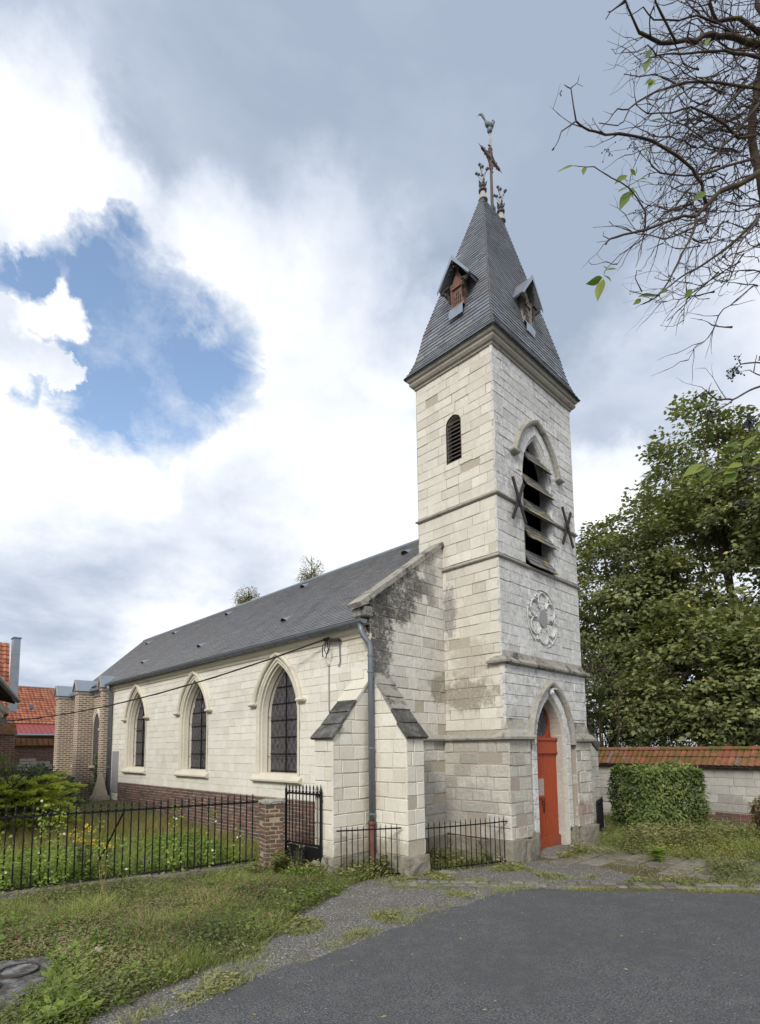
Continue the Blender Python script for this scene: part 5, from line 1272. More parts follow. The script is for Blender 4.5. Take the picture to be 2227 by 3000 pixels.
# ------------------------------------------------------------------ boundary wall with mossy tiles
bw = empty('boundary_wall', (7.6, -2.57, 0)); tag(bw, 'low white stone boundary wall with mossy red tile coping behind the hedge', 'wall')
FB = Frame((7.60, -2.57, 0), (-.2175, -.976, 0)); rw = random.Random(17)
mb = MB(); u0, u1 = -6.6, 4.6
mb.add([FB(u, v, d) for (d, v) in ((-.012, -.05), (-.012, 1.60), (-.36, 1.60), (-.36, -.05)) for u in (u0, u1)], [(0,1,3,2), (2,3,5,4), (4,5,7,6), (0,2,4,6), (1,7,5,3)], .5); mb.build('core', M_mortarW, bw)
stones(bw, bw, FB, u0, u1, .42, 1.52, .205, (.36, .62), M_wallR, rw, joint=.008, vj=.004, cham=.005)
stones(bw, bw, FB, -2.6, u1, -.04, .40, .07, (.19, .23), M_brick, rw, joint=.010, vj=.004, cham=.004, tone=(.4, 1.0), kind='brick', runbond=True, chips=.2)
stones(bw, bw, FB, u0, -2.6, -.04, .40, .22, (.36, .62), M_wallR, rw, joint=.008)
mb = MB(); mb.add([FB(u, v, d) for (d, v) in ((.0, 1.52), (.05, 1.53), (.055, 1.57), (.10, 1.58), (.105, 1.64), (.0, 1.65)) for u in (u0, u1)], [(i*2, i*2+1, i*2+3, i*2+2) for i in range(5)], .3); mb.build('eaves_course', M_farbrick, bw)
mb = MB(); mb.add([FB(u, v, d) for (d, v) in ((.16, 1.62), (-.18, 2.06), (-.52, 1.62)) for u in (u0, u1)], [(0,1,3,2), (2,3,5,4), (1,0,4,5), (0,2,4), (1,5,3)], .5); mb.build('roof_bed', M_mortarD, bw)
sl0 = Vector(FB(0, 1.64, .17)); sl1 = Vector(FB(0, 2.09, -.18)); upd = (sl1-sl0).normalized(); nrm_ = FB.U.cross(upd).normalized()
if nrm_.z < 0: nrm_ = -nrm_
Ls = (sl1-sl0).length
for side in (0, 1):
    for row in range(2):
        u = u0; 
        while u < u1:
            wd = .163
            a0 = row*Ls*.48-(.03 if row == 0 else .02)+rw.uniform(-.008, .008); a1 = a0+Ls*.56
            mb = MB(); t = rw.random(); t = t if rw.random() > .06 else 1.0
            lf = .035+rw.uniform(-.006, .008)
            if side == 0: B = sl0+FB.U*u; ud, nn_ = upd, nrm_
            else:
                B = Vector(FB(u, 1.64, -.53)); ud = (Vector(FB(u, 2.09, -.18))-B).normalized(); nn_ = ud.cross(FB.U).normalized(); nn_ = nn_ if nn_.z > 0 else -nn_
            prof = [(0, .0), (.03, .022), (.065, .012), (.11, .0), (.155, .004)]
            V = [B+FB.U*x+ud*a_+nn_*(lf*(1-k_*.8)+h) for k_, a_ in ((0, a0), (1, a1)) for x, h in prof]+[B+FB.U*x+ud*a0+nn_*(lf+h-.014) for x, h in prof]
            F = [(i, i+1, i+6, i+5) for i in range(4)]+[(10+i, 10+i+1, i+1, i) for i in range(4)]
            mb.add(V, F, t); mb.build('tile', M_tile, bw)
            u += wd
u = u0
while u < u1:
    l = .33; mb = MB(); V = []; N_ = 6
    for e, r in ((0, .105), (l-.004, .095)):
        for i in range(N_+1): a = math.pi*i/N_; V.append(Vector(FB(u+e, 2.05, -.18))+FB.N*r*math.cos(a)+Vector((0, 0, r*math.sin(a)*.85)))
    mb.add(V, [(i, i+1, i+N_+2, i+N_+1) for i in range(N_)]+[tuple(range(N_+1))], rw.random()); mb.build('ridge_tile', M_tile, bw); u += l

# ------------------------------------------------------------------ obelisk, slab, stones in the churchyard
ob = empty('obelisk', (-2.57, 14.45, .45)); tag(ob, 'small pale stone obelisk grave marker standing at the far corner of the nave', 'grave marker')
rough_block('base', (-2.82, 14.2, .35), (-2.31, 14.70, .64), M_conc, ob, rpp, 3, .006)
mb = MB(); c = Vector((-2.565, 14.45, .64)); V = [c+Vector((sx*.20, sy*.20, 0)) for sx, sy in ((-1,-1),(1,-1),(1,1),(-1,1))]+[c+Vector((sx*.03, sy*.03, .80)) for sx, sy in ((-1,-1),(1,-1),(1,1),(-1,1))]
mb.add(V, [(0,1,5,4),(1,2,6,5),(2,3,7,6),(3,0,4,7),(4,5,6,7)], .5); mb.build('shaft', M_conc, ob)
slab = empty('manhole_slab', (-7.9, .2, 0)); tag(slab, 'weathered concrete slab with two round iron covers at the lawn edge', 'manhole slab')
sl_poly = [(-8.9, .55), (-7.95, .80), (-7.50, .60), (-7.72, -.14), (-7.98, -.26), (-8.02, -.44), (-9.1, -.2)]
mb = MB(); n = len(sl_poly); mb.add([(x, y, .0) for x, y in sl_poly]+[(x, y, .085) for x, y in sl_poly], [tuple(range(n, 2*n))]+[(i, (i+1) % n, n+(i+1) % n, n+i) for i in range(n)][::1], .5); mb.build('plate', M_slab, slab)
for (x, y) in ((-7.86, .36), (-8.22, .12)):
    mb = MB(); mb.lathe([(.17, 0), (.172, .012), (.155, .014), (.15, .004), (.0, .004)], (x, y, .086), 20); mb.build('cover', M_slab, slab)
    mb = MB(); mb.tube([(x+.165*math.cos(i*.3307), y+.165*math.sin(i*.3307), .098) for i in range(20)], .012, 5); mb.build('cover_rim', M_rust, slab)
def boulder(name, label, c, r, M, seed):
    rnd = random.Random(seed); mb = MB(); sphere_pts(mb, (0,0,0), 1, n=9, k=6)
    mb.v = [(c[0]+v[0]*r[0]*(1+.25*mnoise.noise(Vector(v)*1.7+Vector((seed, 0, 0)))), c[1]+v[1]*r[1]*(1+.25*mnoise.noise(Vector(v)*1.7+Vector((seed, 3, 0)))), c[2]+v[2]*r[2]) for v in mb.v]
    return tag(mb.build(name, M, None, True), label, 'stone')
boulder('field_stone', 'rounded grey stone lying in the weeds behind the fence', (-5.05, 4.25, .13), (.17, .13, .12), M_kerb, 3)
boulder('field_stone', 'small grey stone in the weeds right of the rounded one', (-4.78, 4.22, .13), (.10, .09, .11), M_kerb, 7)
boulder('field_stone', 'pale loose stone beside the concrete slab', (-7.15, .42, .07), (.10, .07, .05), M_wallR, 12)

# ------------------------------------------------------------------ neighbours on the left
lh = empty('eaves_house', (-6.0, 13.0, 0)); tag(lh, 'house at the left edge with dark overhanging eaves above pale stone', 'house')
E_ = Vector((-5.08, 15.0, 0)); ed_ = Vector((-.262, -.965, 0)).normalized(); en = Vector((.965, -.262, 0)); Ln = 9.0
def HP3(l, o, z): q = E_+ed_*l+en*o; return (q.x, q.y, z)
mb = MB(); mb.add([HP3(l, o, z) for l in (.3, Ln) for (o, z) in ((-.42, 0), (-.42, 3.72), (-4.0, 3.72), (-4.0, 0))], [(0,1,5,4), (1,2,6,5), (2,3,7,6), (0,3,2,1), (4,5,6,7)], .5); mb.build('wall', M_whitestone, lh)
mb = MB(); mb.add([HP3(l, o, z) for l in (0, Ln) for (o, z) in ((0, 3.86), (-2.2, 5.3), (-4.4, 3.86), (0, 3.80), (-2.2, 5.22), (-4.4, 3.80))], [(0,1,7,6), (1,2,8,7), (3,9,10,4), (4,10,11,5), (0,6,9,3), (0,3,4,1), (1,4,5,2)], .5); mb.build('roof', simple('dark_tiles', (.09, .065, .05), .8, 0, .3, 15), lh)
mb = MB(); mb.add([HP3(l, o, z) for l in (.15, Ln) for (o, z) in ((-.42, 3.20), (-.32, 3.24), (-.30, 3.36), (-.22, 3.40), (-.16, 3.52), (-.42, 3.55))], [(i, i+1, i+7, i+6) for i in range(5)]+[(5,4,3,2,1,0)], .5); mb.build('cornice', M_whitestone, lh)
for i in range(14):
    mb = MB(); l = .1+i*.62; mb.bar(HP3(l, -.5, 3.86), HP3(l, -.02, 3.74), .07, .09); mb.build('rafter', M_darkwood, lh)
mb = MB(); mb.tube([HP3(0, .06, 3.80), HP3(Ln, .06, 3.83)], .07, 8); mb.build('gutter', M_gutter, lh)
mb = MB(); mb.bar(HP3(.5, -.40, 3.16), HP3(-.05, -.05, 3.16), .05, .06); mb.tube([HP3(.2, -.2, 3.12), HP3(.3, -.3, 2.85), HP3(.5, -.38, 2.9)], .02, 5); mb.build('cable_bracket', M_gutter, lh)
gw = empty('garden_wall', (-5.1, 16.0, 0)); tag(gw, 'old lichen-spotted brick wall end below the eaves at the left edge', 'wall')
mb = MB(); mb.box((-9.0, 16.0, 0), (-4.86, 16.5, 2.75)); mb.build('brickwork', M_farbrick, gw)
mb = MB(); mb.add([(-9.0, 15.92, 2.75), (-4.80, 15.92, 2.75), (-4.80, 16.58, 2.75), (-9.0, 16.58, 2.75), (-9.0, 16.25, 3.12), (-4.80, 16.25, 3.12)], [(0,1,5,4), (2,3,4,5), (1,2,5), (3,0,4), (0,3,2,1)], .4); mb.build('tile_coping', M_tile, gw)
def tile_roof(parent, A, B, C, D, nu, nv, M, rnd, name='roof_tile'):
    """A-B eave, D-C ridge; every tile its own small shape; joined: far away"""
    A, B, C, D = map(Vector, (A, B, C, D)); N = (B-A).cross(D-A).normalized(); mb = MB()
    for j in range(nv):
        for i in range(nu):
            s0, s1 = i/nu, (i+1)/nu; t0, t1 = j/nv, (j+1)/nv
            def P(s, t): return (A.lerp(B, s)).lerp(D.lerp(C, s), t)
            l, m1, m2, r = s0, s0+(s1-s0)*.3, s0+(s1-s0)*.7, s1
            V = [P(s, t0)+N*(.05+h) for s, h in ((l, .0), (m1, .035), (m2, .0), (r, .0))]+[P(s, t1)+N*(.012+h) for s, h in ((l, .0), (m1, .035), (m2, .0), (r, .0))]+[P(s, t0)+N*.0 for s in (l, m1, m2, r)]
            mb.add(V, [(k, k+1, k+5, k+4) for k in range(3)]+[(8+k, 9+k, k+1, k) for k in range(3)], rnd.random())
    o = mb.build(name, M, parent); o['kind'] = 'stuff'; return o
rt = random.Random(6)
oh = empty('orange_roofed_house', (-6, 24, 0)); tag(oh, 'house with a steep orange pantile roof and grey zinc flue, at left edge', 'house')
mb = MB(); mb.box((-12, 21.9, 0), (-4.02, 27.5, 3.75)); mb.build('wall', M_farbrick, oh)
mb = MB(); mb.add([(-12, 21.6, 3.72), (-4.0, 21.6, 3.72), (-3.56, 24.6, 7.25), (-12, 24.6, 7.25), (-12, 27.6, 3.72), (-3.2, 27.6, 3.72)], [(0,1,2,3), (3,2,5,4), (1,5,2), (0,3,4)], .4); mb.build('roof', M_pantile, oh)
tile_roof(oh, (-7.5, 21.6, 3.74), (-4.0, 21.6, 3.74), (-3.56, 24.6, 7.27), (-7.5, 24.6, 7.27), 17, 16, M_pantile, rt)
mb = MB()
mb.box((-4.02, 21.3, 3.85), (-3.77, 21.75, 6.98)); vg = mb.build('zinc_flue', M_zinc, oh)
for z in (4.5, 5.1, 5.7, 6.3):
    mb = MB(); mb.box((-4.026, 21.29, z-.012), (-3.764, 21.76, z+.012)); mb.build('seam', M_zinc, vg)
mb = MB(); mb.box((-4.05, 21.27, 6.98), (-3.74, 21.78, 7.03)); mb.build('flue_cap', M_gutter, vg)
bn = empty('tile_roofed_barn', (1, 37, 0)); tag(bn, 'long orange tiled barn with a red sheet lean-to beyond the brick choir', 'barn')
mb = MB(); mb.box((-1.6, 36.9, 0), (9, 43, 4.0)); mb.build('wall', M_render, bn)
mb = MB(); mb.add([(-1.7, 36.5, 4.0), (9, 36.5, 4.0), (9, 40, 6.75), (-1.7, 40, 6.75), (9, 43.5, 4.0), (-1.7, 43.5, 4.0)], [(0,1,2,3), (3,2,4,5), (0,3,5), (1,4,2)], .4); mb.build('roof', M_pantile, bn)
tile_roof(bn, (-1.7, 36.5, 4.02), (4.5, 36.5, 4.02), (4.5, 40, 6.77), (-1.7, 40, 6.77), 26, 16, M_pantile, rt)
for i in range(16):
    mb = MB(); x = -1.7+i*.4; mb.tube([(x, 40, 6.78), (x+.38, 40, 6.78)], .11, 6, rt.random()); mb.build('ridge_tile', M_farbrick, bn)
mb = MB(); nS = Vector((0, -2.75, 3.5)).normalized()
c = Vector((.40, 38.0, 5.20))+nS*.04; mb.obox(c, (.12, 0, 0), Vector((0, 3.5, 2.75)).normalized()*.24, nS*.04); sk = mb.build('skylight', M_darklead, bn)
mb = MB(); mb.obox(c+nS*.045, (.09, 0, 0), Vector((0, 3.5, 2.75)).normalized()*.20, nS*.006); mb.build('pane', simple('sky_pane', (.03, .07, .16), .1, 0, .1, 3, .8), sk)
lt = MB(); lt.add([(-1.7, 34.8, 3.27), (9, 34.8, 3.27), (9, 36.55, 4.02), (-1.7, 36.55, 4.02), (-1.7, 34.8, 3.21), (9, 34.8, 3.21)], [(0,1,2,3), (4,5,1,0)], .5); lo2 = lt.build('sheet_roof', M_redsheet, bn)
for i in range(22):
    mb = MB(); x = -1.6+i*.30; mb.bar((x, 34.79, 3.29), (x, 36.55, 4.045), .03, .03); mb.build('sheet_rib', M_redsheet, lo2)
mb = MB(); mb.tube([(-1.7, 34.72, 3.24), (9, 34.72, 3.24)], .06, 6); mb.build('gutter', M_zinc, bn)
mb = MB(); mb.box((-1.6, 36.8, 0), (9, 36.89, 3.9)); mb.build('back_wall', simple('dim_render', (.20, .17, .11), .9, 0, .2, 3), bn)
for x in (-1.5, 2.2, 5.5):
    mb = MB(); mb.box((x, 34.95, 0), (x+.15, 35.1, 3.25)); mb.build('post', M_darkwood, bn)
yw = empty('yard_wall', (-1.8, 27, 0)); tag(yw, 'mossy brick yard wall with white stone blocks left of the brick choir', 'wall')
mb = MB(); mb.box((-4.6, 27.0, 0), (3, 27.35, 2.45)); mb.build('brickwork', M_farbrick, yw)
mb = MB(); mb.add([(-4.6, 26.85, 2.44), (3, 26.85, 2.44), (3, 27.5, 2.44), (-4.6, 27.5, 2.44), (-4.6, 27.18, 2.82), (3, 27.18, 2.82)], [(0,1,5,4), (2,3,4,5), (1,2,5), (3,0,4), (0,3,2,1)], .4); cop = mb.build('coping', M_tile, yw)
for i in range(24):
    mb = MB(); x = -4.5+i*.25; mb.obox((x, 27.0, 2.65), (.10, 0, 0), Vector((0, .33, .38)).normalized()*.24, Vector((0, -.38, .33)).normalized()*.03, rt.random()); mb.build('coping_tile', M_tile, cop)
for (r, x0, x1) in ((0, -2.5, -.7), (1, -2.5, -.6), (2, -2.4, -1.1), (3, -2.4, -1.7)):
    x = x0
    while x < x1:
        l = rt.uniform(.28, .45); mb = MB(); mb.obox((x+l/2, 26.985, 1.28+r*.155), (l/2-.012, 0, 0), (0, .03, 0), (0, 0, .066), rt.random()); mb.build('stone', M_whitestone, yw); x += l
flush_pieces()
# power cable from the left house to the nave wall
A = Vector(HP3(-.02, -.05, 3.17)); B = Vector(FN(-2.60, 4.33, .13)); pts = [A.lerp(B, t)-Vector((0, 0, .28*4*t*(1-t))) for t in [i/24 for i in range(25)]]
mb = MB(); mb.tube(pts, .017, 6); n = Vector((0, 0, 1))
mb.tube([p+Vector((.012*math.cos(i*1.7), 0, .012*math.sin(i*1.7))) for i, p in enumerate(pts)], .012, 5)
cb2 = mb.build('power_cable', M_rust); tag(cb2, 'twisted black power cable strung across the churchyard to the nave wall', 'cable')
# ------------------------------------------------------------------ vegetation
def leaf_mat(name, stops, transl=.25, rough=.55, spec=.35, patch=.35):
    def fn(s):
        t = s.attr('tone'); p = s.pos(); n = s.noise(p, 1.3, 3)
        c = s.ramp(t, stops); c = s.mix(s.mr(n, .35, .7, 0, patch), c, s.ramp(t, [(q, (a*1.25, b*1.12, c_*.9)) for q, (a, b, c_) in stops]))
        tc_ = s.mix(1.0, c, (1.5, 1.6, .8), 'MULTIPLY')
        return dict(color=c, rough=rough, spec=spec, transl=transl, tcol=tc_)
    return mat(name, fn)
M_syc = leaf_mat('sycamore_leaf', [(0, (0.078,0.094,0.041)), (.45, (0.164,0.188,0.079)), (.8, (0.27,0.292,0.121)), (.95, (0.427,0.412,0.171)), (1, (0.57,0.412,0.142))])
M_und = leaf_mat('understory_leaf', [(0, (0.046,0.06,0.025)), (.6, (0.103,0.127,0.052)), (1, (0.184,0.207,0.081))])
M_hedge = leaf_mat('hornbeam_leaf', [(0, (0.06,0.093,0.029)), (.5, (0.132,0.183,0.055)), (.9, (0.265,0.31,0.099)), (1, (0.397,0.37,0.118))], .18, .5, .3)
M_redbush = leaf_mat('reddish_leaf', [(0, (0.078,0.072,0.033)), (.5, (0.143,0.111,0.052)), (1, (0.208,0.182,0.078))], .2)
M_juni = leaf_mat('juniper_spray', [(0, (0.103,0.144,0.034)), (.45, (0.31,0.368,0.086)), (1, (0.632,0.644,0.184))], .38, .7, .2)
M_laurel = leaf_mat('ivy_leaf', [(0, (0.042,0.075,0.026)), (.6, (0.091,0.141,0.053)), (1, (0.182,0.231,0.091))], .12, .4, .5)
M_bramble = leaf_mat('bramble_leaf', [(0, (0.072,0.108,0.03)), (.5, (0.156,0.204,0.054)), (1, (0.312,0.312,0.084))], .3)
M_birch = leaf_mat('birch_leaf', [(0, (.12,.115,.05)), (.5, (.21,.20,.085)), (1, (.32,.29,.13))], .3)
M_elderleaf = leaf_mat('elder_leaf', [(0, (0.056,0.092,0.02)), (.5, (0.102,0.153,0.031)), (1, (0.214,0.255,0.051))], .38, .5)
M_grass = leaf_mat('grass_blade', [(0, (0.111,0.147,0.043)), (.4, (0.215,0.257,0.078)), (.7, (0.339,0.367,0.133)), (.85, (0.430,0.404,0.199)), (1, (0.546,0.500,0.266))], .25, .7, .2)
M_dry = leaf_mat('dry_grass', [(0, (0.144,0.144,0.051)), (.4, (0.287,0.237,0.108)), (.8, (0.416,0.323,0.172)), (1, (0.517,0.402,0.237))], .25, .8, .15)
M_weed = leaf_mat('weed_leaf', [(0, (0.076,0.094,0.036)), (.5, (0.158,0.176,0.068)), (.85, (0.261,0.261,0.117)), (1, (0.385,0.323,0.179))], .22, .6, .3)
M_bright = leaf_mat('bindweed_leaf', [(0, (0.094,0.15,0.027)), (.5, (0.175,0.25,0.05)), (1, (0.338,0.388,0.1))], .32, .55, .3)
M_pink = simple('pink_flower', (.33, .13, .15), .8, 0, .3, 50)
M_yellow = simple('yellow_flower', (.62, .42, .03), .7, 0, .2, 50)
M_white = simple('white_flower', (.75, .74, .70), .6, 0, .05, 20)
def bark_fn(s):
    p = s.pos(); n = s.noise(p, 14, 5, .7); n2 = s.noise(p, 6, 4)
    c = s.mix(n, (.035, .026, .020), (.085, .062, .048)); c = s.mix(s.mr(n2, .5, .62, 0, .55), c, (.095, .085, .02))
    return dict(color=c, rough=.9, normal=s.bump(n, .8, .01), spec=.15)
M_bark = mat('mossy_bark', bark_fn)
M_twig = simple('dark_twig', (.075, .055, .048), .8, 0, .4, 20)
M_berry = simple('elderberry', (.012, .008, .016), .3, 0, .2, 40, .6)
def npmesh(name, V, F_tmpl, k, tone, M, parent=None, kind=None):
    """V: (N,k,3) vertices of N copies of a template with faces F_tmpl"""
    N = V.shape[0]; me = bpy.data.meshes.new(name)
    me.vertices.add(N*k); me.vertices.foreach_set('co', V.reshape(-1).astype(np.float32))
    lt = np.array([len(f) for f in F_tmpl]); flat_ = np.concatenate([np.array(f) for f in F_tmpl])
    idx = (np.arange(N)[:, None]*k+flat_[None, :]).reshape(-1)
    me.loops.add(len(idx)); me.loops.foreach_set('vertex_index', idx.astype(np.int32))
    npoly = N*len(F_tmpl); starts = np.concatenate([[0], np.cumsum(np.tile(lt, N))[:-1]])
    me.polygons.add(npoly); me.polygons.foreach_set('loop_start', starts.astype(np.int32))
    me.update(calc_edges=True)
    a = me.attributes.new('tone', 'FLOAT', 'FACE'); a.data.foreach_set('value', np.repeat(np.clip(tone, 0, 1), len(F_tmpl)).astype(np.float32))
    o = link_mesh(name, me, parent, M)
    if kind: o['kind'] = kind
    return o
OVAL = np.array([(0,0,0),(.35,.20,.05),(.72,.15,.03),(1,0,-.05),(.72,-.15,.03),(.35,-.20,.05)]); OVAL_F = [(0,3,2,1),(0,5,4,3)]
MAPLE = np.array([(0,0,0),(.12,.34,.02),(.36,.30,.03),(.42,.52,-.02),(.60,.24,.02),(1.0,0,-.10),(.60,-.24,.02),(.42,-.52,-.02),(.36,-.30,.03),(.12,-.34,.02)]); MAPLE_F = [(0,5,4,3,2,1),(0,9,8,7,6,5)]
BLADE = np.array([(0,.5,0),(0,-.5,0),(.55,-.38,.0),(.55,.38,.0),(1,0,0)]); BLADE_F = [(0,1,2,3),(3,2,4)]
FEATH = np.array([(0,.06,0),(.5,.20,.03),(1,0,0),(.5,-.20,.03),(0,-.06,0)]); FEATH_F = [(0,4,3,2,1)]
HEART = np.array([(0,0,0),(-.12,.28,.02),(.25,.36,.03),(1,0,-.06),(.25,-.36,.03),(-.12,-.28,.02)]); HEART_F = [(0,3,2,1),(0,5,4,3)]
def unit(a): return a/np.maximum(np.linalg.norm(a, axis=-1, keepdims=True), 1e-9)
def place(Cn, A, Nn, S, T):
    A = unit(A); B = unit(np.cross(Nn, A)); N2 = np.cross(A, B)
    S = np.asarray(S).reshape(-1, 1, 1)
    return Cn[:, None, :]+S*(A[:, None, :]*T[None, :, 0:1]+B[:, None, :]*T[None, :, 1:2]+N2[:, None, :]*T[None, :, 2:3])
def vnoise(P, f, seed=0):
    o = Vector((seed*7.3, seed*3.1, seed)); return np.array([mnoise.noise(Vector(p)*f+o) for p in P])
def limb_paths(base, tips, rnd, r0, top):
    out = []
    for t in tips:
        b = Vector(base); t = Vector(t); h = rnd.uniform(.15, .55)
        s = b.lerp(Vector(top), h); mid = s.lerp(t, .5)+Vector((rnd.uniform(-.3,.3), rnd.uniform(-.3,.3), rnd.uniform(0, .5)))
        out.append([s, s.lerp(mid, .5)+Vector((0,0,.1)), mid, t])
    return out
def tree(name, label, cat, base, top, lobes, nclump, per, lsize, M, seed, tmpl=MAPLE, tf=MAPLE_F, trunk_r=.22, flat_=.42, cl=.75, group=None, tone0=.42, shell=.55, limbs=14, stems=1, barkM=None, droop=.5):
    rs_ = np.random.RandomState(seed); rnd = random.Random(seed)
    root = empty(name, base); tag(root, label, cat, group)
    w_ = np.array([l[1][0]*l[1][1]*l[1][2] for l in lobes])**(2/3); w_ = w_/w_.sum()
    C = []; O = []
    while len(C) < nclump:
        i = rs_.choice(len(lobes), p=w_); c, r = np.array(lobes[i][0]), np.array(lobes[i][1])
        d = unit(rs_.normal(size=3)); rad = shell+(1-shell)*rs_.rand()**.6
        rad *= 1+.30*mnoise.noise(Vector(d)*2.2+Vector((seed, i, 0)))
        p = c+d*r*rad
        if p[2] < base[2]+.4: continue
        C.append(p); O.append(d)
    C = np.array(C); O = np.array(O)
    mb = MB()
    for k in range(stems):
        off = Vector((rnd.uniform(-.3, .3), rnd.uniform(-.3, .3), 0)) if stems > 1 else Vector((0,0,0))
        tp = Vector(top)+off*rnd.uniform(2, 5) if stems > 1 else Vector(top)
        pts = [Vector(base)+off*.5+Vector((0,0,-.1))]+[Vector(base).lerp(tp, t)+off+Vector((rnd.uniform(-.12,.12), rnd.uniform(-.12,.12), 0)) for t in (.2, .4, .6, .8, 1)]
        mb.tube(pts, [trunk_r*q for q in (1.15, .9, .72, .5, .32, .12)], 8, rnd.random())
    mb.build('trunk', barkM or M_bark, root, True)
    pick = sorted(range(len(C)), key=lambda i: rnd.random())[:limbs]
    for i, pth in zip(pick, limb_paths(base, [C[i] for i in pick], rnd, trunk_r, top)):
        mb = MB(); mb.tube(pth, [trunk_r*.30, trunk_r*.22, trunk_r*.14, trunk_r*.05], 5); mb.build('limb', barkM or M_bark, root, True)
    tw = MB()
    for j in range(min(260, nclump)):
        i = rnd.randrange(len(C)); a = Vector(C[i]); b = a-Vector(O[i])*rnd.uniform(.6, 1.4)+Vector((0,0,-rnd.uniform(.0,.5))); tw.tube([b, a.lerp(b, .4)+Vector((0,0,.08)), a+Vector(O[i])*.25], [.016, .010, .004], 4, rnd.random())
    o = tw.build('twigs', barkM or M_twig, root); o['kind'] = 'stuff'
    n = nclump*per; ci = np.repeat(np.arange(nclump), per)
    sz = cl*(.7+.6*rs_.rand(nclump))[ci]
    off = rs_.normal(size=(n, 3)); off = off/np.linalg.norm(off, axis=1, keepdims=True)*(rs_.rand(n, 1)**.45)
    rad2 = np.linalg.norm(off[:, :2], axis=1)
    P = C[ci]+off*np.stack([sz, sz, sz*flat_], 1); P[:, 2] -= droop*sz*rad2**2*.5
    outw = off.copy(); outw[:, 2] *= .3; A = unit(outw+.6*O[ci]+rs_.normal(size=(n, 3))*.45); A[:, 2] -= .35
    Nn = unit(np.array([0, 0, 1.0])+.45*O[ci]+rs_.normal(size=(n, 3))*.38)
    S = lsize*(.55+.75*rs_.rand(n)); ct = rs_.rand(nclump)
    tone = tone0+.22*(ct[ci]-.5)+.30*(rs_.rand(n)-.5)+.10*off[:, 2]
    spec_ = rs_.rand(n) < .012; tone[spec_] = .97
    o = npmesh('crown', place(P, A, Nn, S, tmpl), tf, len(tmpl), tone, M, root); o['kind'] = 'stuff'
    return root
G_syc = 'sycamore trees beyond the boundary wall'
tree('sycamore_tree', 'tallest sycamore with a feathery top at the right edge behind the wall', 'tree', (17.3, -.2, 0), (17, 0, 15.5), [((17,-.2,9.5),(4.5,4.5,5.2)), ((17.6,-2.0,12.5),(2.8,2.8,3.0)), ((16.9,.5,14.0),(2.2,2.2,3.0)), ((16.0,1.6,6.0),(3.2,3.0,3.5))], 620, 84, .175, M_syc, 1, group=G_syc, tone0=.46)
tree('sycamore_tree', 'sycamore leaning out beside the tower, left of the tallest one', 'tree', (15.3, 4.2, 0), (14.8, 4.0, 10.5), [((14.3,3.3,8.2),(2.7,2.7,3.4)), ((14.6,2.6,10.4),(1.9,1.9,2.3)), ((14.0,3.9,5.4),(2.2,2.2,2.6))], 330, 82, .165, M_syc, 2, group=G_syc, tone0=.40)
tree('sycamore_tree', 'low sycamore with drooping boughs right above the tiled wall', 'tree', (13.2, .2, 0), (13.2, .2, 6.5), [((12.8,-.1,4.9),(2.6,2.8,2.3)), ((12.2,-2.2,4.3),(1.8,2.0,1.9)), ((11.4,-.9,3.2),(1.3,2.2,1.1)), ((11.6,1.3,3.5),(1.3,1.4,1.3))], 260, 84, .175, M_syc, 3, group=G_syc, tone0=.50)
tree('sycamore_tree', 'sycamore at the far right partly cut off by the picture edge', 'tree', (16.6, -5.0, 0), (16.5, -4.8, 13.5), [((16.2,-4.4,9.5),(3.6,3.6,5.4)), ((15.4,-4.0,4.8),(2.6,2.6,2.6))], 330, 80, .18, M_syc, 4, group=G_syc, tone0=.44)
tree('elder_shrub', 'thin many-stemmed elder with bare lower stems behind the wall next to the tower', 'shrub', (10.6, 2.7, 0), (10.2, 2.4, 4.3), [((10.4,2.7,5.0),(1.5,1.5,1.3)), ((10.5,3.6,3.6),(1.0,1.2,1.2))], 60, 40, .13, M_und, 5, OVAL, OVAL_F, .06, stems=6, limbs=8, cl=.5)
G_u = 'dark bushes behind the boundary wall'
for i, (x, y, rx, h) in enumerate(((12.4, 3.6, 1.8, 3.6), (11.6, .6, 1.9, 3.1), (11.0, -2.6, 1.9, 3.0), (10.3, -5.4, 1.9, 3.2), (14.5, 7.2, 2.2, 4.6), (15, -8, 2.5, 4.2))):
    tree('bush', ('dark bush filling the gap under the sycamores, '+('nearest the tower', 'behind the hedge', 'right of the hedge', 'at the right picture edge', 'seen just past the tower', 'out at the far right')[i]), 'bush', (x, y, 0), (x, y, h*.8), [((x, y, h*.5), (rx*1.15, rx*1.25, h*.56))], 120, 70, .14, M_und, 40+i, OVAL, OVAL_F, .06, stems=4, limbs=6, cl=.6, group=G_u, tone0=.35, shell=.4)
G_b = 'birch trees beyond the nave roof'
tree('birch_tree', 'birch top showing above the nave roof, the larger of the two', 'tree', (11.5, 20.8, 0), (11.7, 20.9, 14.2), [((11.8,21,13.0),(.75,.75,1.35)), ((11.2,20.5,12.5),(.7,.7,1.1)), ((12.2,21.4,12.3),(.8,.8,1.0))], 95, 60, .10, M_birch, 7, OVAL, OVAL_F, .12, group=G_b, cl=.42, flat_=.9, droop=1.4, limbs=10, tone0=.5)
tree('birch_tree', 'small birch tip barely showing above the roof ridge', 'tree', (9.3, 24.5, 0), (9.3, 24.6, 12.5), [((9.3,24.6,11.85),(.65,.65,.7))], 45, 55, .10, M_birch, 8, OVAL, OVAL_F, .10, group=G_b, cl=.40, flat_=.9, droop=1.2, limbs=8, tone0=.5)
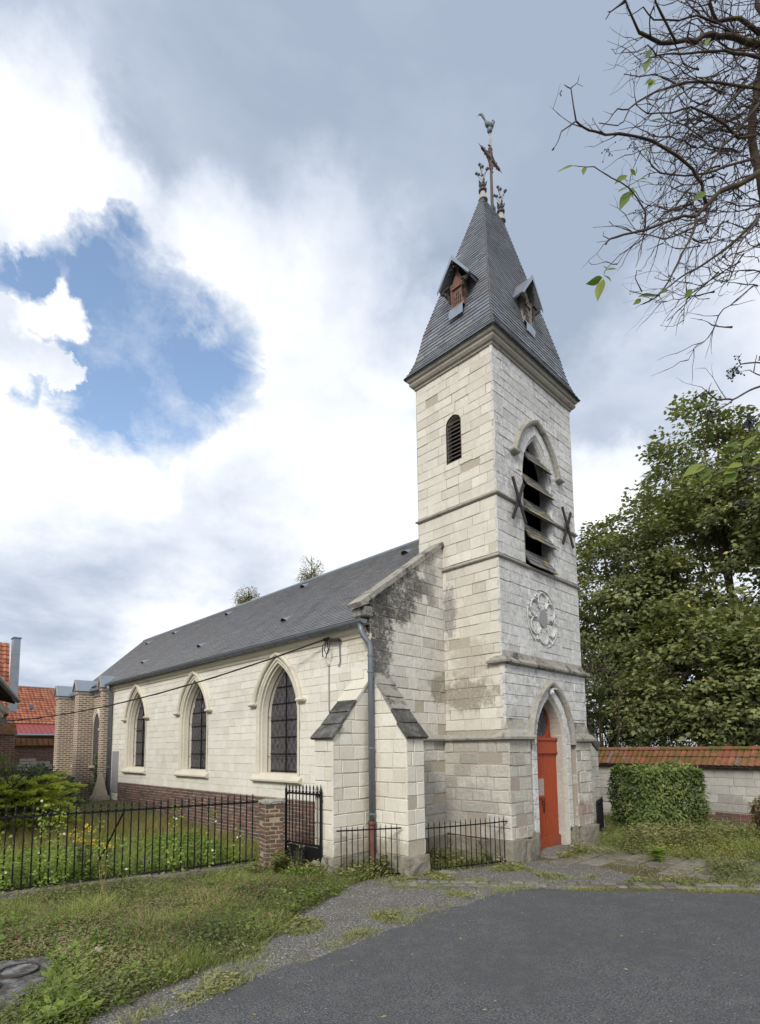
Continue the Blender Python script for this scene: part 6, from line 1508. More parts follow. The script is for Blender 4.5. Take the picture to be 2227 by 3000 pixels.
# clipped hedge
def hedge(name, label, corner, a, b, la, lb, h, n, M, seed, lsize=.10, cat='hedge', rnd_top=.0):
    rs_ = np.random.RandomState(seed); root = empty(name, corner); tag(root, label, cat)
    a, b = np.array(a), np.array(b); c0 = np.array(corner); P = []; N = []
    area = [('f', la*h), ('l', lb*h), ('t', la*lb*1.2), ('r', lb*h), ('k', la*h)]
    tot = sum(q for _, q in area)
    for nm, q in area:
        k = int(n*q/tot); u, v = rs_.rand(k), rs_.rand(k); z0 = np.zeros(k)
        if nm == 'f': p = c0+np.outer(u*la, a)+np.outer(v*h, (0,0,1)); nn = -b
        if nm == 'k': p = c0+np.outer(u*la, a)+np.outer(v*h, (0,0,1))+b*lb; nn = b
        if nm == 'l': p = c0+np.outer(u*lb, b)+np.outer(v*h, (0,0,1)); nn = -a
        if nm == 'r': p = c0+np.outer(u*lb, b)+np.outer(v*h, (0,0,1))+a*la; nn = a
        if nm == 't': p = c0+np.outer(u*la, a)+np.outer(v*lb, b)+np.array((0,0,h)); nn = np.array((0,0,1.))
        P.append(p); N.append(np.tile(nn, (k, 1)))
    P = np.concatenate(P); N = np.concatenate(N)
    ctr = c0+a*la/2+b*lb/2+np.array((0,0,h*.5))
    # rounded corners, lumps, undercut bottom
    q = P-ctr; ua, ub, uz = q@a/(la/2), q@b/(lb/2), q[:, 2]/(h/2)
    round_ = np.maximum(0, (np.abs(ua)**4+np.abs(ub)**4+np.abs(uz)**4)**.5-.9)
    P -= (q*(.20*round_)[:, None])*np.array([1,1,.6])
    P += N*(vnoise(P, 1.9, seed)*.13+vnoise(P, 5.5, seed+1)*.06)[:, None]
    low_ = np.clip((.35-(P[:, 2]-c0[2]))/.35, 0, 1); P -= N*(low_*.10)[:, None]
    P -= N*(rs_.rand(len(P))**1.5*.22)[:, None]
    P = P[P[:, 2] > .06]; N = N[:len(P)] if len(N) != len(P) else N
    k = len(P); od = unit(P-ctr); A = unit(rs_.normal(size=(k, 3))*.55+np.array([0,0,-.45])+.35*od); Nn = unit(od*.9+np.array([0,0,.8])+rs_.normal(size=(k, 3))*.22)
    tone = .45+.3*(rs_.rand(k)-.5)+.35*vnoise(P, 3, seed+2)+.18*(P[:, 2] > c0[2]+h-.12)  # last term paints the lit top: uppermost leaves get a lighter tone
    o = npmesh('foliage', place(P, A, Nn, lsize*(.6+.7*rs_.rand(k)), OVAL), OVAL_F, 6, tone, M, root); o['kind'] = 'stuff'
    mb = MB(); rnd = random.Random(seed)
    for i in range(70):
        s = Vector(c0+a*la*rnd.uniform(.15,.85)+b*lb*rnd.uniform(.15,.85)); t = s+Vector((rnd.uniform(-.35,.35), rnd.uniform(-.35,.35), h*rnd.uniform(.6,.92))); mb.tube([s, s.lerp(t, .5)+Vector((rnd.uniform(-.1,.1), rnd.uniform(-.1,.1), 0)), t], [.014, .010, .004], 4)
    mb.build('stems', M_twig, root)['kind'] = 'stuff'
    return root
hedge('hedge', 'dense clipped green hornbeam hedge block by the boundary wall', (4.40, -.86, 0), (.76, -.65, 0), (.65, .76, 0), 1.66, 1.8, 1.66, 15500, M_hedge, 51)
hedge('shrub', 'reddish brown leafy shrub at the right picture edge before the wall', (4.95, -3.30, 0), (.76, -.65, 0), (.65, .76, 0), .9, .8, .95, 4200, M_redbush, 52, .09, 'shrub')
# spreading juniper
def juniper(c, seed):
    rs_ = np.random.RandomState(seed); root = empty('juniper_bush', c); tag(root, 'wide spreading juniper with feathery yellow-green sprays behind the fence', 'juniper')
    nb_ = 330; P = []; A = []; T = []
    mb = MB()
    for i in range(nb_):
        az = rs_.rand()*2*math.pi; lvl = rs_.rand(); el = rs_.uniform(-.05, .30)+.22*lvl; L = rs_.uniform(.55, 1.0); d = np.array([math.cos(az)*math.cos(el), math.sin(az)*math.cos(el), math.sin(el)])
        k = 105; t = .12+.88*rs_.rand(k)**.75
        base = np.array(c)+np.array([1.15*math.cos(az)*rs_.rand(), 1.15*math.sin(az)*rs_.rand(), .10+lvl*1.15])*np.array([1-.35*lvl, 1-.35*lvl, 1]); pts = base+np.outer(t*L, d); pts[:, 2] -= .16*t**2.2
        sd = unit(np.cross(d, [0,0,1])); wdt = .27*(1.12-t)
        s = rs_.uniform(-1, 1, k); pts += np.outer(s*wdt, sd)+rs_.normal(size=(k, 3))*.02
        P.append(pts); A.append(unit(d+np.outer(s*.6, sd)+np.array([0,0,.10])+rs_.normal(size=(k, 3))*.15)); T.append(.28+.55*t**2+.22*(rs_.rand(k)-.5)+.18*(rs_.rand()-.5))
        mb.tube([tuple(base), tuple(base+d*L*.5+np.array([0,0,.15])), tuple(base+d*L*.8)], [.02, .012, .004], 4)
    mb.build('branches', M_twig, root)['kind'] = 'stuff'
    P = np.concatenate(P); A = np.concatenate(A); T = np.concatenate(T); k = len(P)
    o = npmesh('sprays', place(P, A, unit(np.array([0,0,1.])+rs_.normal(size=(k, 3))*.5), .088*(.6+.7*rs_.rand(k)), FEATH), FEATH_F, 5, T, M_juni, root); o['kind'] = 'stuff'
juniper((-6.1, 10.15, .12), 61)
def mound(name, label, cat, c, r, n, M, seed, lsize, tmpl=OVAL, tf=OVAL_F, tone0=.45):
    rs_ = np.random.RandomState(seed); root = empty(name, (c[0], c[1], c[2])); tag(root, label, cat)
    d = unit(rs_.normal(size=(n, 3))); d[:, 2] = np.abs(d[:, 2]); nn = vnoise(d, 2.3, seed)
    rad = (.72+.28*rs_.rand(n)**.5)*(1+.35*nn); P = np.array(c)+d*np.array(r)*rad[:, None]
    A = unit(d*.5+rs_.normal(size=(n, 3))*.7); N = unit(d+np.array([0,0,.6])+rs_.normal(size=(n, 3))*.4)
    npmesh('foliage', place(P, A, N, lsize*(.6+.8*rs_.rand(n)), tmpl), tf, len(tmpl), tone0+.3*nn+.35*(rs_.rand(n)-.5), M, root)['kind'] = 'stuff'
    mb = MB(); rnd = random.Random(seed)
    for i in range(30):
        q = rnd.randrange(n); mb.tube([Vector(c), Vector(c).lerp(Vector(P[q]), .5)+Vector((0,0,.1)), Vector(P[q])], [.02, .012, .004], 4)
    mb.build('stems', M_twig, root)['kind'] = 'stuff'
    return root
mound('ivy_bush', 'dark glossy ivy bush between the juniper and the brick choir', 'bush', (-4.4, 14.2, .35), (1.15, 1.3, 1.30), 5200, M_laurel, 71, .11, HEART, HEART_F)
mound('bramble_bush', 'loose yellow-green bramble arching at the left edge by the brick wall', 'bush', (-6.0, 13.0, .4), (1.0, 1.2, 1.80), 1800, M_bramble, 72, .10, OVAL, OVAL_F, .5)
mound('laurel_bush', 'broad dark bush low behind the juniper at the left edge', 'bush', (-5.3, 12.6, .3), (1.4, 1.2, 1.40), 4200, M_laurel, 73, .10, OVAL, OVAL_F, .5)
# climbing ivy at the choir buttress
rs_ = np.random.RandomState(5); n = 900; P = np.stack([XN-.20-.06*rs_.rand(n), 15.33-.04*rs_.rand(n)-.0, .5+1.55*rs_.rand(n)**1.3], 1); P[:, 0] += rs_.normal(size=n)*.05*(1.6-.5*P[:, 2]); P[:, 1] -= .02
o = npmesh('ivy', place(P, unit(rs_.normal(size=(n, 3))), unit(np.array([-.3,-1,.4])+rs_.normal(size=(n, 3))*.4), .07*(.6+.7*rs_.rand(n)), HEART), HEART_F, 6, .35+.5*rs_.rand(n), M_laurel); tag(o, 'strip of dark ivy climbing the first brick choir buttress', 'ivy')

# ------------------------------------------------------------------ half-bare elder tree reaching in from the right
BR=[
 ([(-4.02,-5.18,6.87),(-4.19,-5.07,6.73),(-4.36,-4.96,6.61),(-4.47,-4.9,6.47),(-4.59,-4.84,6.32)],0.022,0.014),
 ([(-4.48,-4.89,6.46),(-4.58,-4.89,6.58),(-4.7,-4.86,6.64),(-4.85,-4.8,6.68),(-5.0,-4.73,6.71),(-5.15,-4.67,6.7),(-5.34,-4.56,6.67),(-5.46,-4.51,6.61),(-5.57,-4.47,6.57),(-5.68,-4.44,6.54),(-5.77,-4.43,6.52)],0.012,0.006),
 ([(-5.77,-4.43,6.52),(-5.83,-4.43,6.72),(-5.89,-4.41,6.72)],0.0055,0.002),
 ([(-5.83,-4.43,6.73),(-5.81,-4.47,6.75),(-5.82,-4.49,6.78)],0.003,0.0015),
 ([(-5.81,-4.47,6.74),(-5.79,-4.5,6.71)],0.002,0.001),
 ([(-5.77,-4.43,6.52),(-5.88,-4.37,6.4),(-5.94,-4.37,6.27),(-6.0,-4.36,6.17)],0.005,0.002),
 ([(-4.59,-4.84,6.32),(-4.73,-4.79,6.27),(-4.9,-4.7,6.15),(-5.07,-4.61,6.04),(-5.25,-4.52,5.94),(-5.39,-4.47,5.85),(-5.47,-4.47,5.75)],0.011,0.005),
 ([(-5.45,-4.49,5.79),(-5.49,-4.46,5.81),(-5.49,-4.47,5.84)],0.003,0.002),
 ([(-5.07,-4.61,6.05),(-5.13,-4.64,6.12),(-5.23,-4.62,6.18),(-5.33,-4.6,6.21),(-5.47,-4.54,6.22),(-5.57,-4.51,6.22),(-5.66,-4.49,6.2),(-5.77,-4.44,6.16),(-5.85,-4.43,6.11)],0.006,0.002),
 ([(-5.28,-4.58,6.27),(-5.18,-4.64,6.36),(-5.12,-4.67,6.42),(-5.04,-4.7,6.47)],0.002,0.003),
 ([(-4.59,-4.84,6.32),(-4.65,-4.83,6.18),(-4.73,-4.79,6.01),(-4.82,-4.75,5.84),(-4.92,-4.71,5.66),(-5.02,-4.66,5.5),(-5.15,-4.59,5.4)],0.011,0.004),
 ([(-5.07,-4.68,5.46),(-5.19,-4.62,5.43),(-5.33,-4.56,5.41)],0.005,0.002),
 ([(-5.16,-4.59,5.49),(-5.25,-4.58,5.55),(-5.3,-4.61,5.56)],0.004,0.002),
 ([(-4.92,-4.7,6.13),(-5.16,-4.56,5.89),(-5.32,-4.51,5.74),(-5.47,-4.46,5.56),(-5.56,-4.48,5.45)],0.005,0.002),
 ([(-3.61,-5.15,6.85),(-3.88,-4.98,6.52),(-4.11,-4.87,6.29),(-4.34,-4.77,6.09),(-4.5,-4.73,5.97),(-4.7,-4.65,5.79),(-4.88,-4.6,5.62)],0.014,0.004),
 ([(-3.77,-5.11,6.69),(-4.0,-4.99,6.35),(-4.15,-4.94,6.03),(-4.3,-4.91,5.84)],0.009,0.003),
 ([(-4.15,-4.94,6.03),(-4.4,-4.82,5.85),(-4.57,-4.77,5.75)],0.004,0.002),
 ([(-3.29,-5.3,8.63),(-3.48,-5.19,8.6),(-3.78,-4.99,8.61),(-3.94,-4.9,8.55),(-4.1,-4.82,8.43),(-4.28,-4.72,8.32),(-4.44,-4.64,8.26),(-4.63,-4.54,8.25),(-4.7,-4.55,8.23),(-4.83,-4.52,8.31),(-4.94,-4.5,8.35)],0.03,0.006),
 ([(-4.38,-4.74,8.2),(-4.52,-4.71,8.28),(-4.66,-4.68,8.36),(-4.75,-4.69,8.35)],0.01,0.006),
 ([(-3.58,-5.24,8.31),(-3.99,-5.01,8.22),(-4.4,-4.77,8.04),(-4.67,-4.66,7.88),(-4.85,-4.65,7.81)],0.014,0.004),
 ([(-3.68,-5.23,7.89),(-3.9,-5.17,7.78),(-4.24,-4.99,7.7),(-4.57,-4.82,7.56),(-4.85,-4.68,7.35),(-5.11,-4.56,7.08),(-5.28,-4.54,6.95)],0.014,0.004),
 ([(-5.12,-4.57,7.06),(-5.21,-4.55,6.89),(-5.3,-4.54,6.79),(-5.47,-4.47,6.73)],0.005,0.003),
 ([(-4.21,-4.73,7.92),(-4.4,-4.68,7.87),(-4.6,-4.62,7.81),(-4.79,-4.56,7.66),(-4.98,-4.5,7.57)],0.007,0.003),
 ([(-3.02,-5.14,6.74),(-3.22,-5.07,7.55),(-3.29,-5.05,7.92),(-3.3,-5.1,8.31),(-3.28,-5.15,8.57),(-3.28,-5.21,8.97),(-3.34,-5.2,9.33)],0.045,0.022),
 ([(-3.61,-5.12,7.62),(-3.81,-5.03,7.5),(-4.0,-4.97,7.53),(-4.18,-4.91,7.51),(-4.41,-4.82,7.48),(-4.61,-4.72,7.33),(-4.83,-4.61,7.24),(-4.98,-4.58,7.21)],0.014,0.003),
 ([(-3.84,-5.12,7.2),(-4.1,-4.97,7.04),(-4.31,-4.86,6.9),(-4.52,-4.76,6.8),(-4.75,-4.65,6.74),(-4.88,-4.63,6.71),(-4.99,-4.64,6.68)],0.011,0.003),
 ([(-3.61,-5.16,7.89),(-3.77,-5.06,7.65),(-3.91,-4.99,7.45),(-4.04,-4.93,7.3),(-4.16,-4.86,7.06),(-4.3,-4.79,6.9),(-4.45,-4.71,6.69),(-4.57,-4.66,6.54),(-4.69,-4.62,6.46)],0.013,0.003),
 ([(-3.49,-5.18,8.25),(-3.74,-5.05,8.01),(-3.97,-4.92,7.68),(-4.18,-4.84,7.46),(-4.39,-4.74,7.27),(-4.57,-4.68,7.07)],0.012,0.003),
 ([(-3.41,-5.2,8.77),(-3.62,-5.08,8.86),(-3.82,-4.94,8.76),(-3.93,-4.92,8.86),(-3.98,-4.95,8.91)],0.02,0.01),
 ([(-3.93,-4.96,8.62),(-4.14,-4.86,8.59),(-4.34,-4.76,8.44),(-4.58,-4.63,8.34),(-4.73,-4.6,8.34),(-4.88,-4.54,8.17)],0.01,0.003),
 ([(-5.04,-5.27,4.48),(-5.13,-5.24,4.43),(-5.24,-5.21,4.37),(-5.35,-5.18,4.3),(-5.45,-5.15,4.24),(-5.54,-5.14,4.21),(-5.64,-5.12,4.17),(-5.74,-5.1,4.17)],0.007,0.004),
 ([(-5.53,-5.17,4.19),(-5.58,-5.15,4.15),(-5.63,-5.13,4.12),(-5.69,-5.1,4.08),(-5.73,-5.1,4.04)],0.004,0.002),
 ([(-5.74,-5.1,4.17),(-5.8,-5.08,4.16),(-5.85,-5.07,4.12)],0.003,0.001),
 ([(-5.74,-5.1,4.17),(-5.77,-5.11,4.19),(-5.79,-5.13,4.2)],0.003,0.001),
 ([(-5.74,-5.1,4.17),(-5.75,-5.13,4.17),(-5.77,-5.15,4.15)],0.002,0.001),
 ([(-5.16,-5.29,4.55),(-5.3,-5.26,4.5),(-5.45,-5.21,4.44),(-5.56,-5.2,4.35),(-5.65,-5.2,4.27)],0.005,0.002),
 ([(-5.62,-5.24,4.34),(-5.63,-5.23,4.37),(-5.62,-5.25,4.4)],0.003,0.001),
 ([(-5.16,-5.29,4.45),(-5.28,-5.27,4.42),(-5.39,-5.26,4.39),(-5.5,-5.26,4.35),(-5.63,-5.23,4.29)],0.005,0.001),
 ([(-5.45,-5.27,4.36),(-5.44,-5.28,4.42),(-5.44,-5.29,4.46)],0.003,0.002),
 ([(-5.01,-5.27,4.3),(-5.17,-5.24,4.23),(-5.32,-5.23,4.15),(-5.46,-5.22,4.07)],0.005,0.002),
 ([(-5.32,-5.31,3.77),(-5.5,-5.27,3.73),(-5.66,-5.25,3.7),(-5.81,-5.25,3.65),(-5.97,-5.23,3.62)],0.007,0.004),
 ([(-5.81,-5.25,3.65),(-5.87,-5.26,3.68),(-5.93,-5.27,3.69)],0.003,0.002),
 ([(-5.97,-5.23,3.62),(-6.08,-5.21,3.58),(-6.19,-5.19,3.54),(-6.3,-5.17,3.5)],0.003,0.0015),
 ([(-5.81,-5.25,3.65),(-5.92,-5.22,3.6),(-6.03,-5.2,3.55),(-6.15,-5.18,3.52)],0.003,0.0015),
 ([(-5.33,-5.31,3.83),(-5.51,-5.27,3.77),(-5.66,-5.25,3.7)],0.004,0.002),
 ([(-5.19,-5.28,3.63),(-5.37,-5.24,3.59),(-5.56,-5.19,3.55)],0.004,0.002),
]
LV=[
 ((-5.583,-4.314,6.418),(-5.699,-4.236,6.351),0.3),
 ((-5.521,-4.374,6.415),(-5.555,-4.37,6.324),0.3),
 ((-5.292,-4.584,6.347),(-5.383,-4.526,6.262),0.3),
 ((-5.248,-4.626,6.341),(-5.31,-4.611,6.366),0.3),
 ((-5.248,-4.627,6.351),(-5.274,-4.648,6.381),0.3),
 ((-5.272,-4.592,6.266),(-5.365,-4.535,6.201),0.3),
 ((-5.274,-4.585,6.23),(-5.346,-4.536,6.07),0.3),
 ((-5.264,-4.598,6.255),(-5.282,-4.609,6.16),0.3),
 ((-5.177,-4.691,6.32),(-5.203,-4.711,6.345),0.3),
 ((-5.18,-4.687,6.315),(-5.254,-4.654,6.29),0.3),
 ((-5.2,-4.696,6.518),(-5.256,-4.689,6.557),0.3),
 ((-5.194,-4.697,6.487),(-5.264,-4.668,6.456),0.3),
 ((-4.865,-4.976,6.22),(-4.959,-4.915,6.126),0.3),
 ((-5.217,-4.782,7.257),(-5.28,-4.752,7.17),0.3),
 ((-5.225,-4.768,7.207),(-5.278,-4.74,7.07),0.3),
 ((-5.377,-4.398,5.599),(-5.486,-4.325,5.524),0.3),
 ((-5.373,-4.401,5.588),(-5.424,-4.368,5.408),0.3),
 ((-5.374,-4.403,5.614),(-5.356,-4.453,5.548),0.3),
 ((-5.366,-4.416,5.649),(-5.333,-4.488,5.638),0.3),
 ((-5.359,-4.424,5.659),(-5.407,-4.419,5.659),0.3),
 ((-5.2,-4.575,5.647),(-5.196,-4.615,5.613),0.3),
 ((-4.894,-4.849,5.507),(-4.962,-4.813,5.417),0.3),
 ((-5.081,-4.662,5.453),(-5.207,-4.581,5.44),0.3),
 ((-5.018,-4.729,5.503),(-5.092,-4.694,5.454),0.3),
 ((-4.922,-5.079,7.345),(-4.965,-5.067,7.257),0.3),
 ((-4.677,-5.066,5.57),(-4.701,-5.092,5.615),0.3),
 ((-4.711,-5.027,5.52),(-4.729,-5.055,5.545),0.3),
 ((-5.161,-4.583,5.434),(-5.229,-4.551,5.375),0.3),
 ((-5.096,-4.648,5.453),(-5.149,-4.629,5.389),0.3),
 ((-5.131,-4.805,6.821),(-5.189,-4.791,6.827),0.3),
 ((-5.127,-4.799,6.75),(-5.23,-4.737,6.717),0.3),
 ((-5.197,-4.773,7.044),(-5.268,-4.737,6.984),0.3),
 ((-5.189,-4.78,7.044),(-5.252,-4.748,6.949),0.3),
 ((-5.155,-4.818,7.085),(-5.202,-4.807,7.028),0.3),
 ((-4.94,-5.021,7.062),(-4.957,-5.041,7.015),0.3),
 ((-4.669,-5.113,5.853),(-4.677,-5.143,5.821),0.3),
 ((-5.988,-5.283,3.661),(-6.09,-5.229,3.672),0.28),
 ((-5.987,-5.285,3.664),(-5.97,-5.351,3.724),0.28),
 ((-6.044,-5.226,3.64),(-6.048,-5.271,3.691),0.28),
 ((-6.026,-5.239,3.611),(-5.998,-5.311,3.634),0.28),
 ((-6.052,-5.219,3.64),(-6.126,-5.191,3.653),0.28),
 ((-6.044,-5.226,3.636),(-6.098,-5.213,3.621),0.28),
 ((-6.095,-5.169,3.583),(-6.084,-5.224,3.594),0.28),
 ((-6.114,-5.152,3.586),(-6.229,-5.074,3.519),0.28),
 ((-6.098,-5.167,3.59),(-6.151,-5.159,3.596),0.28),
 ((-6.068,-5.198,3.604),(-6.123,-5.188,3.61),0.28),
 ((-6.023,-5.24,3.593),(-6.084,-5.223,3.592),0.28),
 ((-5.978,-5.282,3.588),(-6.068,-5.233,3.556),0.28),
 ((-5.965,-5.295,3.585),(-5.985,-5.323,3.63),0.28),
 ((-5.948,-5.309,3.574),(-5.948,-5.357,3.612),0.28),
 ((-5.951,-5.317,3.649),(-5.939,-5.369,3.644),0.28),
 ((-6.097,-5.166,3.572),(-6.163,-5.134,3.5),0.28),
 ((-6.093,-5.166,3.539),(-6.152,-5.141,3.473),0.28),
 ((-5.999,-5.256,3.542),(-6.078,-5.211,3.471),0.28),
 ((-5.997,-5.26,3.558),(-6.082,-5.216,3.524),0.28),
 ((-6.044,-5.215,3.559),(-6.1,-5.199,3.532),0.28),
 ((-6.11,-5.153,3.572),(-6.186,-5.117,3.529),0.28),
 ((-6.074,-5.188,3.572),(-6.093,-5.213,3.585),0.28),
 ((-6.089,-5.173,3.572),(-6.101,-5.205,3.581),0.28),
 ((-5.94,-5.322,3.613),(-5.938,-5.367,3.622),0.28),
 ((-5.955,-5.335,3.808),(-5.953,-5.38,3.818),0.28),
 ((-5.948,-5.337,3.772),(-5.943,-5.385,3.786),0.28),
 ((-6.029,-5.237,3.611),(-6.067,-5.243,3.617),0.28),
]
BER= [((-5.95,-4.41,6.6),3,0.011),((-6.0,-4.36,6.17),3,0.007),((-5.51,-4.53,6.4),10,0.04),((-5.17,-4.6,6.67),12,0.063),((-5.21,-4.62,6.05),14,0.061),((-4.91,-4.69,6.51),10,0.053),((-4.75,-4.71,6.48),6,0.044),((-4.91,-4.72,5.67),8,0.031),((-4.78,-4.57,7.77),10,0.057),((-4.86,-4.52,7.87),2,0.011),((-5.65,-5.21,4.29),34,0.037),((-5.64,-5.23,4.37),4,0.018),((-5.82,-5.09,4.13),6,0.016),((-5.85,-5.06,4.12),5,0.016),((-5.73,-5.1,4.04),22,0.037),((-5.45,-5.23,4.05),55,0.046),((-5.7,-5.13,4.03),3,0.008),((-5.56,-5.19,3.54),14,0.024),((-5.43,-5.3,4.44),4,0.017)]
el = empty('elder_tree', (2.2, -4.6, 0)); tag(el, 'half bare elder tree with berries and few leaves reaching in from the right', 'tree')
re_ = random.Random(99)
mb = MB(); mb.tube([(2.3,-4.6,-.1), (2.0,-4.65,.6), (1.2,-4.8,1.7), (-.6,-4.95,3.2), (-2.1,-5.02,4.35), BR[23][0][0]], [.16, .13, .11, .085, .06, .045], 9); mb.build('trunk', M_bark, el, True)
tw = MB()
def wander(p, d, L, r, depth, drop=.25):
    n = max(3, int(L/.065)); pts = [p]; q = Vector(p); d = Vector(d).normalized()
    for i in range(n):
        d = (d+Vector((re_.gauss(0,.19), re_.gauss(0,.19), re_.gauss(0,.19)-drop*.03+.03))).normalized(); q = q+d*(L/n); pts.append(q.copy())
    tw.tube(pts, [r*(1-.7*i/n)*(1.5 if i % 3 == 0 and r > .003 else 1.0) for i in range(n+1)], 4, re_.random())
    if depth > 0:
        for i in range(1, n+1):
            if re_.random() < .55:
                side = Vector((re_.gauss(0,1), re_.gauss(0,1), re_.gauss(0,1)-.2)); wander(pts[i], d*.8+side*.6, L*re_.uniform(.22, .5), r*.55, depth-1, drop)
for P, r0, r1 in BR:
    mb = MB(); n = len(P); V = [Vector(q) for q in P]
    # smooth and knobble the limb
    pts = []
    for i in range(n-1):
        a, b = V[i], V[i+1]; k = max(2, int((b-a).length/.10))
        for j in range(k): pts.append(a.lerp(b, j/k)+Vector((re_.gauss(0,1), re_.gauss(0,1), re_.gauss(0,1)))*r0*.22)
    pts.append(V[-1]); m_ = len(pts)
    mb.tube(pts, [(r0+(r1-r0)*i/(m_-1))*(1+.22*re_.random()*(i % 3 == 0)) for i in range(m_)], 6); mb.build('branch', M_bark if r0 > .009 else M_twig, el, True)
    if r0 >= .010:
        for i in range(2, m_, 2):
            if re_.random() < .7:
                d = (pts[i]-pts[i-1]).normalized(); side = Vector((re_.gauss(0,1), re_.gauss(0,1), re_.gauss(0,1))); dd_ = (d*.9+side*.55+Vector((-.25,.05,-.15))); wander(pts[i], dd_, re_.uniform(.15, .45), max(.0028, r0*.28), 1)
# the tangle along the right edge
S0 = [Vector(q) for q in BR[23][0]]
for i in range(230):
    a = S0[re_.randrange(len(S0)-1)]; b = S0[min(len(S0)-1, S0.index(a)+1)]; s = a.lerp(b, re_.random())+Vector((re_.uniform(-.2,.8), re_.uniform(-.5,.7), re_.uniform(-.3,.5)))
    wander(s, Vector((-.75+re_.gauss(0,.3), .55+re_.gauss(0,.35), -.32+re_.gauss(0,.35))), re_.uniform(.35, 1.05), re_.uniform(.003, .0085), 1, .1)
for P, r0, r1 in BR:
    if r0 >= .007:
        for k in range(2):
            p = Vector(P[re_.randrange(len(P))]); wander(p, Vector((re_.gauss(-.5,.5), re_.gauss(.3,.5), re_.gauss(-.3,.6))), re_.uniform(.10,.28), .0026, 1)
tw.build('twigs', M_twig, el)['kind'] = 'stuff'
for p, q, w_ in LV:
    p, q = Vector(p), Vector(q); a = q-p; L = a.length; nrm = Vector((re_.gauss(-.5,.3), re_.gauss(-.5,.3), re_.gauss(.5,.3))).normalized(); b = a.cross(nrm).normalized(); n_ = b.cross(a).normalized()
    V = [p]; prof = [(.12,.10),(.3,.24),(.5,.28),(.7,.21),(.88,.09)]
    L_ = [p+a*t+b*L*h*.68-n_*L*.06*(t*t)+n_*L*h*.25 for t, h in prof]; R_ = [p+a*t-b*L*h*.68-n_*L*.06*(t*t)+n_*L*h*.25 for t, h in prof]; M_ = [p+a*t-n_*L*.06*t*t for t, h in prof]; tip = q-n_*L*.08
    V = [p]+L_+R_+M_+[tip]; F = [(0,11,1),(0,6,11)]
    for i in range(4): F += [(1+i, 11+i, 12+i, 2+i), (11+i, 6+i, 7+i, 12+i)]
    F += [(5,15,16), (15,10,16)]
    mb = MB(); mb.add(V, F, re_.uniform(.2, .95)); mb.build('leaf', M_elderleaf, el, True)
for c, n, r in BER:
    mb = MB(); c = Vector(c); hub = c+Vector((.0,.0,r*.7))
    for i in range(n):
        q = c+Vector((re_.gauss(0,.5), re_.gauss(0,.5), re_.gauss(0,.45)-.15))*r; mb.tube([hub, hub.lerp(q, .5)+Vector((0,0,r*.15)), q], .0011, 3); sphere_pts(mb, q, .0052, n=6, k=4)
    o = mb.build('berry_cluster', M_berry, el, True); o['kind'] = 'stuff'
# ------------------------------------------------------------------ grass and weeds
def inpoly(X, Y, P):
    ins = np.zeros(len(X), bool); n = len(P)
    for i in range(n):
        (x0, y0), (x1, y1) = P[i], P[(i+1) % n]
        c = ((y0 > Y) != (y1 > Y)) & (X < (x1-x0)*(Y-y0)/(y1-y0+1e-12)+x0); ins ^= c
    return ins
def scatter(poly, n, rs_, avoid=(), dens=None):
    P = np.array(poly); lo, hi = P.min(0), P.max(0); out = np.zeros((0, 2))
    while len(out) < n:
        q = lo+rs_.rand(n*2, 2)*(hi-lo); k = inpoly(q[:, 0], q[:, 1], poly)
        for a in avoid: k &= ~inpoly(q[:, 0], q[:, 1], a)
        if dens is not None: k &= rs_.rand(len(q)) < dens(q)
        out = np.concatenate([out, q[k]])
    return out[:n]
def n2(q, f, seed): return np.array([mnoise.noise(Vector((a*f, b*f, seed*5.7))) for a, b in q])
def blades(name, q, h, wd, M, rs_, tone, lean=.45, parent=None):
    k = len(q); z = gz(q[:, 0], q[:, 1]); P = np.stack([q[:, 0], q[:, 1], z-.01], 1); az = rs_.rand(k)*2*np.pi
    up = unit(np.stack([np.cos(az)*lean*rs_.rand(k), np.sin(az)*lean*rs_.rand(k), np.ones(k)], 1)); side = np.stack([-np.sin(az+rs_.rand(k)*2), np.cos(az), np.zeros(k)], 1); side = unit(np.cross(up, np.stack([np.cos(az*3), np.sin(az*3), .0*az], 1)))
    bend = np.stack([np.cos(az), np.sin(az), np.zeros(k)], 1)*(h*lean*rs_.rand(k))[:, None]
    hh = h[:, None]; w2 = (wd*np.ones(k))[:, None]*side*.5
    V = np.stack([P+w2, P-w2, P+up*hh*.55-w2*.75+bend*.25, P+up*hh*.55+w2*.75+bend*.25, P+up*hh+bend], 1)
    o = npmesh(name, V, BLADE_F, 5, tone, M, parent); o['kind'] = 'stuff'; return o
def weeds(name, q, hmin, hmax, per, ls, M, rs_, tone, tmpl=OVAL, tf=OVAL_F, spread=.05, updir=.5):
    k = len(q); z = gz(q[:, 0], q[:, 1]); ci = np.repeat(np.arange(k), per); n = k*per
    H = (hmin+(hmax-hmin)*rs_.rand(k))[ci]; t = rs_.rand(n); P = np.stack([q[ci, 0], q[ci, 1], z[ci]+H*t**.7+.005], 1)
    P[:, :2] += rs_.normal(size=(n, 2))*spread
    az = rs_.rand(n)*2*np.pi; A = unit(np.stack([np.cos(az), np.sin(az), updir*(rs_.rand(n)-.25)*1.6], 1)); N = unit(np.array([0,0,1.])+rs_.normal(size=(n, 3))*.35)
    T = tone[ci]+.14*(t-.5)+.26*(rs_.rand(n)-.5)
    o = npmesh(name, place(P, A, N, ls*(.55+.8*rs_.rand(n)), tmpl), tf, len(tmpl), T, M); o['kind'] = 'stuff'; return o
rg_ = np.random.RandomState(123)
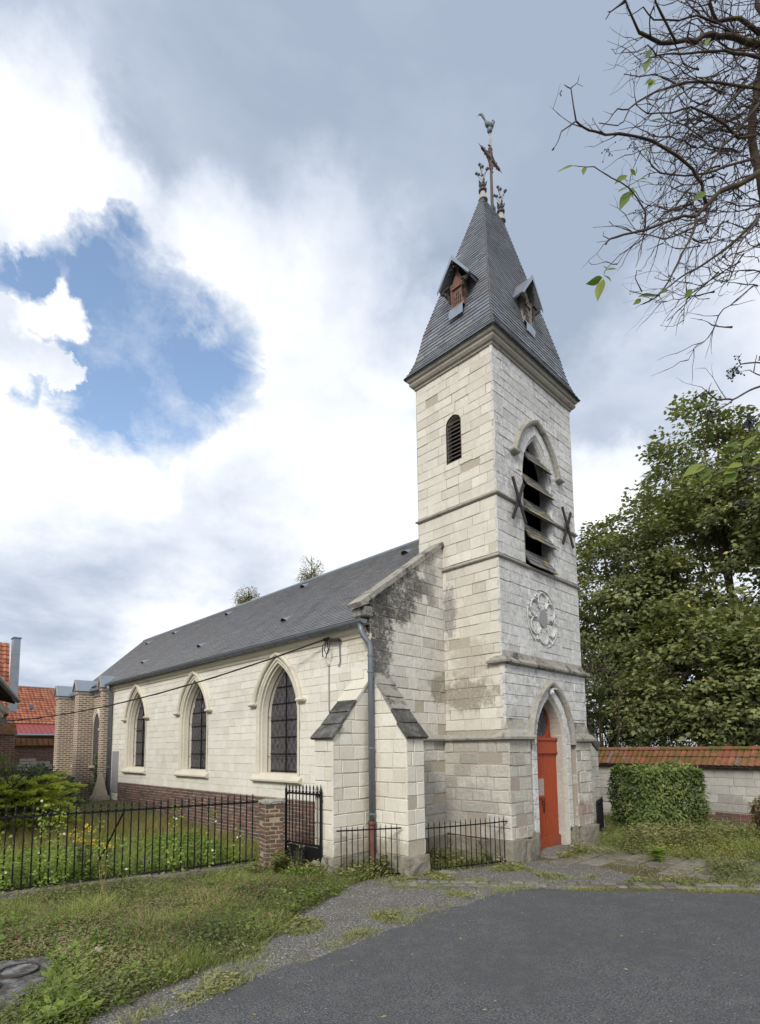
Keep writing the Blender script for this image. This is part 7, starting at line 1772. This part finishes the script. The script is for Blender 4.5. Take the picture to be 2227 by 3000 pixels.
LAWN = [(-10.2,-1.5),(-9.0,-1.4),(-7.77,-1.02),(-7.22,-.84),(-6.69,-.74),(-6.06,-.66),(-5.38,-.30),(-4.79,.12),(-4.13,.40),(-3.23,.82),(-2.3,.98),(-2.0,1.15),(-2.35,1.5),(-3.2,1.3),(-3.2,2.7),(-3.6,2.98),(-10.2,4.45)]
SLABP = sl_poly
q = scatter(LAWN, 42000, rg_, [SLABP]); blades('grass', q, (.05+.14*rg_.rand(len(q)))*np.clip(1+1.5*n2(q, 1.3, 1), .35, 2.0), .007, M_grass, rg_, .38+.5*n2(q, .8, 2)+.3*(rg_.rand(len(q))-.5), .8)
d_ = lambda q: np.clip(.25+1.3*n2(q, .75, 3)+.6*((q[:, 1] < 1.8)), .04, 1)
q = scatter(LAWN, 9500, rg_, [SLABP], d_); weeds('knotweed', q, .05, .20, 11, .034, M_weed, rg_, .46+.55*n2(q, .9, 4), spread=.045)
q2 = q[(n2(q, .8, 5) > -.02) & (q[:, 0] < -3.8) & (q[:, 1] < 2.9)][:2600]; z = gz(q2[:, 0], q2[:, 1]); k = len(q2)
P = np.stack([q2[:, 0], q2[:, 1], z+.15+.12*rg_.rand(k)], 1); o = npmesh('pink_flower_spikes', place(P, unit(np.array([0,0,1.])+rg_.normal(size=(k, 3))*.3), unit(rg_.normal(size=(k, 3))), .017*(.7+.6*rg_.rand(k)), FEATH*np.array([1,1.6,1])), FEATH_F, 5, rg_.rand(k), M_pink); o['kind'] = 'stuff'
q = scatter(LAWN, 900, rg_, [SLABP], lambda q: np.clip(.1+.9*(n2(q, 1.3, 8) > .18), 0, 1)); weeds('broad_weeds', q, .04, .20, 7, .075, M_bright, rg_, .30+.4*n2(q, 1.1, 9), spread=.05)
q = scatter([(-7.4,-.1),(-7.1,.3),(-7.0,.9),(-7.5,.75),(-7.8,-.25),(-8.2,-1.0),(-7.6,-.85)], 420, rg_, [SLABP]); weeds('dandelion_leaves', q, .02, .10, 6, .12, M_bright, rg_, .3+.3*rg_.rand(len(q)), FEATH*np.array([1,1.2,1]), FEATH_F, .03, .5)
# churchyard behind the fence
YARD = [(-3.65,3.15),(-10,4.55),(-12,9),(-11,24),(-3.2,24),(-2.7,19.6),(-2.25,15.2),(-2.25,2.2),(-3.1,2.0),(-3.1,2.9)]
q = scatter(YARD, 34000, rg_, (), lambda q: np.clip(1.25-.085*(q[:, 1]-3), .15, 1)); tall = (.14+.32*rg_.rand(len(q)))*np.clip(1.15-.10*(q[:, 1]-3.5), .45, 1)*np.where(q[:, 0] > -3.3, .55, 1); blades('tall_grass', q, tall, .0085, M_grass, rg_, .42+.45*n2(q, .6, 12)+.32*(rg_.rand(len(q))-.5), .6)
q = scatter(YARD, 22000, rg_, (), lambda q: np.clip(.10+1.5*n2(q, .32, 14)+.55*((q[:, 1] > 6) & (q[:, 1] < 10)), .02, 1)); blades('dry_grass', q, (.24+.30*rg_.rand(len(q)))*np.clip(1.2-.09*(q[:, 1]-4), .4, 1)*np.where(q[:, 0] > -3.2, .5, 1), .006, M_dry, rg_, .4+.5*n2(q, .9, 15)+.3*(rg_.rand(len(q))-.5), .5)
q = scatter([(-3.75,3.3),(-10,4.7),(-10,7.0),(-3.2,6.2)], 4200, rg_, (), lambda q: np.clip(.5+1.2*n2(q, .7, 16)-.25*(q[:, 1]-4), .05, 1)); weeds('yard_weeds', q, .08, .36, 8, .058, M_bright, rg_, .42+.5*n2(q, .9, 17), HEART, HEART_F, .07)
# right hand verge
VERGE = [(.9,-.45),(2.4,-.55),(3.5,-.4),(4.4,.8),(7.4,2.0),(7.7,-2.4),(7.0,-6.5),(4.0,-7.2),(1.1,-3.75),(.25,-2.75)]
HED = [(4.40,-.86),(5.77,-2.03),(6.85,-.77),(5.48,.4)]
PAVE = [(.3,-.6),(1.5,-.55),(2.3,-1.3),(2.6,-2.6),(1.0,-3.1),(.0,-1.9)]
q = scatter(VERGE, 24000, rg_, [HED], lambda q: np.where(inpoly(q[:, 0], q[:, 1], PAVE), .22+.6*(n2(q, 2.2, 21) > .15), .9)); edge = inpoly(q[:, 0], q[:, 1], PAVE)
blades('verge_grass', q, (.07+.22*rg_.rand(len(q)))*np.clip(1+1.2*n2(q, 1.4, 26), .4, 1.7)*np.where(edge, .45, 1)*np.clip(.45+.28*(q[:, 0]-1.2), .4, 1.2), .008, M_grass, rg_, .40+.45*n2(q, .9, 22)+.3*(rg_.rand(len(q))-.5), .7)
q = scatter(VERGE, 2600, rg_, [HED], lambda q: np.where(inpoly(q[:, 0], q[:, 1], PAVE), .03, np.clip(.3+1.5*n2(q, .9, 23), .04, 1))); weeds('verge_weeds', q, .05, .30, 10, .055, M_weed, rg_, .55+.4*n2(q, 1.0, 24), spread=.06)
q = scatter([(3.2,-.9),(4.3,-.6),(4.6,-1.0),(6.0,-2.0),(5.0,-3.0),(3.6,-2.2),(2.9,-1.4)], 900, rg_); weeds('nettles', q, .15, .48, 12, .065, M_weed, rg_, .62+.3*n2(q, 1.2, 25), spread=.06)
q = scatter([(2.0,-1.9),(3.4,-1.6),(4.2,-2.4),(3.6,-3.6),(2.2,-2.9)], 330, rg_); k = len(q); P = np.stack([q[:, 0], q[:, 1], .10+.18*rg_.rand(k)], 1); o = npmesh('small_yellow_flowers', place(P, unit(rg_.normal(size=(k, 3))), unit(np.array([-.4,-.3,1.])+rg_.normal(size=(k, 3))*.2), .014*(.7+.6*rg_.rand(k)), HEART), HEART_F, 6, rg_.rand(k), M_yellow); o['kind'] = 'stuff'
# sparse growth on gravel, along the kerb and at wall feet
q = scatter(GRAVEL, 5200, rg_, [ROADP], lambda q: np.clip(2.6*(n2(q, 1.9, 31)-.12), 0, 1)); blades('gravel_grass', q, .03+.07*rg_.rand(len(q)), .006, M_grass, rg_, .4+.4*(rg_.rand(len(q))-.3), .9)
q = scatter(GRAVEL, 420, rg_, [ROADP], lambda q: np.clip(3.5*(n2(q, 1.9, 31)-.26), 0, 1)); weeds('gravel_weeds', q, .02, .08, 7, .05, M_weed, rg_, .5+.3*rg_.rand(len(q)), spread=.04)
s = rg_.rand(5200)*7.2; KP = np.array([along(KL, min(x, 7.6))[0] for x in s]); KD = np.array([along(KL, min(x, 7.6))[1] for x in s]); off = np.where(rg_.rand(5200) < .74, -.11-.07*np.abs(rg_.normal(size=5200)), rg_.choice([.075, .235], 5200)+rg_.normal(size=5200)*.025)
q = KP+np.stack([-KD[:, 1], KD[:, 0]], 1)*off[:, None]; q = q[n2(q, 1.6, 33) > -.12]; blades('kerb_grass', q, .025+.05*rg_.rand(len(q)), .006, M_grass, rg_, .38+.4*n2(q, 1.5, 34)+.25*(rg_.rand(len(q))-.5), 1.0)
ST = [(-3.76,-1.0),(-2.30,-1.1),(-5.0,-1.04),(-1.85,-1.08),(-4.4,-.95),(-5.9,-.98)]
q = np.concatenate([np.array(c)+rg_.normal(size=(420, 2))*np.array([.28,.10]) for c in ST[:1]+ST[2:]]); q = q[n2(q, 3, 35) > -.1]; blades('edge_moss_grass', q, .02+.05*rg_.rand(len(q)), .006, M_grass, rg_, .35+.3*(rg_.rand(len(q))-.3), .9)
FEET = [((-3.1,1.28),(-2.2,1.0),.16,900), ((-1.6,.75),(-.2,.35),.22,520), ((-3.3,1.5),(-3.25,2.5),.10,500), ((-1.35,1.1),(-.3,1.1),.14,260), ((3.5,-.3),(4.1,.2),.15,400), ((1.0,-.62),(2.2,-.62),.10,260)]
for i, (a, b, sd_, n) in enumerate(FEET):
    t = rg_.rand(n); q = np.outer(1-t, a)+np.outer(t, b)+rg_.normal(size=(n, 2))*sd_; blades('wall_foot_grass', q, .05+.16*rg_.rand(n), .008, M_grass, rg_, .4+.4*(rg_.rand(n)-.4), .7)
    m_ = n//7; weeds('wall_foot_weeds', q[:m_], .06, .30, 8, .075, M_weed, rg_, .6+.3*(rg_.rand(m_)-.4), spread=.06)
# pebbles and fallen leaves
q = np.concatenate([scatter(GRAVEL, 5200, rg_), scatter([(-8,-1.9),(-1.5,-2.2),(0,-3),(-3,-5.2),(-8,-4.2)], 500, rg_), scatter([(-8.5,-1.25),(-2,-1.05),(.6,-3.8),(.3,-4.2),(-1.9,-1.5),(-8.5,-1.75)], 1500, rg_)]); k = len(q)
OCT = np.array([(1,0,0),(0,1,0),(-1,0,0),(0,-1,0),(0,0,.7)]); OCT_F = [(0,1,4),(1,2,4),(2,3,4),(3,0,4)]
P = np.stack([q[:, 0], q[:, 1], .003+0*q[:, 0]], 1); az = rg_.rand(k)*6.28
o = npmesh('loose_gravel', place(P, np.stack([np.cos(az), np.sin(az), .2*(rg_.rand(k)-.5)], 1), np.tile([0,0,1.], (k, 1)), .006+.010*rg_.rand(k)**2.5, OCT), OCT_F, 5, rg_.rand(k), stone_mat('pebbles', lo=(.08,.082,.09), mid=(.17,.17,.175), hi=(.45,.43,.39))); o['kind'] = 'stuff'
q = np.concatenate([scatter([(-8.2,-1.2),(-1.5,-1.4),(1.5,-4.2),(0,-6),(-7.5,-4.6)], 150, rg_), scatter(GRAVEL, 70, rg_)]); k = len(q); P = np.stack([q[:, 0], q[:, 1], .014+.006*rg_.rand(k)], 1); az = rg_.rand(k)*6.28
o = npmesh('fallen_leaves', place(P, np.stack([np.cos(az), np.sin(az), .15*rg_.rand(k)], 1), unit(np.array([0,0,1.])+rg_.normal(size=(k, 3))*.25), .022+.030*rg_.rand(k), OVAL), OVAL_F, 6, rg_.rand(k), leaf_mat('dead_leaf', [(0, (.16,.08,.04)), (.5, (.27,.17,.08)), (1, (.45,.36,.22))], .1, .8, .1)); o['kind'] = 'stuff'
# single plants
def stem_plant(name, label, cat, c, h, nst, nl, ls, M, seed, tmpl=OVAL, tf=OVAL_F, flower=None, nf=0, fs=.02, spread=.12, group=None, updir=.3):
    rs_ = np.random.RandomState(seed); rnd = random.Random(seed); z0 = float(gz(c[0], c[1])); root = empty(name, (c[0], c[1], z0)); tag(root, label, cat, group)
    P = []; A = []; tips = []
    for i in range(nst):
        d = Vector((rnd.gauss(0, spread), rnd.gauss(0, spread), 1)).normalized(); L = h*rnd.uniform(.65, 1.0); s = Vector((c[0]+rnd.gauss(0,.03), c[1]+rnd.gauss(0,.03), z0)); pts = [s+d*L*t+Vector((rnd.gauss(0,.012), rnd.gauss(0,.012), 0)) for t in (0,.3,.6,1)]
        mb = MB(); mb.tube(pts, [.006, .005, .004, .002], 4); mb.build('stem', M, root); tips.append(pts[-1])
        for j in range(nl):
            t = rnd.uniform(.08, .95); p = s+d*L*t; az = rnd.uniform(0, 6.28); P.append(p); A.append((math.cos(az), math.sin(az), updir+rnd.uniform(-.2,.3)))
    P, A = np.array([tuple(p) for p in P]), np.array(A); k = len(P)
    npmesh('leaves', place(P, A, unit(np.array([0,0,1.])+rs_.normal(size=(k, 3))*.3), ls*(.6+.7*rs_.rand(k)), tmpl), tf, len(tmpl), .3+.5*rs_.rand(k), M, root)['kind'] = 'stuff'
    if flower:
        k = nf; base = np.array([tuple(tips[i % len(tips)]) for i in range(k)])+rs_.normal(size=(k, 3))*np.array([.05,.05,.02])
        npmesh('flowers', place(base, unit(rs_.normal(size=(k, 3))), unit(np.array([-.3,-.4,1.])+rs_.normal(size=(k, 3))*.3), fs*(.7+.6*rs_.rand(k)), HEART), HEART_F, 6, rs_.rand(k), flower, root)['kind'] = 'stuff'
    return root
stem_plant('ragwort', 'tall ragwort with yellow flower heads behind the fence, the larger clump', 'plant', (-6.10, 4.35), .92, 9, 16, .10, M_weed, 201, FEATH, FEATH_F, M_yellow, 170, .030, .13)
stem_plant('ragwort', 'small ragwort with a few yellow heads right of the larger clump', 'plant', (-5.72, 4.25), .62, 4, 12, .09, M_weed, 202, FEATH, FEATH_F, M_yellow, 50, .028, .10)
stem_plant('thistle', 'bushy green thistle at the foot of the brick gate post', 'thistle', (-3.55, 2.32), .42, 9, 22, .13, M_weed, 203, FEATH, FEATH_F, None, 0, .02, .28)
stem_plant('thistle', 'thin thistle with pale seed heads before the gate panel', 'thistle', (-3.38, 2.02), .55, 4, 9, .08, M_weed, 204, FEATH, FEATH_F, M_white, 16, .014, .12)
stem_plant('dock_plant', 'weed sprouting between the railing and the downpipe', 'plant', (-2.42, .98), .36, 7, 9, .11, M_weed, 205, OVAL, OVAL_F, None, 0, .02, .25)
stem_plant('dock_plant', 'leafy weed inside the low railing left of the tower plinth', 'plant', (-1.05, .80), .34, 8, 10, .11, M_weed, 206, OVAL, OVAL_F, None, 0, .02, .3)
stem_plant('dock_plant', 'small weed inside the railing against the tower plinth', 'plant', (-.32, .30), .30, 5, 8, .09, M_weed, 207, OVAL, OVAL_F, None, 0, .02, .25)
stem_plant('mullein', 'broad-leaved blue-green plant on the flagstones before the hedge', 'plant', (1.95, -1.95), .36, 5, 11, .17, M_bright, 208, OVAL, OVAL_F, None, 0, .02, .25, updir=.15)
stem_plant('climbing_vine', 'bright green climber against the brick base behind the gate', 'plant', (-2.33, 2.35), .85, 7, 18, .11, M_bright, 209, HEART, HEART_F, None, 0, .02, .06)
stem_plant('wild_lettuce', 'tall thin dry weed stalk in the lawn before the fence', 'plant', (-6.35, 2.55), .75, 3, 6, .05, M_dry, 210, FEATH, FEATH_F, M_white, 8, .012, .10)
# bindweed climbing the fence bars
rb2 = np.random.RandomState(77)
for j, (bi, h, lab) in enumerate(((33, .95, 'bindweed covering the leftmost fence bars'), (29, 1.38, 'bindweed with a white flower topping the fence at left'), (27, 1.25, 'bindweed thick on the fence bar beside the leftmost white flower'), (22, 1.05, 'sparse bindweed on the bar before the ragwort'), (19, .62, 'short bindweed at the foot of the slanting stay'), (12, 1.22, 'dense bindweed column near the middle of the fence'), (6.6, 1.10, 'bindweed with white flowers on a bar right of the dense column'), (2.4, .80, 'bindweed on the bars closest to the brick gate post'), (37, .9, 'bindweed on the fence at the picture edge'))):
    p0 = F0+fd*(bi+.5)*sp_; root = empty('bindweed', (p0.x, p0.y, 0)); tag(root, lab, 'bindweed', 'bindweed vines climbing the fence')
    dense = 75 if j in (0, 1, 2, 5) else 34; n = int(dense*h*1.5); t = rb2.rand(n)**1.25
    tw_ = .07 if j != 5 else .09
    P = np.stack([p0.x+rb2.normal(size=n)*tw_*(1.25-t*.6), p0.y+rb2.normal(size=n)*.04-.015, .05+t*(h-.03)], 1)
    az = rb2.rand(n)*6.28; A = np.stack([np.cos(az), np.sin(az), -.5+0*az], 1)
    npmesh('leaves', place(P, A, unit(np.array([-.5,-.7,.5])+rb2.normal(size=(n, 3))*.35), .050*(.55+.7*rb2.rand(n)), HEART), HEART_F, 6, .25+.6*rb2.rand(n), M_bright, root)['kind'] = 'stuff'
    mb = MB(); mb.tube([(p0.x+.016*math.cos(i*.9), p0.y+.016*math.sin(i*.9), .05+i*h/26) for i in range(27)], .003, 4); mb.build('vine', M_bright, root)
    for f in range((1, 2, 1, 0, 1, 1, 2, 1, 0)[j]):
        z = h*rb2.uniform(.25, .9) if not (j == 1 and f == 0) else h+.03; c = (p0.x+rb2.normal()*.05, p0.y-.05, z); mb = MB()
        dv = Vector((rb2.normal()*.4-.5, -.8, .25)).normalized(); a_ = dv.orthogonal().normalized(); b_ = dv.cross(a_); N_ = 8
        V = [Vector(c)-dv*.03]+[Vector(c)+(a_*math.cos(i*6.283/N_)+b_*math.sin(i*6.283/N_))*.018 for i in range(N_)]
        mb.add(V, [(0, 1+i, 1+(i+1) % N_) for i in range(N_)]); mb.build('flower', M_white, root)
